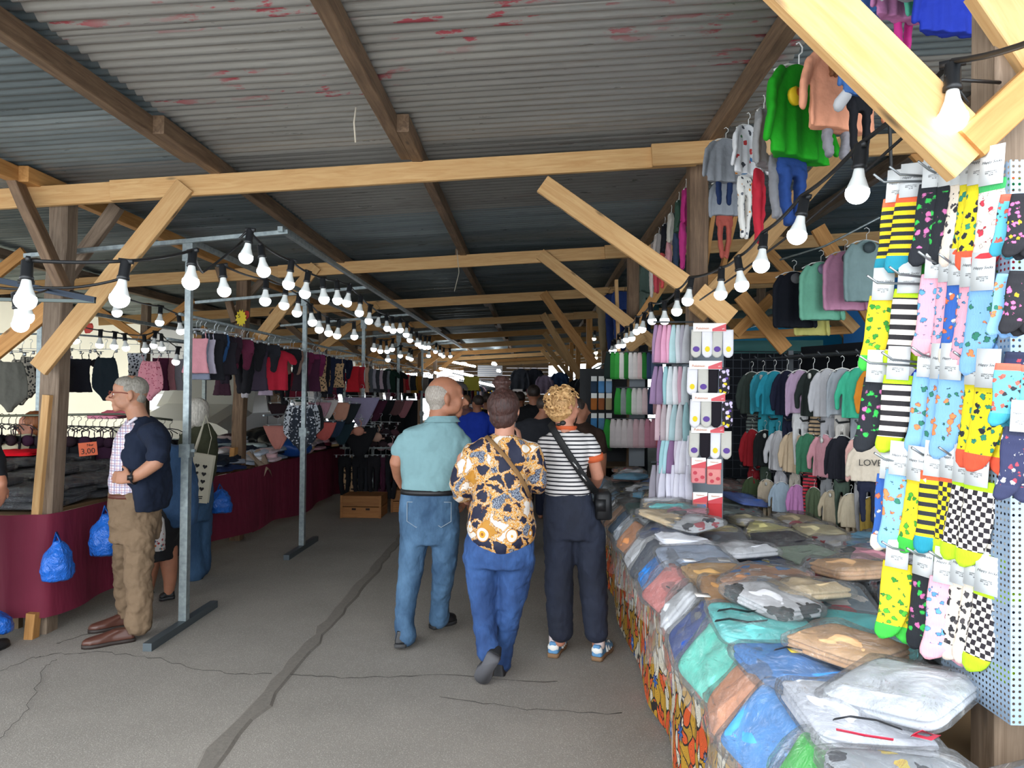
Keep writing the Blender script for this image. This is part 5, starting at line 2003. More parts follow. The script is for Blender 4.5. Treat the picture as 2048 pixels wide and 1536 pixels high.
# ---------------------------------------------------------------- sets hung from the right purlin
G1 = 'children\'s sets hung along the right purlin'
CAR = printed('dfe0e2', ['3a78b0', 'd98a2c', '4a8a5a', '3c3f48', 'c23b3b'], 15, .30, 'car_print')
STARB = printed('d9d8d2', ['5f646c', 'd08a3a', '3b3e44'], 26, .25)
gray = cloth('9b9ca0')
sets = [
    # px, py of the hook, depth, yaw, top, trousers, scale, label
    (1728, 40, 2.75, 25, cloth('3f66a0'), cloth('16171c'), 1.30, 'blue top with dark trousers and a grey cuff, half hidden by the near pine brace', 0, 0, .3),
    (1684, 50, 3.0, 22, cloth('efa583'), cloth('8d8a90'), 1.38, 'peach sweatshirt with a brown bear print and grey trousers', 2, 0, .29),
    (1598, 85, 3.2, 34, cloth('1f9a1c'), cloth('1f3d78'), 1.42, 'bright green sweatshirt with a yellow smiling banana-like print over blue trousers', 0, 1, .34),
    (1566, 150, 3.45, 48, cloth('d3b184'), cloth('8f8f94'), 1.25, 'beige sweatshirt with grey cuffs over grey trousers', 1, 1, .33),
    (1528, 190, 3.65, 58, cloth('a3a3a3'), cloth('c22a3c'), 1.25, 'plain grey top over red leggings', 1, 1, .36),
    (1497, 225, 3.9, 40, CAR, STARB, 1.25, 'white top printed with little cars over star-printed trousers', 0, 1, .36),
    (1452, 255, 4.15, 12, cloth('90949a'), cloth('1d2f55'), 1.15, 'grey top with dark writing and one navy leg, in front of the rough post', 0, 0, .12),
    (1452, 340, 4.35, 10, cloth('8a8f96'), cloth('9c4b40'), 1.05, 'rust-coloured trousers under a grey top beside the rough post', 1, 1, .30),
    (1390, 352, 5.1, 70, cloth('0f6a58'), cloth('2f7a70'), 1.30, 'dark teal top hung just left of the rough post', 1, 1, .33),
    (1372, 385, 5.45, 70, cloth('c2357f'), cloth('cf3d8c'), 1.30, 'magenta top and trousers beside the dark teal top', 1, 1, .33),
    (1358, 405, 5.8, 70, cloth('3f5a4c'), cloth('35435a'), 1.25, 'bottle green top behind the magenta set', 0, 1, .33),
    (1343, 430, 6.2, 70, cloth('cfc9bd'), cloth('c98f94'), 1.25, 'cream top with pale pink trousers on the right purlin', 1, 1, .33),
    (1330, 447, 6.6, 70, cloth('1f2028'), cloth('d0524f'), 1.25, 'black top with coral trousers on the right purlin', 0, 1, .33),
    (1318, 462, 7.0, 60, cloth('d5c9c2'), cloth('cf4d58'), 1.25, 'pale top with red spotted trousers on the right purlin', 1, 0, .33),
    (1308, 475, 7.4, 70, cloth('b7a39a'), cloth('dccfc6'), 1.2, 'dusty beige set near the second right post', 0, 1, .33),
    (1290, 505, 8.3, 60, cloth('6f8378'), cloth('8d9c8f'), 1.3, 'sage green set beyond the second right post', 1, 1, .33),
    (1282, 515, 8.7, 50, cloth('8b9a8b'), cloth('a9b5a5'), 1.3, 'light sage set beyond the second right post', 0, 0, .33),
    (1293, 545, 9.2, 20, cloth('22403f'), cloth('1d2a3c'), 1.3, 'dark green set low beyond the second right post', 0, 0, .33),
]
SCF = {0: .50, 1: .70, 2: .80, 3: .72, 4: .66, 15: .8, 16: .8, 17: .8}
for i, (px, py, Yd, yaw, tm, lm, sc_, lb, ti, pi_, dr) in enumerate(sets):
    p = at(px, py, Yd)
    mt = None
    if i == 1:
        mt = [('bear', '7a4a28', -.085, -.20, .045)]
    if i == 2:
        mt = [('disc', 'e8c21c', -.085, -.24, .034), ('disc', 'd2571e', -.075, -.225, .014)]
    if i < 15:
        zt = roof_z(p.x) - .08
        p.z = min(p.z, zt)
    if 7 < i < 15:
        p.z = roof_z(1.13) - .10
    kid_set(p, R(yaw), tm, lm, lb, G1, ti, pi_, sc_ * SCF.get(i, .60), 0.0, dr, motif=mt, tz={1: .42, 2: .62, 3: .75}.get(i, 1.0))
# small sock ends on the near blue set
sp_ = at(1705, 150, 2.72)
inst(proto(MB().limb([((0, 0, 0), .028, .012), ((-.02, 0, -.07), .028, .014), ((-.05, 0, -.11), .03, .016)], 12)), 'hanging_sock', cloth('b9b9bb'), None, sp_)
tag(bpy.data.objects['hanging_sock'], 'pale grey slipper sock hanging beside the near pine brace', 'sock')
# items hanging at the very top right
for (px, py, Yd, yaw, c, lb, ti) in ((1800, 55, 2.5, 20, 'cf86b8', 'pink top hanging at the upper right corner', 0), (1806, 100, 2.55, 30, 'e0409a', 'hot pink trousers hanging at the upper right corner', 3), (1818, 22, 2.3, 10, 'a9a9ac', 'grey top hanging between the pink and mint ones', 1), (1856, 58, 2.45, 25, '5fc4a4', 'mint top hanging at the upper right corner', 1), (1897, 85, 2.3, 10, '2338a8', 'royal blue top with a grey cuff hanging left of the near post', 0), (1765, 45, 2.6, 10, '4a78b8', 'mid blue top hanging behind the near pine brace', 0)):
    p = at(px, py, Yd) + Vector((0, 0, .30))
    p.z = min(p.z, roof_z(p.x) - .06)
    r = tag(empty('hanging_outfit', p, R(yaw)), lb, 'clothing', 'clothes at the upper right corner')
    if ti == 3:
        inst(PT[0], 'trousers', cloth(c), r, (0, 0, -.05), sc=.6)
    else:
        inst(SH[ti], 'shirt', cloth(c), r, (0, 0, -.05), sc=.62)
    inst(HG, 'hanger', WHT, r, (0, 0, -.06), sc=.7)
# dark jackets and trousers hung beyond the second right post
for (px, py, Yd, c, lb, knd) in ((1234, 585, 10.3, '2a3c70', 'navy trousers hung high by the third right post', 1), (1250, 580, 10.0, '334a86', 'blue trousers with white dots hung high by the third right post', 1), (1218, 590, 10.8, 'a08a6a', 'tan trousers hung high by the third right post', 1), (1042, 735, 24, '30343c', 'dark jacket hung on the far plank wall, left one', 0), (1068, 735, 24, '1d212b', 'dark jacket hung on the far plank wall, right one', 0), (1090, 748, 20, 'b9a6c4', 'pale lilac top hung near the far lamp', 0), (1120, 742, 20, '3c5a86', 'blue patterned bag hung near the far lamp', 0)):
    p = at(px, py, Yd)
    r = tag(empty('hanging_garment', p), lb, 'clothing')
    sc_ = {24: 2.0, 20: 1.5}.get(Yd, 1.9)
    inst(PT[0] if knd else SH[1], 'trousers' if knd else 'top', cloth(c), r, (0, 0, -.02), sc=sc_)
    inst(CLIPH if knd else HG, 'hanger', BLKP, r, (0, 0, 0), sc=1.3)

# high shirts at the back right
G2 = 'long-sleeved tops hung high at the back right'
for (px, py, Yd, c, mot, lb) in ((1588, 520, 5.9, '1a1d26', '6f6f72', 'black long-sleeved top with a grey figure print hung high'), (1642, 500, 5.7, '7fc4a6', '8d86a0', 'mint long-sleeved top with a grey square print hung high'), (1690, 478, 5.6, 'd99ab8', '4a4048', 'pink long-sleeved top with dark letters hung high'), (1733, 455, 5.4, '87a0a0', '3e4c50', 'grey-green long-sleeved top with dark scribble print hung high')):
    p = at(px, py, Yd)
    kid_set(p, R(0), cloth(c), None, lb, G2, 9, 0, 1.02, motif=[('disc', mot, 0, -.15, .04)], cat='top')
p = at(1622, 560, 6.0)
kid_set(p, 0, cloth('d6cf7a'), None, 'pale yellow top hanging behind the mint one', G2, 9, 0, .85, cat='top')
rod = tag(MB().tube([at(1560, 522, 5.95) + Vector((0, 0, .01)), at(1650, 492, 5.68) + Vector((0, 0, .0)), at(1760, 440, 5.35) + Vector((0, 0, .02))], .008, 8).build('clothes_rod', STEEL), 'thin steel rod carrying the high long-sleeved tops', 'rod')

# ================================================================ sock packs on the near pegboard
def sock_proto(bend=.03, L=.20, w=.034, twin=True):
    m = MB()
    rings = []
    n = 16
    for k in range(19):
        v = k / 18
        z = -v * L
        sh = 1.0 if v < .82 else max(.12, math.sqrt(max(0, 1 - ((v - .82) / .185) ** 2)))
        x0 = -bend * (max(0, v - .45) ** 2) * 3
        wd = w * (1 + .12 * math.sin(v * 6.28 * .8)) * sh
        ring = []
        for j in range(n):
            a = 2 * PI * j / n
            ca, sa = math.cos(a), math.sin(a)
            ring.append((x0 + wd * math.copysign(abs(ca) ** .6, ca), (.0075 + .0025 * math.sin(v * 40)) * sa * (.5 + .5 * sh) + .004 * math.sin(v * 7), z))
        rings.append(ring)
    m.rings(rings)
    return proto(m)


SOCK = sock_proto()
SOCK2 = sock_proto(-.02)


def sockmat(cuff, toe, kind, c1, c2, c3=None, L=.20, per=.022):
    k = ('sock', cuff, toe, kind, c1, c2, c3, per)
    if k in MC:
        return MC[k]
    t = NT('knit_' + kind)
    v = t.co()
    s = t.sep(v)
    oi = t.n('ShaderNodeObjectInfo')
    if kind == 'stripe':
        col = t.mix(t.math('LESS_THAN', t.math('FRACT', t.math('ADD', t.math('DIVIDE', s[2], per), 20.0)), .5), c1, c2)
    elif kind == 'check':
        ck = t.n('ShaderNodeTexChecker')
        ck.inputs['Scale'].default_value = 90
        mp = t.n('ShaderNodeMapping')
        mp.inputs['Scale'].default_value = (1, .01, 1)
        t.l(v, mp.inputs['Vector'])
        t.l(mp.outputs[0], ck.inputs['Vector'])
        col = t.mix(ck.outputs[1], c1, c2)
    else:
        comb = t.n('ShaderNodeVectorMath', operation='ADD')
        t.l(v, comb.inputs[0])
        cx = t.n('ShaderNodeCombineXYZ')
        t.l(t.math('MULTIPLY', oi.outputs['Random'], 9), cx.inputs[1])
        t.l(cx.outputs[0], comb.inputs[1])
        vo = t.n('ShaderNodeTexVoronoi')
        vo.inputs['Scale'].default_value = 52 if kind == 'spot' else 60
        t.l(comb.outputs[0], vo.inputs['Vector'])
        n, _ = t.noise(comb.outputs[0], 120, 2)
        d = t.math('ADD', vo.outputs[0], t.math('MULTIPLY', t.math('SUBTRACT', n, .5), .7))
        cc = t.mix(t.math('GREATER_THAN', t.sep(vo.outputs[1])[0], .55), c2, c3 or c2)
        col = t.mix(t.math('LESS_THAN', d, .36), c1, cc)
        rim = t.math('MULTIPLY', t.math('GREATER_THAN', d, .30), t.math('LESS_THAN', d, .38))
        if kind == 'spot':
            col = t.mix(t.math('MULTIPLY', rim, .55), col, '20252e')
    col = t.mix(t.math('GREATER_THAN', s[2], -.022), col, cuff)
    col = t.mix(t.math('LESS_THAN', s[2], -.158), col, toe)
    t.base(col).rough(.85)
    w_ = t.math('SINE', t.math('MULTIPLY', s[0], 1900.0))
    t.bump(w_, .25, .002)
    MC[k] = t.m
    return t.m


SMT = {
    'bee': sockmat('e8623c', '1f8fa6', 'stripe', 'e2c81c', '22262e', per=.0215),
    'cactus': sockmat('1b1f26', '1b1f26', 'spot', '1b1f26', '2fb54a', 'c76aa0'),
    'cream': sockmat('e4d6c4', 'e9d9c8', 'spot', 'e4d6c4', '2a2a2e', '4a4648'),
    'yellow': sockmat('d9c81a', 'e8593a', 'spot', 'e2cf1c', '2a8a72', '22262e'),
    'frog': sockmat('dcc41c', '3fc244', 'spot', 'e3cb22', '4aa82e', '2f8a2c'),
    'zebra': sockmat('b6e01e', 'b9e21f', 'stripe', 'e9dfd2', '221f22', per=.026),
    'pink': sockmat('e9a3b4', 'eca9b6', 'spot', 'e9a3b4', '5a9ac0', '4f88b4'),
    'blue': sockmat('2f5fae', 'e8dccb', 'spot', '2f5fae', 'e0704a', 'e8e0d8'),
    'carrot': sockmat('7fb0e2', '82b2e4', 'spot', '7fb0e2', 'ec8650', '2f7a62'),
    'check': sockmat('b6e01e', 'b9e21f', 'check', 'e4dccf', '241f26'),
    'ycheck': sockmat('e8623c', 'b9e21f', 'check', 'e2c81c', '22262e'),
    'red': sockmat('3fae62', 'e83c44', 'spot', 'e8dacb', 'e8dacb', 'd8384a'),
    'navyred': sockmat('1f2540', '2a2f50', 'spot', '23284a', 'c8384a', 'd8d4d8'),
    'teal': sockmat('e0604c', '3a9ab0', 'spot', '5fb0c6', 'e25a4a', '22262e'),
    'flower': sockmat('1c1c22', '1c1c22', 'spot', '1c1c22', 'e06aa4', 'd8b21c'),
}
CARDM = proto(MB().box((0, 0, -.035), (.052, .0012, .085)))
cm_ = MB()
cm_.grid(lambda u, v: ((u - .5) * .052, -.0008 + .002 * math.sin(v * 3), -.078 + .085 * v), 2, 4)
CARDC = plain('d9dcdc', .55)
INK = plain('33363c', .7)
_t = text('Happy Socks', .0115, INK, 'lettering', None, None, .0002, 'CENTER', .35)
LET = _t.data
bpy.data.objects.remove(_t)
_t = text('combed cotton\n80% / 17% / 3%\n36-40', .0042, INK, 'lettering', None, None, .0001)
LET2 = _t.data
bpy.data.objects.remove(_t)


def sock_pack(loc, rz, kind, label, n=2, sc=1.0, lean=0.0, group='sock packs on the near pegboard', second=None, card=True):
    r = tag(empty('sock_pack', loc), label, 'socks', group)
    r.rotation_euler = (lean, R(4), rz)
    r.scale = (sc, sc, sc)
    rr = random.Random(int(loc[0] * 999 + loc[2] * 777))
    for j in range(n):
        mt = SMT[second] if (second and j >= n - 1) else SMT[kind]
        inst(SOCK if j % 2 == 0 else SOCK2, 'sock', mt, r, (j * .018, .004 + j * .017, -.058 - j * .002), (0, rr.uniform(-.04, .05), rr.uniform(-.12, .12)))
    if card:
        c = inst(CARDM, 'header_card', CARDC, r, (.0, -.008, .008))
        l = bpy.data.objects.new('lettering', LET)
        l.parent = c
        l.location = (0, -.0012, -.028)
        l.rotation_euler = (PI / 2, 0, 0)
        l.scale = (.72, .72, .72)
        COL.objects.link(l)
        l = bpy.data.objects.new('lettering', LET2)
        l.parent = c
        l.location = (0, -.0012, -.052)
        l.rotation_euler = (PI / 2, 0, 0)
        COL.objects.link(l)
    return r


# perforated board: square tube around the near post
def pegboard_mat():
    t = NT('perforated_sheet')
    v = t.co()
    s = t.sep(v)
    # pattern in face coordinates: x+y runs along either face, z up; holes as true dark depth
    g = .0125
    u = t.math('ADD', s[0], s[1])
    fu = t.math('SUBTRACT', t.math('FRACT', t.math('ADD', t.math('DIVIDE', u, g), 100.0)), .5)
    fz = t.math('SUBTRACT', t.math('FRACT', t.math('ADD', t.math('DIVIDE', s[2], g), 100.0)), .5)
    d = t.math('SQRT', t.math('ADD', t.math('MULTIPLY', fu, fu), t.math('MULTIPLY', fz, fz)))
    t.base('8fa3b8').rough(.5)
    t.b.inputs['Metallic'].default_value = .1
    al = t.math('GREATER_THAN', d, .24)
    t.l(al, t.b.inputs['Alpha'])
    return t.m


PEG = pegboard_mat()
PX0, PY0, PZ0, PZ1 = .985, 1.565, .93, 2.10
peg = tag(empty('pegboard', (PX0, PY0, PZ0)), 'grey perforated metal sock board wrapped round the near right post', 'display board')
m = MB()
m.quad([(0, 0, 0), (0, .26, 0), (0, .26, PZ1 - PZ0), (0, 0, PZ1 - PZ0)])
m.quad([(0, 0, 0), (0, 0, PZ1 - PZ0), (.34, 0, PZ1 - PZ0), (.34, 0, 0)])
m.quad([(.34, 0, 0), (.34, .26, 0), (.34, .26, PZ1 - PZ0), (.34, 0, PZ1 - PZ0)])
pb = m.build('perforated_sheet', PEG, peg, False)
HOOKS = plain('9aa0a4', .35, .8)
packs = [
    # card top px,py, kind, second, label
    (1798, 352, 1.93, 'bee', None, 'black and yellow striped socks with teal toes, leftmost of the top row'),
    (1826, 340, 1.85, 'bee', 'frog', 'second black and yellow striped pack in the top row'),
    (1873, 318, 1.78, 'cactus', None, 'black socks with green cactus print in the top row'),
    (1905, 312, 1.74, 'cactus', 'cream', 'cactus print pack tucked beside the cream one in the top row'),
    (1930, 308, 1.70, 'cream', None, 'cream socks with black scribble print in the top row'),
    (1950, 306, 1.67, 'yellow', 'ycheck', 'yellow and teal patterned socks with coral toes in the top row'),
    (1966, 306, 1.64, 'yellow', None, 'yellow patterned pack nearest the board corner in the top row'),
    (1990, 306, 1.60, 'red', 'check', 'cream and red socks at the board corner in the top row'),
    (1770, 548, 1.93, 'frog', None, 'yellow socks with green frogs, leftmost of the second row'),
    (1822, 532, 1.86, 'zebra', None, 'black and cream striped socks with lime toes in the second row'),
    (1878, 500, 1.78, 'pink', None, 'pink socks with blue blossom print in the second row'),
    (1905, 505, 1.74, 'pink', 'blue', 'pink pack beside the blue one in the second row'),
    (1925, 510, 1.70, 'blue', None, 'blue socks with cream toes in the second row'),
    (1950, 512, 1.66, 'pink', None, 'pink pack between blue and orange dotted ones in the second row'),
    (1972, 518, 1.62, 'carrot', None, 'light blue and orange dotted socks near the corner in the second row'),
    (1758, 712, 1.93, 'cactus', None, 'black cactus socks, leftmost of the third row'),
    (1800, 705, 1.87, 'zebra', None, 'striped black and cream pack in the third row'),
    (1862, 698, 1.80, 'carrot', None, 'light blue carrot print socks in the third row'),
    (1888, 700, 1.75, 'carrot', None, 'second carrot print pack in the third row'),
    (1908, 700, 1.71, 'carrot', None, 'third carrot print pack in the third row'),
    (1960, 708, 1.64, 'yellow', None, 'yellow pineapple-coloured socks with coral toes in the third row'),
    (1982, 712, 1.60, 'yellow', None, 'yellow pack at the board corner in the third row'),
    (1786, 905, 1.90, 'blue', 'carrot', 'dark blue socks with pink squares in the fourth row'),
    (1805, 895, 1.85, 'carrot', None, 'carrot print socks in the fourth row'),
    (1840, 905, 1.80, 'frog', None, 'yellow and green pack behind the striped one in the fourth row'),
    (1876, 895, 1.76, 'bee', None, 'bee striped socks with a white card in the fourth row'),
    (1908, 898, 1.72, 'ycheck', None, 'yellow and black chequered socks with lime toes in the fourth row'),
    (1935, 905, 1.68, 'check', None, 'black and white chequered socks with lime toes in the fourth row'),
    (1960, 910, 1.64, 'check', None, 'chequered pack nearest the corner in the fourth row'),
    (1798, 1080, 1.86, 'frog', None, 'yellow frog socks with green toes in the lowest row'),
    (1852, 1095, 1.80, 'cactus', None, 'black cactus pack in the lowest row'),
    (1896, 1108, 1.74, 'pink', None, 'pink blossom socks with a white card in the lowest row'),
    (1930, 1110, 1.70, 'cream', 'frog', 'cream socks with scribbles in the lowest row'),
    (1958, 1112, 1.66, 'cream', None, 'second cream pack in the lowest row'),
    (1980, 1125, 1.63, 'check', None, 'chequered socks with lime toes at the lowest corner'),
]
for i, (px, py, Yd, kd, sec, lb) in enumerate(packs):
    p = at(px, py, Yd)
    big = i in (0, 1, 2, 8, 9, 10, 15, 16, 17, 22, 23, 25, 29, 31)
    sock_pack(p, R(-38 if big else -62), kd, lb, 3 if not big else 2, .98, 0, second=sec, card=True)
for (px, py) in ((1768, 360), (1800, 345), (1858, 335), (1905, 325), (1755, 562), (1800, 545), (1858, 515), (1900, 520), (1740, 722), (1785, 715), (1845, 705), (1930, 715), (1770, 915), (1845, 905), (1900, 905), (1785, 1092), (1835, 1105), (1880, 1112)):
    a_ = at(px, py, 1.9 - (px - 1740) / 260 * .3)
    hk = MB().tube([(PX0 - .0, min(max(a_.y + .03, PY0 + .02), PY0 + .24), a_.z - .02), (a_.x, a_.y, a_.z - .005), (a_.x - .03, a_.y - .01, a_.z + .012)], .003, 6)
    hk.build('hook', HOOKS, peg, org=(PX0, PY0, PZ0))
# packs on the front face of the board (right edge of the picture)
fp = [(2030, 352, 'teal', 'blue and coral patterned pack at the right picture edge, top row'), (2052, 350, 'flower', 'flower patterned pack at the right picture edge, top row'),
      (2022, 512, 'carrot', 'light blue pack at the right picture edge, second row'), (2048, 505, 'flower', 'black flower print pack at the right picture edge, second row'),
      (2040, 668, 'navyred', 'navy and red pack at the right picture edge, third row'), (2020, 690, 'teal', 'mint and black pack at the right picture edge, third row')]
for i, (px, py, kd, lb) in enumerate(fp):
    sock_pack(at(px, py, 1.50 - .03 * (i % 2)), R(-25), kd, lb, 3, .62, 0, card=False)
sock_pack(at(2040, 812, 1.46), R(-5), 'navyred', 'navy socks with red and white print under a large card at the right picture edge', 2, .72)

# ================================================================ sock display on the rough post
GM = plain('3c4146', .5, .3)
def wire_panel(name, c, w, h, yaw, mt, label, step=.05, parent=None):
    m = MB()
    q = Matrix.Rotation(yaw, 3, 'Z')
    n = int(w / step)
    for k in range(n + 1):
        x = -w / 2 + w * k / n
        m.tube([q @ Vector((x, 0, -h / 2)), q @ Vector((x, 0, h / 2))], .002, 4, cap=False)
    n = int(h / step)
    for k in range(n + 1):
        z = -h / 2 + h * k / n
        m.tube([q @ Vector((-w / 2, 0, z)), q @ Vector((w / 2, 0, z))], .002, 4, cap=False)
    r = tag(empty(name, c), label, 'display panel')
    o = m.build('wire_mesh', mt, r, False)
    o['kind'] = 'stuff'
    fr = MB()
    for a, b in (((-w / 2, 0, -h / 2), (w / 2, 0, -h / 2)), ((-w / 2, 0, h / 2), (w / 2, 0, h / 2)), ((-w / 2, 0, -h / 2), (-w / 2, 0, h / 2)), ((w / 2, 0, -h / 2), (w / 2, 0, h / 2))):
        fr.tube([q @ Vector(a), q @ Vector(b)], .005, 6)
    f_ = fr.build('frame', mt, r, False)
    f_['kind'] = 'stuff'
    return r


BOARD = plain('9aa3aa', .5)
bd = tag(empty('display_column', (1.06, 4.72, .8)), 'grey hatched board column on the rough post behind the boxed socks', 'display board')
MB().box((.0, 0, .62), (.26, .02, 1.25)).build('board', plain('77818a', .6), bd, False)
MB().box((-.14, .12, .62), (.02, .26, 1.25)).build('board', plain('5f686f', .6), bd, False)

PKM = {'w': cloth('e6e4ea', .9), 'b': cloth('c9c6bd', .9), 'k': cloth('1d1920', .9), 'p': printed('1d1920', ['d8c21f', '6d4fa0', 'cdbfe0'], 38, .42)}
_t = text('Pokémon', .030, plain('c8733a', .6), 'lettering', None, None, .0006, 'CENTER', .1)
LPK = _t.data
bpy.data.objects.remove(_t)
_t = text('x4', .022, plain('f3dcdc', .6), 'lettering', None, None, .0006)
LX4 = _t.data
bpy.data.objects.remove(_t)
ANK = proto(MB().rings([[((.029 * (1 if v < .8 else math.sqrt(max(.02, 1 - ((v - .8) / .21) ** 2)))) * math.copysign(abs(math.cos(2 * PI * j / 16)) ** .6, math.cos(2 * PI * j / 16)), .010 * math.sin(2 * PI * j / 16), -v * .165) for j in range(16)] for v in [k / 14 for k in range(15)]]))
boxes = [(1425, 648, 4.42, 'bwbw', .0), (1417, 723, 4.42, 'wbkp', .0), (1423, 787, 4.38, 'wbkp', .02), (1421, 850, 4.42, 'bkwb', .0)]
for i, (px, py, Yd, seq, dy) in enumerate(boxes):
    p = at(px, py, Yd)
    r = tag(empty('sock_multipack', p, R(-4)), ['four white and beige ankle socks under a red and white card, top pack', 'ankle sock pack with white, beige and black socks, second from the top', 'ankle sock pack with white, beige and black socks, third from the top', 'ankle sock pack with a black sock second in line, lowest of the four'][i], 'socks', 'boxed ankle socks')
    for j, c in enumerate(seq):
        o = inst(ANK, 'sock', PKM[c], r, (-.092 + j * .061, -.004 * (j % 2), -.035), (0, .03 * (1 - j % 2), 0), (1.05, 1, 1.0))
        if c in 'wb':
            col = '5b3f8c' if c == 'b' else 'dcc31d'
            m = MB().loft([((0, -.0112, -.115), .019 if c == 'b' else .014, .017), ((0, -.0100, -.115), .019 if c == 'b' else .014, .017)], 12, e=1.0, ux=Vector((1, 0, 0)), uy=Vector((0, 0, 1)))
            m.build('colour_patch', plain(col, .8), o, False)
    m = MB().box((-.02, -.02, -.022), (.19, .003, .05))
    m.build('header_card', plain('e4e0dc', .5), r, False)
    m = MB().quad([(-.005, -.0222, -.045), (.075, -.0222, -.045), (.075, -.0222, -.0), (-.005, -.0222, -.03)])
    m.build('red_field', plain('c94a52', .5), r, False)
    for me_, x, z, s in ((LPK, -.062, -.028, .66), (LX4, .058, -.03, .6)):
        l = bpy.data.objects.new('lettering', me_)
        l.parent = r
        l.location = (x, -.0235, z)
        l.rotation_euler = (PI / 2, 0, 0)
        l.scale = (s, s, s)
        COL.objects.link(l)
_t = text('Pokémon', .030, plain('c98a3a', .6), 'lettering', None, None, .0006, 'CENTER', .1)
_t2 = text('2', .05, WHITEP, 'lettering', None, None, .0006)
L2 = _t2.data
bpy.data.objects.remove(_t)
bpy.data.objects.remove(_t2)
for i, (px, py, c) in enumerate(((1397, 915, 'e08a8c'), (1428, 918, 'e0928c'), (1400, 984, 'e07a72'), (1430, 986, 'cf3f44'))):
    p = at(px, py, 4.40)
    r = tag(empty('sock_card_pack', p, R(-5)), ['pink folded socks on a red and white card, upper left of four', 'pink folded socks on a red and white card, upper right of four', 'pink card pack with a small blue panel, lower left of four', 'pink socks under a red card, lower right of four'][i], 'socks', 'pink carded socks')
    for j in range(3):
        o = MB().loft([((0, .012 * j, -.15), .036, .006), ((0, .012 * j, -.145), .041, .008), ((0, .012 * j, -.01), .041, .008), ((0, .012 * j, -.005), .036, .006)], 16, e=.5).build('sock', cloth(c if j == 0 else 'd9a09c'), r)
    MB().box((0, -.010, -.03), (.082, .003, .06)).build('header_card', plain('e6e2de', .5), r, False)
    MB().quad([(-.041, -.0122, -.06), (.041, -.0122, -.06), (.041, -.0122, -.02), (-.041, -.0122, -.045)]).build('red_field', plain('c9414a', .5), r, False)
    l = bpy.data.objects.new('lettering', LPK)
    l.parent = r
    l.location = (0, -.013, -.018)
    l.rotation_euler = (PI / 2, 0, 0)
    l.scale = (.4,) * 3
    COL.objects.link(l)
    if i < 2:
        for (x, z) in ((-.02, -.09), (.022, -.115), (-.012, -.13)):
            MB().loft([((x, -.0095, z), .012, .011), ((x, -.008, z), .012, .011)], 12, ux=Vector((1, 0, 0)), uy=Vector((0, 0, 1))).build('heart_patch', plain('b83a48', .7), r, False)
    if i == 2:
        MB().box((.008, -.0125, -.085), (.05, .002, .03)).build('blue_panel', plain('3f7fc0', .5), r, False)
        l = bpy.data.objects.new('lettering', L2)
        l.parent = r
        l.location = (0, -.014, -.086)
        l.rotation_euler = (PI / 2, 0, 0)
        l.scale = (.45,) * 3
        COL.objects.link(l)

# thin sock bundles hung on long side hooks of the rough post
THIN = proto(MB().rings([[((.012 + .016 * min(1, v * 2.2)) * math.cos(2 * PI * j / 10), .009 * math.sin(2 * PI * j / 10), -v * .235) for j in range(10)] for v in [k / 8 for k in range(9)]]))
rowsR1 = [(645, ['9a7d9c', 'c28ca8', 'e0a0bc', 'e6a9c2', 'b7d6d8', 'cfd4d8', 'a8a4ae', 'b8b8bc'], 1312, 1374), (728, ['8f7596', '8c7290', '9ac4c9', 'd3dde0', 'e3e3e6', 'c9a0ae', 'bfc8cc'], 1312, 1370), (800, ['c3a6ae', 'b6a8ac', 'd8d4d6', 'a9c4c8', 'c9c9cc', '94b8bc'], 1318, 1372), (866, ['7f6080', '9cc6cc', 'a9d2da', '8a6a90', 'cfc4d2', 'dedae6', 'e2e0ea', 'dcdce6'], 1320, 1378), (925, ['8f8a94', 'a19ca8', 'cfcdda', 'e2e0ee', 'dedcea', 'e0deea', 'dcdae8', 'd4d2e0'], 1308, 1376)]
CN = ['dusty mauve', 'pink and teal', 'grey and white']
for ri, (py, cols, x0, x1) in enumerate(rowsR1):
    for j, c in enumerate(cols):
        u = j / (len(cols) - 1)
        p = at(x0 + (x1 - x0) * u, py, 4.62 - .05 * u)
        r = tag(empty('thin_socks', p, R(20)), ['top', 'second', 'third', 'fourth', 'lowest'][ri] + ' row of hanging pastel socks left of the boxed packs, ' + ORD[j] + ' from the left', 'socks', 'pastel socks on side hooks')
        if j == 0:
            r['label'] = ['top', 'second', 'third', 'fourth', 'lowest'][ri] + ' row of hanging pastel socks left of the boxed packs, leftmost pair'
        inst(THIN, 'sock', cloth(c), r, (0, 0, -.015), (0, rnd.uniform(-.08, .08), 0), (1, 1, 1.0))
        inst(THIN, 'sock', cloth(c), r, (.014, .02, -.02), (0, rnd.uniform(-.08, .08), 0), (.95, 1, .97))
    hk = MB().tube([at(x0 - 6, py - 1, 4.62), at(x1 + 14, py - 1, 4.58)], .005, 6).build('display_hook', GM)
    tag(hk, ['top', 'second', 'third', 'fourth', 'lowest'][ri] + ' long dark hook carrying pastel socks on the rough post', 'hook')

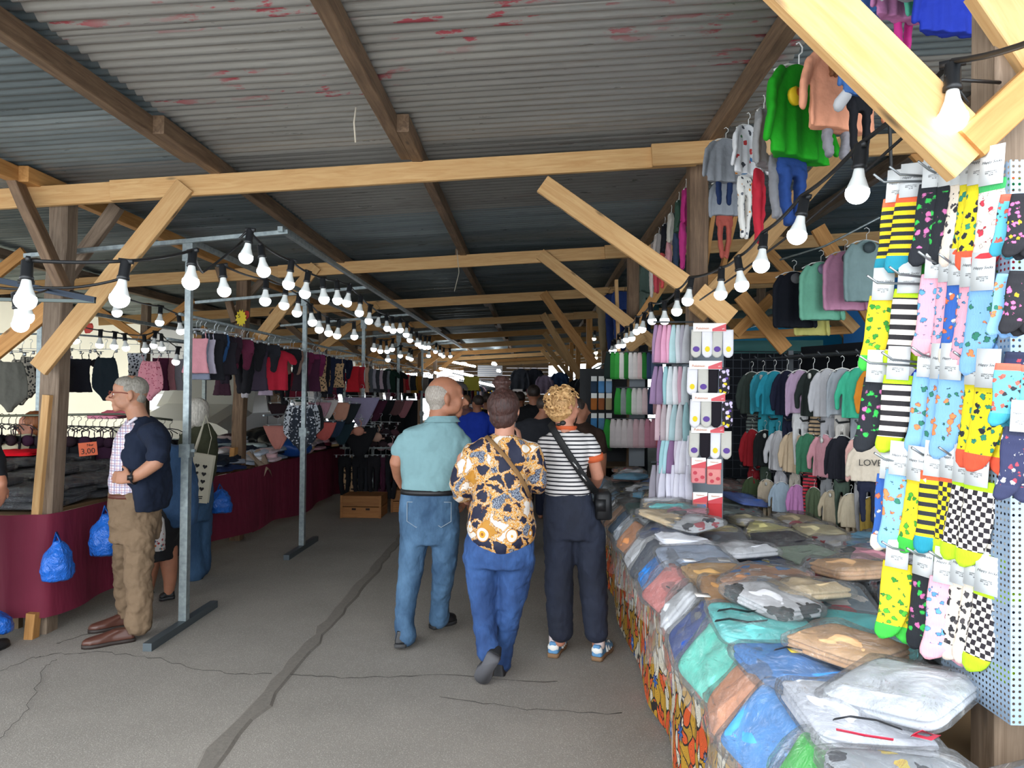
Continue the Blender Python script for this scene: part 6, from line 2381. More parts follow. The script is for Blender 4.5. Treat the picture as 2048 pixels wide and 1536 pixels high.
# green, white and pink ankle socks on the second right post
HAT = plain('7d838a', .6)
b2 = tag(empty('display_column', (1.06, 7.72, .9)), 'narrow hatched board with green, white and pink socks on the second right post', 'display board')
MB().box((0, 0, .55), (.16, .02, 1.15)).build('board', HAT, b2, False)
R2rows = [(705, 1216, 1316, ['1d2a26', '2f8a34', '3a9c40', 'd9d6cc', '2b7a30', 'e2dcd8', 'e6dcd6', 'e8c9c6', '2d7f36', '3a4a6a', '5a6a86', '44506a'], .22),
          (776, 1236, 1322, ['2f9038', '8c9490', '3fa048', 'dad8d0', 'e4dad6', 'e0c4c4', '2a3550', 'c89aa0', 'd0606c'], .22),
          (838, 1214, 1318, ['2f9038', 'd6ccca', 'd9cfcd', 'dcd0ce', 'd4c4c4', 'dab6ba', 'd9bcc0', 'd08c9e', 'd290a2', 'd46a78'], .24)]
for ri, (py, x0, x1, cols, L) in enumerate(R2rows):
    for j, c in enumerate(cols):
        u = j / (len(cols) - 1)
        p = at(x0 + (x1 - x0) * u, py, 7.5 + .0 * u)
        r = tag(empty('thin_socks', p, R(0)), ['upper', 'middle', 'lower'][ri] + ' row of socks on the second right post, ' + (ORD[j] + ' from the left' if j else 'leftmost'), 'socks', 'socks on the second right post')
        inst(THIN, 'sock', cloth(c), r, (0, 0, 0), (0, 0, 0), (1.4, 1, L / .2))
        inst(THIN, 'sock', cloth(c), r, (.02, .02, -.01), (0, .05, 0), (1.4, 1, L / .2))
    hk = MB().tube([at(x0 - 4, py - 1, 7.5), at(x1 + 4, py - 1, 7.5)], .006, 6).build('display_hook', GM)
    tag(hk, ['upper', 'middle', 'lower'][ri] + ' hook bar with ankle socks on the second right post', 'hook')
# carded socks left of them
for ri, (py, cols) in enumerate(((752, ['2c3c50', '4f86b8', '7ea0c0']), (786, ['a8632c', '9a5a34', 'a89a78']), (826, ['4a8ac0', '5f8fb0', '3e4540']), (868, ['9a9a94', 'b8b8b2', '2f4a34']))):
    for j, c in enumerate(cols):
        p = at(1188 + j * 15, py, 7.9)
        r = tag(empty('carded_socks', p), ['highest', 'second', 'third', 'lowest'][ri] + ' row of carded socks right of the blonde head, ' + ['left one', 'middle one', 'right one'][j], 'socks', 'carded socks by the aisle')
        MB().box((0, 0, -.03), (.06, .004, .055)).build('header_card', plain('d9d9d4', .5), r, False)
        MB().loft([((0, 0, -.18), .028, .008), ((0, 0, -.17), .034, .012), ((0, 0, -.055), .034, .012)], 12, e=.6).build('sock', cloth(c), r)
pn = tag(MB().box((0, 0, 0), (.55, .02, 1.0)).build('sock_backdrop', plain('15181b', .7), None, False), 'black backdrop board behind the carded socks right of the blonde head', 'display board')
pn.location = at(1210, 830, 8.05)
# ================================================================ packaged clothes on the right table
def plastic():
    t = NT('clear_plastic')
    v = t.co()
    w_ = t.n('ShaderNodeTexNoise')
    w_.inputs['Scale'].default_value = 8
    w_.inputs['Detail'].default_value = 5
    w_.inputs['Distortion'].default_value = 2.6
    t.l(v, w_.inputs['Vector'])
    bp = t.n('ShaderNodeBump')
    bp.inputs['Strength'].default_value = 1.0
    bp.inputs['Distance'].default_value = .09
    t.l(w_.outputs[0], bp.inputs['Height'])
    tr = t.n('ShaderNodeBsdfTransparent')
    tr.inputs[0].default_value = (.97, .97, .97, 1)
    gl = t.n('ShaderNodeBsdfGlossy')
    gl.inputs['Roughness'].default_value = .17
    t.l(bp.outputs[0], gl.inputs['Normal'])
    df = t.n('ShaderNodeBsdfDiffuse')
    df.inputs[0].default_value = (.8, .82, .84, 1)
    lw = t.n('ShaderNodeLayerWeight')
    lw.inputs[0].default_value = .35
    t.l(bp.outputs[0], lw.inputs['Normal'])
    m1 = t.n('ShaderNodeMixShader')
    t.l(t.math('MULTIPLY_ADD', t.ramp(lw.outputs[0], [(.42, 0.0), (.92, 1.0)]), .5, .085), m1.inputs[0])
    t.l(tr.outputs[0], m1.inputs[1])
    t.l(gl.outputs[0], m1.inputs[2])
    m2 = t.n('ShaderNodeMixShader')
    m2.inputs[0].default_value = .07
    t.l(m1.outputs[0], m2.inputs[1])
    t.l(df.outputs[0], m2.inputs[2])
    t.l(m2.outputs[0], t.out.inputs[0])
    return t.m


PLAST = plastic()


def fold_proto(w, l, h, seed, layers=3, puff=0.0):
    """folded garment lying flat, soft fold edge towards -X"""
    rr = random.Random(seed)
    m = MB()
    n = 40
    rings = []
    lv = layers * 4
    for k in range(lv + 1):
        u = k / lv
        z = h * u
        bul = abs(math.sin(PI * layers * u)) ** .5
        s = .93 + .07 * bul if 0 < k < lv else .88
        ring = []
        for j in range(n):
            a = 2 * PI * j / n
            ca, sa = math.cos(a), math.sin(a)
            x = w / 2 * s * math.copysign(abs(ca) ** .28, ca)
            y = l / 2 * s * math.copysign(abs(sa) ** .28, sa)
            zz = z + .010 * noise.noise(Vector((x * 9, y * 9, seed))) * u + puff * u * (1 - (2 * x / w) ** 2) * (1 - (2 * y / l) ** 2)
            ring.append((x + .006 * noise.noise(Vector((y * 14, k, seed))), y + .006 * noise.noise(Vector((x * 14, k, seed + 3))), zz))
        rings.append(ring)
    # crown
    top = rings[-1]
    for s2 in (.88, .72, .54, .36, .18, .06):
        ring = []
        for j in range(n):
            x, y, _z = top[j]
            x *= s2
            y *= s2
            ring.append((x, y, h + .020 * noise.noise(Vector((x * 11, y * 11, seed * 3.1))) + .008 * noise.noise(Vector((x * 30, y * 12, seed * 5.1))) + .004 + puff * (1 - (2 * x / w) ** 2) * (1 - (2 * y / l) ** 2)))
        rings.append(ring)
    m.rings(rings)
    return proto(m)


FD = [fold_proto(.27, .31, .036, 1, 2, .012), fold_proto(.30, .33, .032, 2, 2, .010), fold_proto(.25, .30, .045, 3, 3, .008)]
BAGS = [fold_proto(.30, .35, .048, 11, 1, .016), fold_proto(.33, .37, .045, 12, 1, .014), fold_proto(.28, .335, .056, 13, 1, .012)]
BAR = fold_proto(.05, .10, .004, 5, 1)
TABMESH = proto(MB().box((0, 0, 0), (.05, .035, .0015)))
PAL = [
    (1240, 1035, 'a9b0b4'), (1300, 1010, '1f2629'), (1330, 1035, '2a5450'), (1360, 1020, '1b2024'), (1440, 1012, '8fa09c'), (1500, 985, 'dcb0a8'), (1560, 1000, 'c6d2c2'), (1620, 1005, 'd0c2d6'),
    (1480, 1045, 'c9c38c'), (1560, 1040, 'd9cfa8'), (1650, 1030, 'd6c49c'), (1310, 1072, '27334f'), (1370, 1085, '5d6369'), (1440, 1090, 'dfe1e8'), (1570, 1062, '15161b'), (1690, 1075, 'e2e2e4'), (1500, 1100, '1b2440'),
    (1640, 1115, '8d9c8c'), (1740, 1110, 'cfcf9c'), (1370, 1130, '9aa6b8'), (1300, 1110, 'c2cad2'), (1440, 1155, 'b59468'), (1540, 1145, '3e6088'), (1430, 1190, 'a8825a'), (1580, 1180, '4f8ba6'), (1660, 1160, 'b0484a'), (1700, 1140, 'b0a6b8'),
    (1740, 1190, '8fa0b4'), (1760, 1160, 'd8dade'), (1490, 1230, 'e6e4e4'), (1420, 1215, 'c23a4a'), (1650, 1230, '7a8c98'), (1740, 1250, '6cc0c8'), (1700, 1270, '67c3c3'), (1820, 1270, 'dcd5d0'), (1640, 1290, '6cc6c4'), (1500, 1290, 'd9dde6'),
    (1580, 1335, '5f9ee2'), (1560, 1370, '6aa2dc'), (1760, 1320, 'd6b28e'), (1820, 1345, 'dcbc9a'), (1840, 1300, 'd05a8e'), (1720, 1390, '9fb8d8'), (1830, 1395, 'd88ab0'), (1690, 1450, 'b9c4d4'), (1800, 1470, 'c9cdd6'), (1900, 1490, 'e2e4ea'),
    (1560, 1430, 'b98f6a'), (1500, 1480, 'dcb596'), (1600, 1500, '3c3e46'), (1680, 1510, '54606e'), (1450, 1400, '3f9c4a'), (1400, 1350, '8d8a88'), (2020, 1440, 'e08c70'), (2010, 1500, '253038'), (1960, 1530, '9fa6ae'),
]
PALW = [(floor_at(px, py, .86), c) for px, py, c in PAL]


def pick(x, y, rr):
    best = sorted(((x - p.x) ** 2 * 1.3 + (y - p.y) ** 2, c) for p, c in PALW)
    return best[0][1] if rr.random() < .8 else best[1][1]


CNAME = {}


def vivid(c, k=1.12, g=1.3):
    import colorsys
    r, gg, b = (int(c[i:i + 2], 16) / 255 for i in (0, 2, 4))
    h, s, v = colorsys.rgb_to_hsv(r, gg, b)
    r, gg, b = colorsys.hsv_to_rgb(h, min(1, s * k), min(1, v * g))
    return '%02x%02x%02x' % (int(r * 255), int(gg * 255), int(b * 255))




def cname(c):
    import colorsys
    r, g, b = (int(c[i:i + 2], 16) / 255 for i in (0, 2, 4))
    h, s, v = colorsys.rgb_to_hsv(r, g, b)
    if v < .18:
        return 'black'
    if s < .14:
        return 'white' if v > .82 else 'pale grey' if v > .62 else 'grey' if v > .4 else 'charcoal'
    hh = h * 360
    nm = 'red' if hh < 12 or hh > 345 else 'tan' if hh < 42 and s < .55 else 'orange' if hh < 42 else 'yellow' if hh < 68 else 'green' if hh < 165 else 'turquoise' if hh < 192 else 'blue' if hh < 255 else 'purple' if hh < 300 else 'pink'
    return ('dark ' if v < .42 else 'pale ' if (s < .35 and v > .7) else '') + nm


PKG_N = {}


def package(loc, rz, c, tilt=(0, 0), bag=True, k=0, lab=None, group='packaged clothes on the right table', top=True, nm='packaged_garment', sc=1.0, fmat=None):
    r = tag(empty(nm, loc), lab, 'packaged clothing', group)
    r.rotation_euler = (tilt[0], tilt[1], rz)
    r.scale = (sc, sc, sc)
    inst(FD[k], 'folded_garment', fmat or cloth(vivid(c), .9, fold=10, fs=.4), r, (0, 0, .004))
    if bag:
        inst(BAGS[k], 'plastic_bag', PLAST, r, (0, 0, 0))
    return r


rr = random.Random(21)
rowy = 1.28
ri = 0
cellx = [.735, 1.045, 1.36, 1.67, 1.98, 2.28]
ROWN = []
ys = []
y = 1.02
while y < 7.0:
    ys.append(y)
    y += .335
stack_top = {}
for ri, y in enumerate(ys):
    far_ = y > 5.0
    for ci, x in enumerate(cellx):
        if abs(x - 1.06) < .26 and abs(y - 4.85) < .28:
            continue
        if abs(x - 1.12) < .30 and abs(y - 1.74) < .36:
            continue
        if x > 1.5 and y < 1.2:
            continue
        if x > 1.55 + (5.2 - y) * .35 and 3.9 < y < 6:
            continue
        base = ZT
        n = 3 if ci == 0 else (2 if y > 3 else 3)
        if y > 5.6:
            n = 2
        hidden = 1 if ci > 0 else 0
        z = base
        if hidden:
            # lower layers are out of sight behind the front stacks: one solid folded block lifts the visible ones
            z += .0
        for k in range(n):
            top = k == n - 1
            c = pick(x, y, rr) if top else rr.choice(['8d9299', '3a4250', 'c8ccd2', '6d7480', 'b08f6c', '4d6f92', '2a2f38', 'b7a8a8', '5f7f78'])
            kk = rr.randrange(3)
            big = y < 2.8
            opened = (2.55 < y < 3.9 and c in ('15161b', 'e2e2e4', '5d6369', 'dfe1e8', '27334f', '1b2440'))
            lb = '%s %s garment, %s layer, %s stack from the aisle, %s row from near end' % (cname(c), 'folded' if opened else 'bagged', ['bottom', 'middle', 'top'][k if n == 3 else k + (1 if n == 2 and k == 1 else 0)], ['first', 'second', 'third', 'fourth', 'fifth', 'sixth'][ci], ORD[ri] if ri else 'first')
            package((x + rr.uniform(-.02, .02), y + rr.uniform(-.02, .02), z), rr.uniform(-.4, .4), c,
                    (rr.uniform(-.10, .10), rr.uniform(-.10, .10)), not opened, kk, lb, sc=1.0, fmat=(printed(c, [['e8e4dc', 'c23a4a', '2a2e38'], ['2a2e38', 'e0c84a'], ['e9e6e2', '5a8fc0'], ['d8d4ce', '6a8fb0']][rr.randrange(4)], rr.choice([7, 10, 16]), rr.choice([.3, .4])) if (top and not opened and rr.random() < .42) else None))
            z += [.050, .046, .058][kk] + .004
        stack_top[ri, ci] = z
# loose bags thrown across the stacks
for k in range(34):
    y = 1.72 + k * .148
    x = rr.choice([.80, .95, 1.25, 1.5, 1.75, 2.0]) + rr.uniform(-.06, .06)
    if (abs(x - 1.06) < .3 and abs(y - 4.85) < .32) or (abs(x - 1.1) < .34 and abs(y - 1.74) < .4) or (x > 1.5 and (y < 1.4 or y > 3.8)) or (x > 1.3 and y > 6.2) or (y < 1.55 and x > 1.0):
        x = .84
    c = rr.choice(['7fb2e8', 'e8e8ec', '6cc4c4', 'e0b890', 'd8dade', '9fc0e0', 'e8a0b0', 'b5805a', '4f8ba6', 'c9ced6', '3f6ab8', 'e6cfa8'])
    nl_ = 3 if (y < 3 or x < .9) else 2
    package((x, y, ZT + .052 * nl_ + .018), rr.uniform(-.9, .9), c, (rr.uniform(-.14, .14), rr.uniform(-.14, .14)), True, k % 3, 'loose %s bag lying askew on the stacks, %s from near end' % (cname(c), ow(k)), 'loose bags across the stacks', sc=rr.uniform(.82, .98),
            fmat=printed(c, [['2a2e38', 'c23a4a', 'e8e4dc'], ['e9e6e2', '3f7ab8', 'e0c84a'], ['17181c', 'e9e6e2']][k % 3], [9, 12, 6][k % 3], .36) if k % 2 else None)
ps = drape('plastic_sheet', [(EX - .10, .9, 0), (EX - .12, 6.9, 0)], .74, lambda s: .55 + .05 * math.sin(s * 5) + .03 * math.sin(s * 13), PLAST, 3.1, .03, .03)
tag(ps, 'crumpled clear plastic hanging along the aisle edge above the floral cloth', 'plastic sheet')
# bundles sagging over the aisle edge of the table
EDGEC = ['e2b090', 'c98a6a', '2fa83e', '5b9ad8', 'e8a884', '6cc4b4', '2f4a86', 'e6e8ec', 'd88a86', '3f7ab8', '444c58', 'e2e4e8', 'b5805a', 'c9d0d8', '54708c', 'c9a58c', 'dfe2e6', '6f8fa8', 'c2c8ce', '8b9298', '5a7288', 'b9bec4']
k = 0
y = .98
while y < 6.6:
    c = EDGEC[k % len(EDGEC)]
    c2 = EDGEC[(k * 5 + 3) % len(EDGEC)]
    for lay in range(1):
        r = tag(empty('edge_package', (EX - .035 - .02 * lay, y, ZT + .035 - .075 * lay)), '%s bagged garment sagging over the floral cloth, %s from the near end' % (cname(c if lay == 0 else c2) + (' upper' if lay == 0 else ' lower'), ORD[min(k, 19)] if k else 'first'), 'packaged clothing', 'bagged clothes sagging over the table edge')
        if k >= 20:
            r['label'] = '%s bagged garment sagging over the far end of the floral cloth' % cname(c)
        r.rotation_euler = (rr.uniform(-.15, .15), R(-50 + rr.uniform(-6, 6)), rr.uniform(-.15, .15))
        inst(FD[rr.randrange(3)], 'folded_garment', cloth(vivid(c if lay == 0 else c2), .9, fold=10, fs=.4), r, (0, 0, .0), sc=(.75, .82, 1.1))
        inst(BAGS[rr.randrange(3)], 'plastic_bag', PLAST, r, (-.0, 0, -.004), sc=(.8, .84, 1.1))
    y += .27
    k += 1

# printed marks on some near bags
def decal(px, py, z, kind, c, sz, rot=0.0, nm='print'):
    p = floor_at(px, py, z)
    return p


def mark_on(px, py, fn_, lb, z=.905):
    p = floor_at(px, py, z)
    m = MB()
    fn_(m)
    return p, m


# bold marks: black strokes on the white top, red collar, green and yellow patches
DEC = [
    ([(-.10, .02), (-.04, .05), (.02, .01), (.08, .05)], '1c1c1f', .010, 1490, 1225, 'bold black wavy stroke printed on the white packed top'),
    ([(-.11, -.03), (-.05, .0), (.01, -.04), (.09, -.01)], '1c1c1f', .010, 1485, 1238, 'second bold black wavy stroke on the white packed top'),
    ([(-.05, -.03), (-.03, .03), (.03, .04), (.06, 0), (.03, -.04), (-.05, -.03)], 'c2304a', .008, 1555, 1222, 'red neckline of the white packed top'),
    ([(-.08, .03), (-.03, .05), (.03, .03), (.07, -.02)], '17171a', .009, 1740, 1450, 'black curved stroke printed on the pale blue bag nearest the board'),
    ([(-.06, .0), (0, -.03), (.06, -.05)], 'd02f4a', .008, 1720, 1460, 'red stroke printed on the pale blue bag'),
    ([(-.06, .03), (-.02, .05), (.05, .0)], '17171a', .008, 1650, 1300, 'dark curved stroke printed on the turquoise bag'),
    ([(-.03, .0), (.0, .02), (.03, .0), (.0, -.02), (-.03, .0)], 'b8243c', .012, 1850, 1470, 'red bow-like spot printed on the white bag by the post'),
    ([(-.05, .0), (.0, .03), (.04, .0)], '2a2a2e', .008, 1580, 1300, 'dark stroke printed on the pale bag above the blue one'),
]
for pts, c, r_, px, py, lb in DEC:
    p = floor_at(px, py, ZT + .185)
    o = MB().tube([(x * .8, y_ * .8, .0) for x, y_ in pts], [(.001, r_ * .7)] * len(pts), 8).build('printed_patch', plain(c, .5))
    o.location = p
    tag(o, lb, 'print')

for (px, py, c, lb) in ((1668, 1290, '1f7a5a', 'green folded label tab on the turquoise bag'), (1595, 1300, 'c9b43a', 'yellow label tab beside the blue bag'), (1690, 1400, 'c9bc4a', 'yellow label tab on the pale blue bag'), (1378, 1120, 'dedfe0', 'white price tab on the slate garment'), (1448, 1120, 'e2e2e0', 'white price tab near the navy garment'), (1530, 1165, 'dfe3e4', 'white price tab on the blue bag'), (1405, 1190, 'e0dcd6', 'white price tab on the tan bag')):
    o = bpy.data.objects.new('paper_tab', TABMESH)
    COL.objects.link(o)
    o.location = floor_at(px, py, ZT + .175)
    o.rotation_euler = (.1, .05, rr.uniform(-.5, .5))
    o.material_slots
    o.data = TABMESH.copy()
    o.data.materials.clear()
    o.data.materials.append(plain(c, .5))
    tag(o, lb, 'label')
# coral garment and dark items right of the post
package((1.36, 1.52, ZT + .14), .1, 'e08c70', (0, 0), True, 1, 'coral folded garment in a bag below the pegboard corner')
for k in range(3):
    package((1.36 + .0 * k, 1.30, ZT + .0 + .05 * k), .1, ['c9cdd6', '253038', '2f5a5c'][k], (0, 0), True, 1, ['pale', 'dark', 'teal-black'][k] + ' bag in the pile below the pegboard at the right edge')

# ================================================================ children's rack at the back right
A0, A1 = Vector((1.60, 5.45, 0)), Vector((2.28, 3.75, 0))
rk = tag(empty('garment_rack', (1.9, 4.7, 0)), 'dark rack of angled rods holding three tiers of childrenswear', 'clothes rack')
RO = Vector((1.9, 4.7, 0))
dn = (A1 - A0).normalized()
nn = Vector((-dn.y, dn.x, 0))
if nn.x < 0:
    nn = -nn
RODM = plain('3e4144', .4, .6)
for z in (1.12, 1.48, 1.90):
    beam('back_rail', A0 + nn * .30 + Vector((0, 0, z)) - RO, A1 + nn * .30 + Vector((0, 0, z)) - RO, .03, .03, RODM, rk)
    for k in range(13):
        u = k / 12
        q = A0.lerp(A1, u) + Vector((0, 0, z))
        MB().tube([q + nn * .3 - RO, q - nn * .10 - RO - Vector((0, 0, .03)), q - nn * .12 - RO - Vector((0, 0, .01))], .007, 6).build('angled_rod', RODM, rk)
for u in (0, .5, 1):
    q = A0.lerp(A1, u) + nn * .32
    beam('rack_post', q - RO, q + Vector((0, 0, 1.95)) - RO, .04, .04, RODM, rk)
DARKC = cloth('12151b', .95, fold=3, fs=.6)
bw = hanging_wall('dark_curtain', A0 + nn * .42, A1 + nn * .42 + dn * .5, .0, 1.98, DARKC, 40, .03, 4)
tag(bw, 'black curtain behind the childrenswear rack', 'curtain')
YAW = math.atan2(-nn.y, -nn.x) + PI / 2
T1 = [('3f4a44', '6a746e'), ('3aa0b4', '36a0b0'), ('2b9ab0', '2f8fa0'), ('1f2238', '20243a'), ('b49ab4', 'd8d8d8'), ('2a3230', 'b49a7a'), ('c0c0c4', 'a8a8ac'), ('9aa0a6', 'c4bfb8'), ('3fb08c', '8d9298'), ('d88a2c', '2f3338'), ('c9bdb2', 'c4b8a6'), ('d0d0d8', '1f3aa0'), ('2338a8', 'b9b9c0'), ('4a93a4', '4a93a4'), ('8a97a4', '5a6a7a')]
T2 = [('b02832', '8a2028'), ('1d2022', '3c4a3e'), ('d6d6da', 'c6c6cc'), ('cdb79a', 'b8b0a4'), ('3f7a5c', 'c03040'), ('d49aa4', '8d8f92'), ('1c1d26', '4a5a4e'), ('e0b0a8', '9a9a9c'), ('23262c', '30343a'), ('d0d2d0', 'c9ccc6'), ('2a3326', '3a4a30'), ('c9beb0', '1f2748'), ('6a8a7c', '23262c')]
T3 = [('4a5a3c', '5a4a36'), ('cfc0a8', 'b8a890'), ('a9bccc', 'b0bcc8'), ('c98ac0', 'a9a0b0'), ('5b6a50', '6a6a5a'), ('bfb198', 'b4a48c'), ('c0b49c', 'b9ab93'), ('8a7434', 'a0936c'), ('b6a68c', '5a7a4c'), ('7a7468', '8a8274'), ('3c4c3a', '2a2f2a'), ('1d2026', '1d2026')]
GR = ['top tier of the childrenswear rack', 'middle tier of the childrenswear rack', 'lowest tier of the childrenswear rack']
for ti_, (z, lst, sc_) in enumerate(((1.86, T1, .74), (1.44, T2, .66), (1.08, T3, .50))):
    for k, (a, b_) in enumerate(lst):
        u = (k + .4) / len(lst)
        q = A0.lerp(A1, u) - nn * .06 + Vector((0, 0, z))
        lb = '%s and %s outfit, %s of the children\'s rack, %s' % (cname(a), cname(b_), ['top tier', 'middle tier', 'lowest tier'][ti_], ORD[k] + ' from left' if k else 'leftmost')
        tm = cloth(a)
        lm = cloth(b_)
        if (ti_, k) in ((0, 10), (1, 9)):
            tm = lm = printed(a, ['6a6e74', '3f4a44'], 22, .28)
        if (ti_, k) in ((0, 5), (1, 4), (0, 0)):
            lm = stripes_mat(b_, '24282c', .03, .4)
        if (ti_, k) == (1, 10):
            tm = lm = printed('20241c', ['6f8a2f'], 18, .22)
        mt = [('disc', 'c8c8c2', 0, -.14, .022)] if k % 4 == 1 else None
        o = kid_set(q, R(rr.uniform(-62, -20)), tm, lm, lb, GR[ti_], k % 3, k % 2, sc_, 0, .33 if ti_ < 2 else .2, motif=mt, cat='outfit')
        o.scale = (sc_ * .72, sc_, sc_ * 1.15)
# long-sleeved top reading LOVE near the socks
p = at(1738, 868, 3.9)
o = kid_set(p, R(-12), cloth('c4b8a6'), cloth('171c30'), 'beige long-sleeved top with the word LOVE over navy trousers beside the sock packs', 'love top', 0, 0, .55, 0, .33, cat='top')
text('LOVE', .085, plain('26231f', .7), 'lettering', o, Matrix.Translation((0, -.052, -.27)) @ Matrix.Rotation(PI / 2, 4, 'X'))
del o['group']

# black mesh wall, teal sheet, blue sheets
mw = hanging_wall('dark_curtain', (1.22, 6.95, 0), (2.55, 6.7, 0), .0, 2.0, DARKC, 40, .03, 3)
tag(mw, 'black curtain behind the wire grid, right of the boxed socks', 'curtain')
wire_panel('wire_grid', (1.95, 6.55, 1.45), .85, 1.1, 0.0, plain('20262e', .4, .5), 'dark wire grid panel in front of the black curtain', .07)
TEALM = plain('1f5a58', .6, name='teal_sheet_')
tl_ = hanging_wall('teal_sheet', (1.15, 6.99, 0), (2.58, 6.72, 0), 1.93, 2.12, TEALM, 30, .03, 3)
tag(tl_, 'narrow teal plastic sheet along the top of the black curtain', 'sheet')
BLUE = canvas('blue_tarpaulin', '2f7fc8')
BLUE2 = canvas('deep_blue_tarpaulin', '2a9ac8')
for i, (a, b_, c, d, mt, lb) in enumerate((((2.3, 8.2), (5.2, 7.6), 1.9, lambda u: 3.0 - .5 * u * 0, BLUE2, 'turquoise blue tarpaulin low behind the braces'), ((3.1, 7.2), (5.6, 6.6), 1.7, lambda u: 2.95, BLUE, 'bright blue tarpaulin right of the high hung tops'))):
    pass
q1 = hanging_wall('blue_tarpaulin', (2.2, 8.6, 0), (3.6, 8.3, 0), 0.0, lambda u: 2.35 + .25 * u, BLUE2, 30, .04, 3)
tag(q1, 'turquoise blue tarpaulin low behind the pine braces', 'tarpaulin')
q2 = hanging_wall('blue_tarpaulin', (3.0, 7.3, 0), (5.4, 6.9, 0), 0.0, lambda u: 2.75 + .1 * u, BLUE, 30, .06, 3)
tag(q2, 'bright blue tarpaulin below the high hung tops', 'tarpaulin')
# right side of the hall: dark canvas
tag(hanging_wall('wall_right', (6.6, -.5, 0), (6.4, 36, 0), .0, 3.35, canvas('dark_green_canvas', '4a5a58'), 90, .06, 12), kind='structure')
# teal backing of the stalls further along the right
bk = hanging_wall('dark_curtain', (1.35, 8.9, 0), (1.6, 24, 0), .0, 2.25, cloth('1b2228', .95), 60, .05, 8)
tag(bk, 'long dark curtain behind the far stalls on the right', 'curtain')
DK2 = ['1a1c20', '23272e', '2e3440', '181b22', '3a3f48', '20242c', '4a3a30', '1c2028', '2a2e36', '343a44', '5a6470', '1a1e24', '272b33', '8a8f98', '1d2128', '3c4656', '23262c', '5f4a44', '20252d', '2d3340']
for k, c in enumerate(DK2):
    yy = 9.0 + k * .55
    r = tag(empty('hanging_garment', (.98 + .05 * (k % 2), yy, 2.05), R(-50)), '%s garment hanging along the far right stalls, %s past the second post' % (cname(c), ORD[min(k, 19)] if k else 'first'), 'clothing', 'dark garments along the far right stalls')
    inst(SH[k % 3], 'top', cloth(c), r, (0, 0, -.06), sc=1.5)
    inst(HG, 'hanger', BLKP, r, (0, 0, -.09), sc=1.2)
rod = MB().tube([(.98, 8.8, 2.06), (1.02, 20.2, 2.06)], .012, 8).build('clothes_rod', STEEL)
tag(rod, 'steel rod of the far right stalls', 'rod')
ft = table('stall_table', (1.2, 13, 0), [(.62, 9.0), (.7, 21), (1.25, 21), (1.25, 9.0)], .75, 'far right stall table')
tag(drape('stall_cloth', [(.6, 8.95, 0), (.66, 21, 0)], .77, .05, cloth('23262e'), 1, .015, .2), 'dark cloth on the far right stall', 'table cloth')
# ================================================================ left stall goods
def cami_proto(w=.26, h=.34, seed=0):
    m = MB()
    n = 24
    rings = []
    for k in range(10):
        v = k / 9
        hw = w / 2 * (.9 - .18 * math.sin(v * PI) + .12 * v)
        rings.append([(hw * math.copysign(abs(math.cos(2 * PI * j / n)) ** .7, math.cos(2 * PI * j / n)), (.012 + .016 * v) * math.sin(2 * PI * j / n) + .008 * math.sin(j * 1.3 + seed) * v, -.08 - v * h) for j in range(n)])
    m.rings(rings)
    for s in (-1, 1):
        m.tube([(s * .09, 0, -.10), (s * .085, 0, -.03), (s * .09, 0, 0)], .006, 6)
    return proto(m, .009, 2, (.04, .012))


def brief_proto(w=.28, h=.20, thin=.5):
    m = MB()
    n = 24
    rings = []
    for k in range(9):
        v = k / 8
        hw = w / 2 * ((1 - v) ** thin * .82 + .18)
        rings.append([(hw * math.copysign(abs(math.cos(2 * PI * j / n)) ** .8, math.cos(2 * PI * j / n)), (.008 + .012 * math.sin(v * PI)) * math.sin(2 * PI * j / n) + .005 * math.sin(j * 1.9) * v, -v * h) for j in range(n)])
    m.rings(rings)
    return proto(m)


def body_proto():
    m = MB()
    n = 24
    rings = []
    for k in range(14):
        v = k / 13
        hw = .12 * (.75 + .35 * math.sin(v * 3.0)) * (1 if v < .72 else max(.22, 1 - (v - .72) / .3))
        rings.append([(hw * math.cos(2 * PI * j / n), (.02 + .01 * math.sin(v * 9)) * math.sin(2 * PI * j / n) + .004 * math.sin(j * 2.1), -.07 - v * .42) for j in range(n)])
    m.rings(rings)
    for s in (-1, 1):
        m.tube([(s * .06, 0, -.10), (s * .075, 0, -.03), (s * .09, 0, 0)], .007, 6)
    return proto(m, .009, 2, (.04, .01))


def bra_proto():
    m = MB()
    for s in (-1, 1):
        m.ball((s * .06, -.02, -.12), (.062, .035, .05), None, 14, 8)
        m.tube([(s * .08, 0, -.09), (s * .09, 0, -.03), (s * .07, 0, 0)], .005, 6)
    m.tube([(-.14, .01, -.135), (-.06, 0, -.14), (.06, 0, -.14), (.14, .01, -.135)], [(.012, .004)] * 4, 8)
    return proto(m)


CAM = [cami_proto(seed=1), cami_proto(.22, .40, 2)]
BRF = [brief_proto(), brief_proto(.32, .26, .8), brief_proto(.22, .20, .35)]
BOD = body_proto()
BRA = bra_proto()
SHORT = pants_proto(.26, .26, 5, .5)
LEGG = pants_proto(.17, .50, 6, .3)
LEO = printed('b08f6a', ['2a211c'], 34, .38)
ZEB = printed('c9ced6', ['1c2430'], 40, .42)
FLW = printed('1f2632', ['d9dbe0', '8a8f9a'], 40, .3)


def hung(loc, rz, me, mt, lb, cat, group, nm='garment', sc=1.0, hanger='clip', tagp=False):
    r = tag(empty('hanging_garment', loc, rz), lb, cat, group)
    r.scale = (sc, sc, sc)
    inst(CLIPH if hanger == 'clip' else HG, 'hanger', HWIRE if hanger == 'clip' else BLKP, r, (0, 0, -.09))
    inst(me, nm, mt, r, (0, 0, -.115))
    if tagp:
        MB().box((.0, -.045, -.22), (.035, .002, .07)).build('price_tag', WHITEP, r, False)
    return r


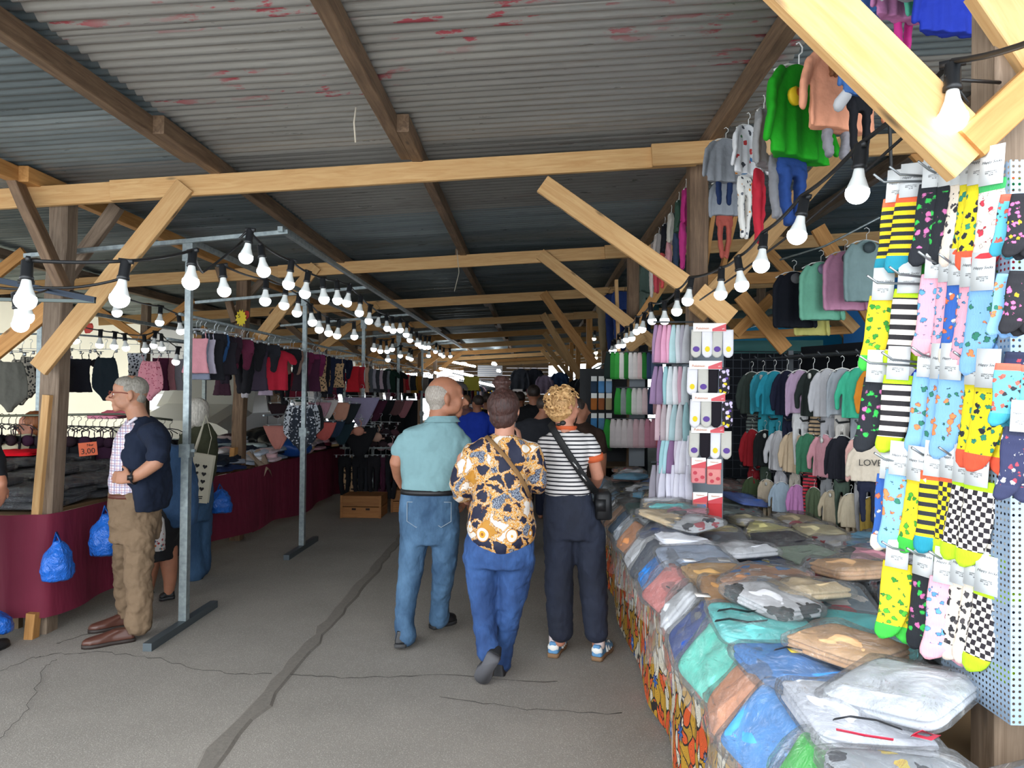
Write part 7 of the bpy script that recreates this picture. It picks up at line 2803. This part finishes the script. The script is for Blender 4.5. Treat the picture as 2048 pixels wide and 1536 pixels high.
HWIRE = plain('b9bfc4', .3, .7)
RX, RZH = -2.42, 2.13
front = [
    (388, 'cf8f98', 0, 'c'), (396, '7d8496', 0, 'c'), (404, 'b8b0c0', 1, 'c'), (412, '15161c', 1, 'c'), (422, '1a1b22', 2, 's'), (430, '29507f', 2, 's'), (438, '1d1a22', 1, 'c'), (448, '231c26', 1, 'l'),
    (458, '2c1d28', 2, 's'), (470, '5c1f38', 2, 's'), (480, '17161b', 1, 'l'), (492, '111217', 1, 'l'), (502, '1a191e', 2, 's'), (512, '342a38', 1, 'c'), (524, '22232a', 2, 's'),
    (540, 'b01f34', 3, 't'), (556, '16161b', 1, 'l'), (570, '1b1a20', 2, 's'), (584, '8d6f62', 2, 's'), (594, '2b1f28', 1, 'c'), (606, '5f1b3c', 2, 's'), (617, '3f1830', 1, 'c'), (629, '6c2048', 2, 's'),
    (640, 'LEO', 1, 'c'), (648, '14141a', 1, 'l'), (658, '1a2038', 1, 'l'), (668, 'LEO', 1, 'c'), (680, '171d34', 1, 'l'), (690, '141a30', 2, 's'), (703, 'c0202c', 0, 'c'), (712, 'b02030', 0, 'c'),
    (720, 'c9a08c', 0, 'c'), (727, 'LEO', 0, 'c'), (734, '5a6068', 0, 'c'), (740, 'a9a6b4', 0, 'c'), (747, '3c4048', 0, 'c'), (753, 'c9b3c0', 0, 'c'), (759, '2a2c30', 0, 'c'), (765, '7a7f88', 0, 'c'), (770, '8a4a6c', 0, 'c'),
    (778, '1e3a30', 0, 't'), (786, '17181b', 0, 't'), (794, '1c1d20', 0, 't'), (802, 'b0524c', 0, 'c'), (808, 'c22836', 0, 'c'), (814, 'c9a9a0', 0, 'c'), (820, '33373e', 0, 'c'), (826, 'b98a3a', 0, 'c'), (832, 'c9863a', 0, 'c'), (838, '5a5e66', 0, 'c'), (844, 'a09890', 0, 'c'), (850, 'c9c4c0', 0, 'c'), (856, '3a3f4a', 0, 'c'), (862, '8d4450', 0, 'c'), (868, '23252c', 0, 'c'), (874, 'b9a6a0', 0, 'c')]
KN = {'c': 'camisole', 's': 'shorts', 'l': 'leggings', 't': 'T-shirt'}
for k, (px, c, _q, kd) in enumerate(front):
    Yd = -RX * F / (1070 - px)
    mt = LEO if c == 'LEO' else cloth(c)
    me = {'c': CAM[k % 2], 's': SHORT, 'l': LEGG, 't': SHS[1]}[kd]
    nm = 'leopard print' if c == 'LEO' else cname(c)
    wh = ('in front of the second steel upright' if 595 < px < 625 else 'between the first and second steel uprights' if px < 600 else 'between the second and third steel uprights' if px < 728 else 'beyond the third steel upright')
    hung((RX + rnd.uniform(-.03, .03), Yd, RZH), R(rnd.uniform(-10, 22)), me, mt, '%s %s on the front rail, %s from the near end' % (nm, KN[kd], ow(k)), 'clothing', 'garments on the front rail', KN[kd].lower().replace('-', '_'), (.74 if px < 470 else .86) if kd != 't' else .95, 'clip', tagp=(px in (540, 470, 648)))
rr_ = tag(MB().tube([(RX, 4.95, RZH), (RX, 16.8, RZH)], .012, 8).build('garment_rail', STEEL), 'front steel rail carrying the hanging camisoles and shorts', 'rail')
# second rail just behind
RX2, RZ2 = -2.78, 2.0
cc2 = ['3a1f2c', '16171b', 'c9c4c8', '1f2a4a', 'b8a6b8', '551c30', '15151a', '7a2034', '203a34', '1a1a1f', '8c8f96', '2a2a30', '6d2a44', 'b3202c', '1c2440', '14151a', 'a98a80', '40202f']
for k in range(36):
    Yd = 6.5 + k * .25 + .004 * k * k
    c = cc2[k % len(cc2)]
    me = [CAM[1], SHORT, LEGG, CAM[0]][k % 4]
    hung((RX2, Yd, RZ2), R(rnd.uniform(-20, 20)), me, cloth(c), '%s %s on the second rail behind the front one, %s' % (cname(c), ['camisole', 'shorts', 'leggings', 'camisole'][k % 4], ow(k) + ' from the near end'), 'clothing', 'garments on the second rail', 'garment', .72 if k < 6 else .85)
tag(MB().tube([(RX2, 5.5, RZ2), (RX2, 17, RZ2)], .010, 8).build('garment_rail', STEEL), 'second steel rail behind the front row of garments', 'rail')

# briefs and bras shown along the table
disp = [
    (556, 845, 8.2, BRF[1], 'c98478', 1.0, 'peach and coral brief hanging low beside the black bags'), (556, 805, 8.3, BRF[0], '2a1a20', .8, 'dark brief with a pink bow above the peach one'),
    (592, 790, 8.1, BOD, 'ZEB', 1.05, 'grey and black patterned body, left of the two large ones'), (606, 792, 8.0, BOD, 'FLW', 1.15, 'navy patterned body in front of the second upright'), (618, 790, 8.2, BOD, 'ZEB', 1.0, 'black and grey striped body right of the second upright'), (628, 796, 8.5, BOD, '2a2c30', .9, 'charcoal body by the second old post'),
    (640, 800, 9.0, BRF[0], 'b98a98', 1.0, 'dusty pink brief on the upper display line'), (655, 797, 9.1, BRF[1], 'cfc6c2', .9, 'cream brief on the upper display line'), (668, 803, 9.2, BRF[1], '1d2320', 1.0, 'black brief left of the nude thong'),
    (680, 797, 9.2, BRF[2], 'c08a74', 1.2, 'nude thong in the middle of the upper display line'), (697, 803, 9.3, BRF[1], '20262a', 1.0, 'black brief right of the nude thong'), (724, 783, 9.8, BRF[1], '9a92b0', 1.5, 'large lilac brief on the upper display line'),
    (750, 797, 10.2, BRF[1], '4a2036', 1.1, 'burgundy brief right of the lilac one'), (770, 797, 10.8, BRF[0], '14151a', 1.1, 'black brief near the polo man on the upper line'), (790, 800, 11.4, BRF[0], '6a4a4c', 1.1, 'brown brief near the polo man on the upper line'), (806, 800, 12.2, BRF[1], 'b0747c', 1.1, 'rose brief near the polo man on the upper line'),
    (648, 838, 9.0, BRF[0], 'c9625c', 1.1, 'coral brief on the lower display line'), (668, 838, 9.1, BRF[0], '26364a', 1.0, 'navy brief on the lower display line'), (684, 838, 9.3, BRF[1], '1b3038', 1.1, 'dark teal brief on the lower display line'), (706, 832, 9.4, BRA, 'c98a74', 1.2, 'nude bra on the lower display line'),
    (720, 842, 9.5, BRF[1], '131418', 1.5, 'large black brief on the lower display line'), (742, 842, 9.8, BRA, 'c9a08c', 1.3, 'beige bra on the lower display line'), (762, 840, 10.2, BRA, '2a1f26', 1.2, 'black bra on the lower display line'), (780, 842, 10.8, BRA, '5a3a44', 1.2, 'plum bra on the lower display line'),
    (772, 870, 10.2, BRA, 'c9a4a8', 1.1, 'pale bra low beside the polo man'), (756, 866, 10.1, BRA, '3a2a30', 1.1, 'dark bra low beside the polo man'), (790, 866, 11, BRA, '1d1e24', 1.1, 'black bra low beside the polo man'),
]
for px, py, Yd, me, c, sc_, lb in disp:
    mt = ZEB if c == 'ZEB' else FLW if c == 'FLW' else cloth(c)
    hung(at(px, py - 14, Yd), R(rnd.uniform(0, 25)), me, mt, lb, 'underwear', 'underwear displayed over the left table', 'garment', sc_)
dr = tag(empty('display_rack', (-2.9, 9, 0)), 'grey steel display rack for underwear above the far burgundy table', 'display rack')
for z in (1.63, 1.36):
    beam('rail', (.05, -1.3, z), (.35, 6, z), .018, .018, STEEL, dr)
for y_ in (-.1, 1.5, 3.2):
    beam('rack_post', (.12 + y_ * .04, y_, .8), (.12 + y_ * .04, y_, 1.75), .03, .03, STEEL, dr)

# lingerie by the canvas
G6 = 'lingerie hung by the cream canvas'
ling = [(22, 690, 6.2, BOD, '6b6a62', 1.25, 'grey lace body, leftmost of the lingerie'), (45, 690, 6.6, BOD, 'LC', 1.2, 'black and cream lace body left of the near post'), (62, 688, 6.7, BOD, 'LC', 1.1, 'second lace body just left of the near post'),
        (110, 690, 6.8, CAM[1], 'c9202c', 1.3, 'bright red camisole right of the near post'), (127, 690, 7.2, CAM[0], 'LP', 1.0, 'floral white camisole right of the red one'), (122, 740, 7.1, BRF[0], '1a1a1e', .9, 'small black brief under the floral camisole'),
        (160, 690, 7.0, CAM[0], '14161f', 1.15, 'black camisole over pale printed shorts'), (166, 735, 7.1, PT[1], 'LP', .5, 'pale printed shorts below the black camisole'), (212, 688, 7.0, BOD, '16222a', 1.2, 'dark blue-black lace body in front of the canvas'),
        (275, 680, 7.6, CAM[1], 'ZEB', 1.2, 'black and white patterned camisole above the glasses man'), (302, 698, 7.0, BOD, 'PK', 1.1, 'pink floral body above the glasses man'), (322, 695, 7.4, CAM[1], '4a1c34', 1.0, 'burgundy camisole left of the steel upright'),
        (336, 695, 7.5, CAM[1], 'cf8f98', 1.0, 'pale pink camisole left of the steel upright'), (352, 697, 7.6, CAM[1], 'a9a8b0', 1.0, 'light grey camisole beside the steel upright'), (305, 745, 7.4, BRA, '1b1b20', 1.0, 'black strappy bra above the glasses man'), (182, 695, 7.4, BRA, '1c1c22', 1.1, 'black bra right of the black camisole')]
LCM = printed('9a9488', ['1c1b1d'], 45, .45)
LPM = printed('d6cdcf', ['8a3040', '2a2a30'], 40, .25)
PKM_ = printed('d98f9c', ['a03a54'], 45, .28)
for px, py, Yd, me, c, sc_, lb in ling:
    mt = {'LC': LCM, 'LP': LPM, 'ZEB': ZEB, 'PK': PKM_}.get(c) or cloth(c)
    hung(at(px, py - 10, Yd), R(rnd.uniform(5, 30)), me, mt, lb, 'lingerie', G6, 'garment', sc_ * .82)
tag(MB().tube([at(-30, 668, 6.5), at(130, 668, 6.9), at(400, 688, 7.6)], .009, 8).build('garment_rail', STEEL), 'thin rail above the lingerie by the cream canvas', 'rail')
tag(MB().tube([at(-30, 832, 6.0), at(240, 828, 6.3), at(345, 840, 6.6)], .010, 8).build('garment_rail', plain('6a6f60', .4, .6)), 'low rail of bras behind the black packages', 'rail')
for k in range(26):
    u = k / 25
    px = -10 + u * 350
    c = ['16171b', '1b1b20', '2a1a22', '17181c', '3a1c34', '121317', '231d24', '1a1a1f'][k % 8]
    if 180 < px < 240:
        c = ['2c1428', '3a1c34'][k % 2]
    p = at(px, 826 + 12 * u, 6.05 + .5 * u)
    hung(p, R(rnd.uniform(-30, 30)), [BRA, CAM[0], BRA, CAM[1]][k % 4], cloth(c), '%s bra or camisole on the low dark rail, %s from the left' % (cname(c), ow(k)), 'lingerie', 'dark lingerie on the low rail', 'garment', .95, 'wire')
# pink things above that rail
package(at(215, 838, 6.7), .2, 'c98a9c', (0, 0), False, 0, 'pink folded lace pile behind the black packages', 'folded piles on the left')
package(at(245, 832, 6.7), .1, 'b0606c', (0, 0), False, 0, 'rose folded pile behind the checked shirt', 'folded piles on the left')

# red cloth and black packages
BK = ['17191f', '1b1e25', '22252c', '14161b', '1d2026', '2a2d33']
nb = 0
for iy, y in enumerate([5.0, 5.33, 5.66, 5.99, 6.32, 6.65]):
    for ix in range(5):
        x = -3.32 - ix * .30 + (y - 4.8) * .035 - .14
        if x < -5.0 or (abs(x + 3.25) < .14 and y < 5.05):
            continue
        nl = 3 + min(2, ix)
        z = .79
        for k in range(nl):
            if ix > 0 and iy > 0 and k < nl - 2:
                z += .052
                continue
            nb += 1
            package((x + rr.uniform(-.02, .02), y + rr.uniform(-.02, .02), z), PI / 2 + rr.uniform(-.15, .15), BK[nb % 6], (rr.uniform(-.06, .06), rr.uniform(-.08, .04)), True, nb % 3,
                    'black bagged garment, %s row from the aisle, %s one deep, %s in stack' % (['first', 'second', 'third', 'fourth', 'fifth'][ix], ['nearest', 'second', 'third', 'fourth', 'fifth', 'sixth'][iy], ['bottom', 'second', 'third', 'fourth', 'fifth'][k]), 'black packaged garments on the left table', nm='black_package')
            z += .052
package((-4.25, 6.0, 1.06), .2, 'b8202f', (0, 0), False, 1, 'bright red folded garment on the black packages', 'red garment')
# orange price card
pc = tag(empty('price_card', at(176, 898, 5.75), R(12)), 'orange handwritten price card reading 3,00 among the black packages', 'price sign')
MB().box((0, 0, 0), (.135, .004, .105)).build('card', plain('e0653a', .6), pc, False)
text('3,00', .062, plain('1b1512', .7), 'lettering', pc, Matrix.Translation((0, -.004, -.018)) @ Matrix.Rotation(PI / 2, 4, 'X'), .0008)
text('Nur', .03, plain('1b1512', .7), 'lettering', pc, Matrix.Translation((.02, -.004, .030)) @ Matrix.Rotation(PI / 2, 4, 'X'), .0008)
pc.rotation_euler = (0, R(-6), R(12))

# pale folded pile on the far burgundy table
WH = ['dcdce2', 'cfd2da', 'e2e0e2', 'b9c0ca', 'c9b8bc', '8e9aa6', '3c4656', 'd9c9cc', 'a9b4b8', '6d7a86', 'e0dede', 'c4a8ac', '2a303a', 'b8c4c4']
npk = 0
for iy in range(13):
    y = 7.35 + iy * .33
    for ix in range(4):
        x = -3.12 + (y - 7.3) * .04 - .14 - ix * .29
        if abs(x + 3.22) < .18 and abs(y - 7.95) < .2:
            continue
        nl = 3 + (1 if ix else 0) + (2 if ix > 1 else 0)
        z = .80
        for k in range(nl):
            if ix > 0 and k < nl - 3:
                z += .038
                continue
            npk += 1
            c = WH[(npk * 7 + ix + iy) % len(WH)]
            if iy > 6:
                c = ['6a3040', 'c9a0a8', '3a2a34', 'b9aab0', 'cfb88c', 'd6ccd0', '2b2530'][npk % 7]
            if ix == 0 and iy < 2:
                c = ['1c222c', '2a3550', '8a9098'][npk % 3]
            package((x + rr.uniform(-.03, .03), y + rr.uniform(-.03, .03), z), PI / 2 + rr.uniform(-.3, .3), c, (rr.uniform(-.1, .1), rr.uniform(-.1, .1)), False, npk % 3,
                    '%s folded garment, pale pile, %s row from aisle, %s along, %s up' % (cname(c), ['first', 'second', 'third', 'fourth'][ix], ORD[iy] if iy else 'first', ['first', 'second', 'third', 'fourth', 'fifth', 'sixth'][k]), 'folded garments in the pale pile', nm='folded_garment')
            z += .040
# beige garment drooping over the edge
m = MB()
e0 = at(535, 905, 8.2)


def dr_fn(u, v):
    x = (u - .5) * .50
    z = -v * (.20 + .10 * math.sin(u * 7) ** 2) + .02 * math.sin(u * 20)
    return (-.03 + .06 * v + .03 * math.sin(u * 9 + v * 3) + .10 * (1 - v) * -1, x, z + .04)


bgm = m.grid(dr_fn, 24, 12).build('draped_garment', cloth('b9a28c', .9, fold=12, fs=.5))
bgm.location = Vector((-3.0, e0.y, .90))
tag(bgm, 'beige garment drooping over the far burgundy cloth', 'clothing')
# black and blue bags beyond
for px, py, Yd, c, s_, lb in ((528, 858, 9.5, '17181c', .28, 'black bin bag on the table in front of the van'), (560, 868, 9.3, '131417', .25, 'second black bin bag beside the first'), (585, 880, 9.2, '1f4f9c', .2, 'blue bag behind the patterned bodies')):
    m = MB()
    m.ball((0, 0, s_ * .6), (s_ * 1.2, s_, s_ * .65), None, 20, 12)
    o = m.build('bin_bag', plain(c, .3))
    remesh(o, .03, 1, (.12, .06), (.05, .02))
    p = at(px, py, Yd)
    o.location = (p.x, p.y, .80)
    tag(o, lb, 'bag')

# blue carrier bags hanging from the cloth
BAGM = NT('blue_carrier_plastic')
BAGM.base('1f63c0').rough(.28)
f_, _ = BAGM.noise(BAGM.co(), 14, 4, .6, 1.0)
BAGM.bump(f_, .9, .03)


def carrier(px, py, Yd, h, w_, lb, tie=True):
    p = at(px, py, Yd)
    r = tag(empty('carrier_bag', p), lb, 'bag', 'blue carrier bags on the burgundy cloth')
    m = MB()
    m.loft([((0, 0, -h * .5), w_ * .3, .05), ((0, 0, -h * .46), w_ * .46, .08), ((0, 0, -h * .2), w_ * .5, .10), ((0, 0, h * .1), w_ * .46, .09), ((0, 0, h * .3), w_ * .3, .05), ((-.01, 0, h * .42), w_ * .1, .02)], 24, e=.8)
    o = m.build('bag_body', BAGM.m, r)
    remesh(o, .010, 1, (.10, .035), (.03, .008))
    m = MB()
    m.tube([(-w_ * .15, 0, h * .30), (-.01, .0, h * .62), (w_ * .2, 0, h * .28)], [(.012, .004)] * 3, 8)
    m.build('handle', BAGM.m, r)
    return r


carrier(115, 1118, 4.55, .27, .165, 'blue carrier bag tied to the burgundy cloth right of the near post')
carrier(212, 1066, 4.95, .30, .20, 'large blue carrier bag half hidden behind the brown trousers')
carrier(441, 1000, 6.75, .24, .20, 'blue carrier bag on the cloth right of the tote-bag woman')
cb = carrier(8, 1200, 4.55, .15, .24, 'blue carrier bag lying on the kerb at the left edge', False)
cb.location = (at(8, 1200, 4.6).x, 4.50, .17)

# wooden crates with leggings forms
CW = wood('a5703c', '8c5a2c', name='crate_wood')


def crate(loc, w_, d_, h_, rz, lb):
    r = tag(empty('wooden_crate', loc, rz), lb, 'crate', 'wooden crates in the aisle')
    for k in range(2):
        z = h_ * (.25 + .5 * k)
        beam('slat', (-w_ / 2, -d_ / 2, z), (w_ / 2, -d_ / 2, z), .016, h_ * .47, CW, r)
        beam('slat', (-w_ / 2, d_ / 2, z), (w_ / 2, d_ / 2, z), .016, h_ * .47, CW, r)
        beam('slat', (-w_ / 2, -d_ / 2, z), (-w_ / 2, d_ / 2, z), .016, h_ * .47, CW, r)
        beam('slat', (w_ / 2, -d_ / 2, z), (w_ / 2, d_ / 2, z), .016, h_ * .47, CW, r)
    MB().box((0, 0, h_ * .95), (w_ * .98, d_ * .98, .014)).build('lid', CW, r, False)
    for sx in (-.3, .3):
        MB().box((sx * w_ * .6, -d_ / 2 - .012, h_ * .4), (.05, .008, .025)).build('handle_slot', plain('2a1a10', .8), r, False)
    for sx in (-.5, .5):
        MB().box((sx * w_, -d_ / 2 - .010, h_ / 2), (.03, .012, h_)).build('corner_batten', CW, r, False)
    return r


g = floor_at(722, 1036)
crate((g.x, g.y + .2, 0), .50, .42, .29, 0, 'front wooden crate below the dark leggings, beside the polo man')
crate((g.x + .53, g.y + .7, 0), .45, .42, .30, 0, 'rear wooden crate behind the polo man\'s elbow')
g2 = at(735, 905, 9.95)
lf = [(690, '17181b'), (700, 'LEO'), (706, 'LEO'), (718, '1a1b1f'), (728, '24262c'), (738, '1e1f24'), (748, '1a191d'), (762, '401c30'), (772, '54243c'), (784, '1a1b20')]
for k, (px, c) in enumerate(lf):
    p = at(px, 893, 9.9 + .05 * (k % 3))
    hung(p, R(rnd.uniform(-15, 15)), LEGG, LEO if c == 'LEO' else cloth(c), '%s leggings hanging above the wooden crates, %s' % ('leopard print' if c == 'LEO' else cname(c), ORD[k] + ' from the left' if k else 'leftmost'), 'leggings', 'leggings above the crates', 'leggings', 1.12)
tag(MB().tube([at(680, 896, 9.95), at(800, 896, 9.95)], .012, 8).tube([at(745, 896, 9.97), at(745, 1020, 9.97)], .015, 8).build('garment_rail', STEEL), 'low steel rail holding leggings above the wooden crates', 'rail')
# dark dresses behind, between the table end and the polo man
for k, (px, py, c) in enumerate(((712, 868, '262a36'), (735, 880, '16171c'), (760, 872, '131418'), (775, 876, '1a1c22'), (790, 872, '15161b'), (700, 876, '2b3040'))):
    p = at(px, py - 20, 11.3)
    hung(p, R(10), SHS[1], cloth(c), '%s long top hanging behind the leggings, %s' % (cname(c), ORD[k] + ' one' if k else 'first one'), 'clothing', 'dark tops behind the leggings', 'top', 1.3)
bk = hanging_wall('dark_curtain', (-2.9, 12.4, 0), (-1.95, 12.3, 0), .0, 1.5, cloth('17191e', .95), 30, .04, 3)
tag(bk, 'black cloth backdrop behind the crates', 'curtain')

# far stalls on the left: dense rows of hung tops past the polo man
cols = ['c8c2c6', '8d5a68', '2a2d34', 'd0b8a8', '3a4450', 'b8bcc4', '6a2a3c', '1d1f24', 'c9a23a', 'a8acb8', '4f6a8a', '8a4a40']
for k in range(24):
    yy = 16.8 + k * .5
    r = hung((-1.85, yy, 2.09), R(15), SHS[k % 2], cloth(cols[k % 12]), '%s top in the glare beyond the polo man, %s going away' % (cname(cols[k % 12]), ow(k)), 'clothing', 'tops in the far left stalls', 'top', 1.4)
for k in range(10):
    r = hung((-1.95, 16.9 + k * 1.1, 1.45), R(15), SHS[k % 2], cloth(cols[(k * 5 + 2) % 12]), '%s top low in the far left stalls, %s going away' % (cname(cols[(k * 5 + 2) % 12]), ow(k)), 'clothing', 'low tops in the far left stalls', 'top', 1.5)
tag(MB().tube([(-1.95, 16.5, 1.44), (-1.95, 28, 1.44)], .012, 8).build('garment_rail', STEEL), 'lower far steel rail beyond the polo man', 'rail')
tag(MB().tube([(-1.85, 16.5, 2.08), (-1.85, 29, 2.08)], .012, 8).build('garment_rail', STEEL), 'far steel rail beyond the polo man', 'rail')
tag(drape('stall_cloth', [(-2.6, 17.0, 0), (-2.3, 29, 0)], .8, .05, cloth('2a2d36'), 1, .015, .3), 'dark stall cloth far on the left', 'table cloth')
table('stall_table', (-3, 20, 0), [(-2.62, 17.2), (-2.35, 29), (-3.4, 29), (-3.6, 17.2)], .78, 'far left stall table')
ys_ = tag(MB().box((0, 0, 0), (.35, .01, .32)).build('yellow_sign', plain('e8dc4a', .6), None, False), 'plain yellow square sign in the far glare', 'sign')
ys_.location = at(943, 767, 17)
bd_ = tag(MB().box((0, 0, 0), (.9, .02, .42)).build('striped_notice', stripes_mat('8a8d96', 'b9b6b4', .07, .5), None, False), 'grey striped notice board high at the far end', 'sign')
bd_.location = at(980, 742, 27)
wn = tag(MB().box((0, 0, 0), (.5, .02, .36)).build('white_sign', plain('ece9e6', .6), None, False), 'white sign at the far end right of the bun', 'sign')
wn.location = at(1037, 779, 24)
mr = tag(MB().box((0, 0, 0), (.42, .02, .16)).build('maroon_sign', plain('6a1f30', .6), None, False), 'small maroon sign at the far end right of the bun', 'sign')
mr.location = at(1058, 779, 24)
um = tag(MB().loft([((0, 0, .0), 1.0, 1.0), ((0, 0, .15), .8, .8), ((0, 0, .3), .3, .3), ((0, 0, .34), .03, .03)], 20).tube([(0, 0, -2.0), (0, 0, .3)], .02, 8).build('dark_parasol', plain('1d2024', .6)), 'dark parasol canopy at the far end above the blue dress', 'parasol')
um.location = (at(968, 785, 25).x, 25, 1.75)

# parked van
VN = plain('c9cac8', .3, .1)
vr = tag(empty('van', (-5.7, 14.0, 0)), 'pale grey van parked behind the left stall', 'van')


def vsec(y, w2, z0, z1, zt):
    return [(-w2, y, z0), (w2, y, z0), (w2 + .04, y, z0 + .35), (w2 + .02, y, z1), (w2 - .16, y, zt), (w2 - .35, y, zt + .05), (-w2 + .35, y, zt + .05), (-w2 + .16, y, zt), (-w2 - .02, y, z1), (-w2 - .04, y, z0 + .35)]


m = MB()
m.rings([vsec(-2.6, .9, .3, 1.0, 1.1), vsec(-1.6, .9, .3, 1.25, 1.35), vsec(-.9, .9, .3, 1.25, 2.0), vsec(2.5, .9, .3, 1.25, 2.0)])
m.build('body', VN, vr, False)
for y_ in (-1.7, 1.6):
    m = MB()
    m.loft([((.80, y_, .33), .33, .33), ((.98, y_, .33), .33, .33)], 24, ux=Vector((0, 1, 0)), uy=Vector((0, 0, 1)))
    w1 = m.build('wheel', plain('17181a', .7), vr)
    m = MB()
    m.loft([((.97, y_, .33), .2, .2), ((.99, y_, .33), .19, .19)], 20, ux=Vector((0, 1, 0)), uy=Vector((0, 0, 1)))
    m.build('hubcap', plain('9ba0a4', .3, .8), vr)
for a, b_ in ((-.75, .15), (.3, 1.2)):
    MB().quad([(.945, a, 1.28), (.945, b_, 1.28), (.80, b_, 1.88), (.80, a + .15, 1.88)]).build('window', plain('23292e', .1), vr, False)
for y_ in (-.95, .22, 1.3):
    MB().box((.945, y_, .78), (.006, .012, .85)).build('door_seam', plain('4a4c4e', .7), vr, False)
MB().box((.955, .7, .95), (.015, 3.0, .05)).build('side_moulding', plain('7d8082', .5), vr, False)
MB().box((.97, .02, 1.05), (.03, .16, .03)).build('door_handle', plain('3a3c3e', .5), vr, False)

# small signs hung high
yl = tag(empty('star_sign', at(482, 636, 7.7)), 'yellow starburst price sign hanging from the second old post', 'price sign')
pts = []
for k in range(24):
    a = 2 * PI * k / 24
    q = .062 * (1 if k % 2 else .72)
    pts.append((q * math.cos(a), 0, q * 1.5 * math.sin(a)))
MB().rings([[Vector(p_) for p_ in pts], [Vector(p_) + Vector((0, .006, 0)) for p_ in pts]]).build('card', plain('e0c71e', .6), yl, False)
text('5', .06, plain('1a1a1a', .7), 'lettering', yl, Matrix.Translation((-.02, -.003, .02)) @ Matrix.Rotation(PI / 2, 4, 'X'))
for (px, py, Yd, lb) in ((178, 656, 6.8, 'red leaf-shaped card in front of the cream canvas'), (491, 630, 7.75, 'small red leaf-shaped card beside the yellow star sign')):
    o = MB().loft([((0, 0, -.085), .004, .003), ((0, 0, -.05), .035, .004), ((0, 0, 0), .045, .004), ((0, 0, .05), .028, .004), ((0, 0, .075), .004, .003)], 12).build('red_card', plain('c23a2c', .6))
    o.location = at(px, py, Yd)
    o.rotation_euler = (0, R(35), 0)
    o.scale = (1, 1, .7)
    tag(o, lb, 'card')
# string dangling from the middle purlin
for (pts, lb) in (([(916, 478), (914, 505), (918, 545), (909, 582)], 'loose pale string dangling from the middle purlin'), ([(712, 215), (708, 245), (711, 285)], 'frayed string hanging from the near purlin')):
    o = MB().tube([at(a, b_, 7.6 if a > 800 else 3.3) for a, b_ in pts], .004, 6).build('string', plain('b5aa98', .9))
    tag(o, lb, 'string')
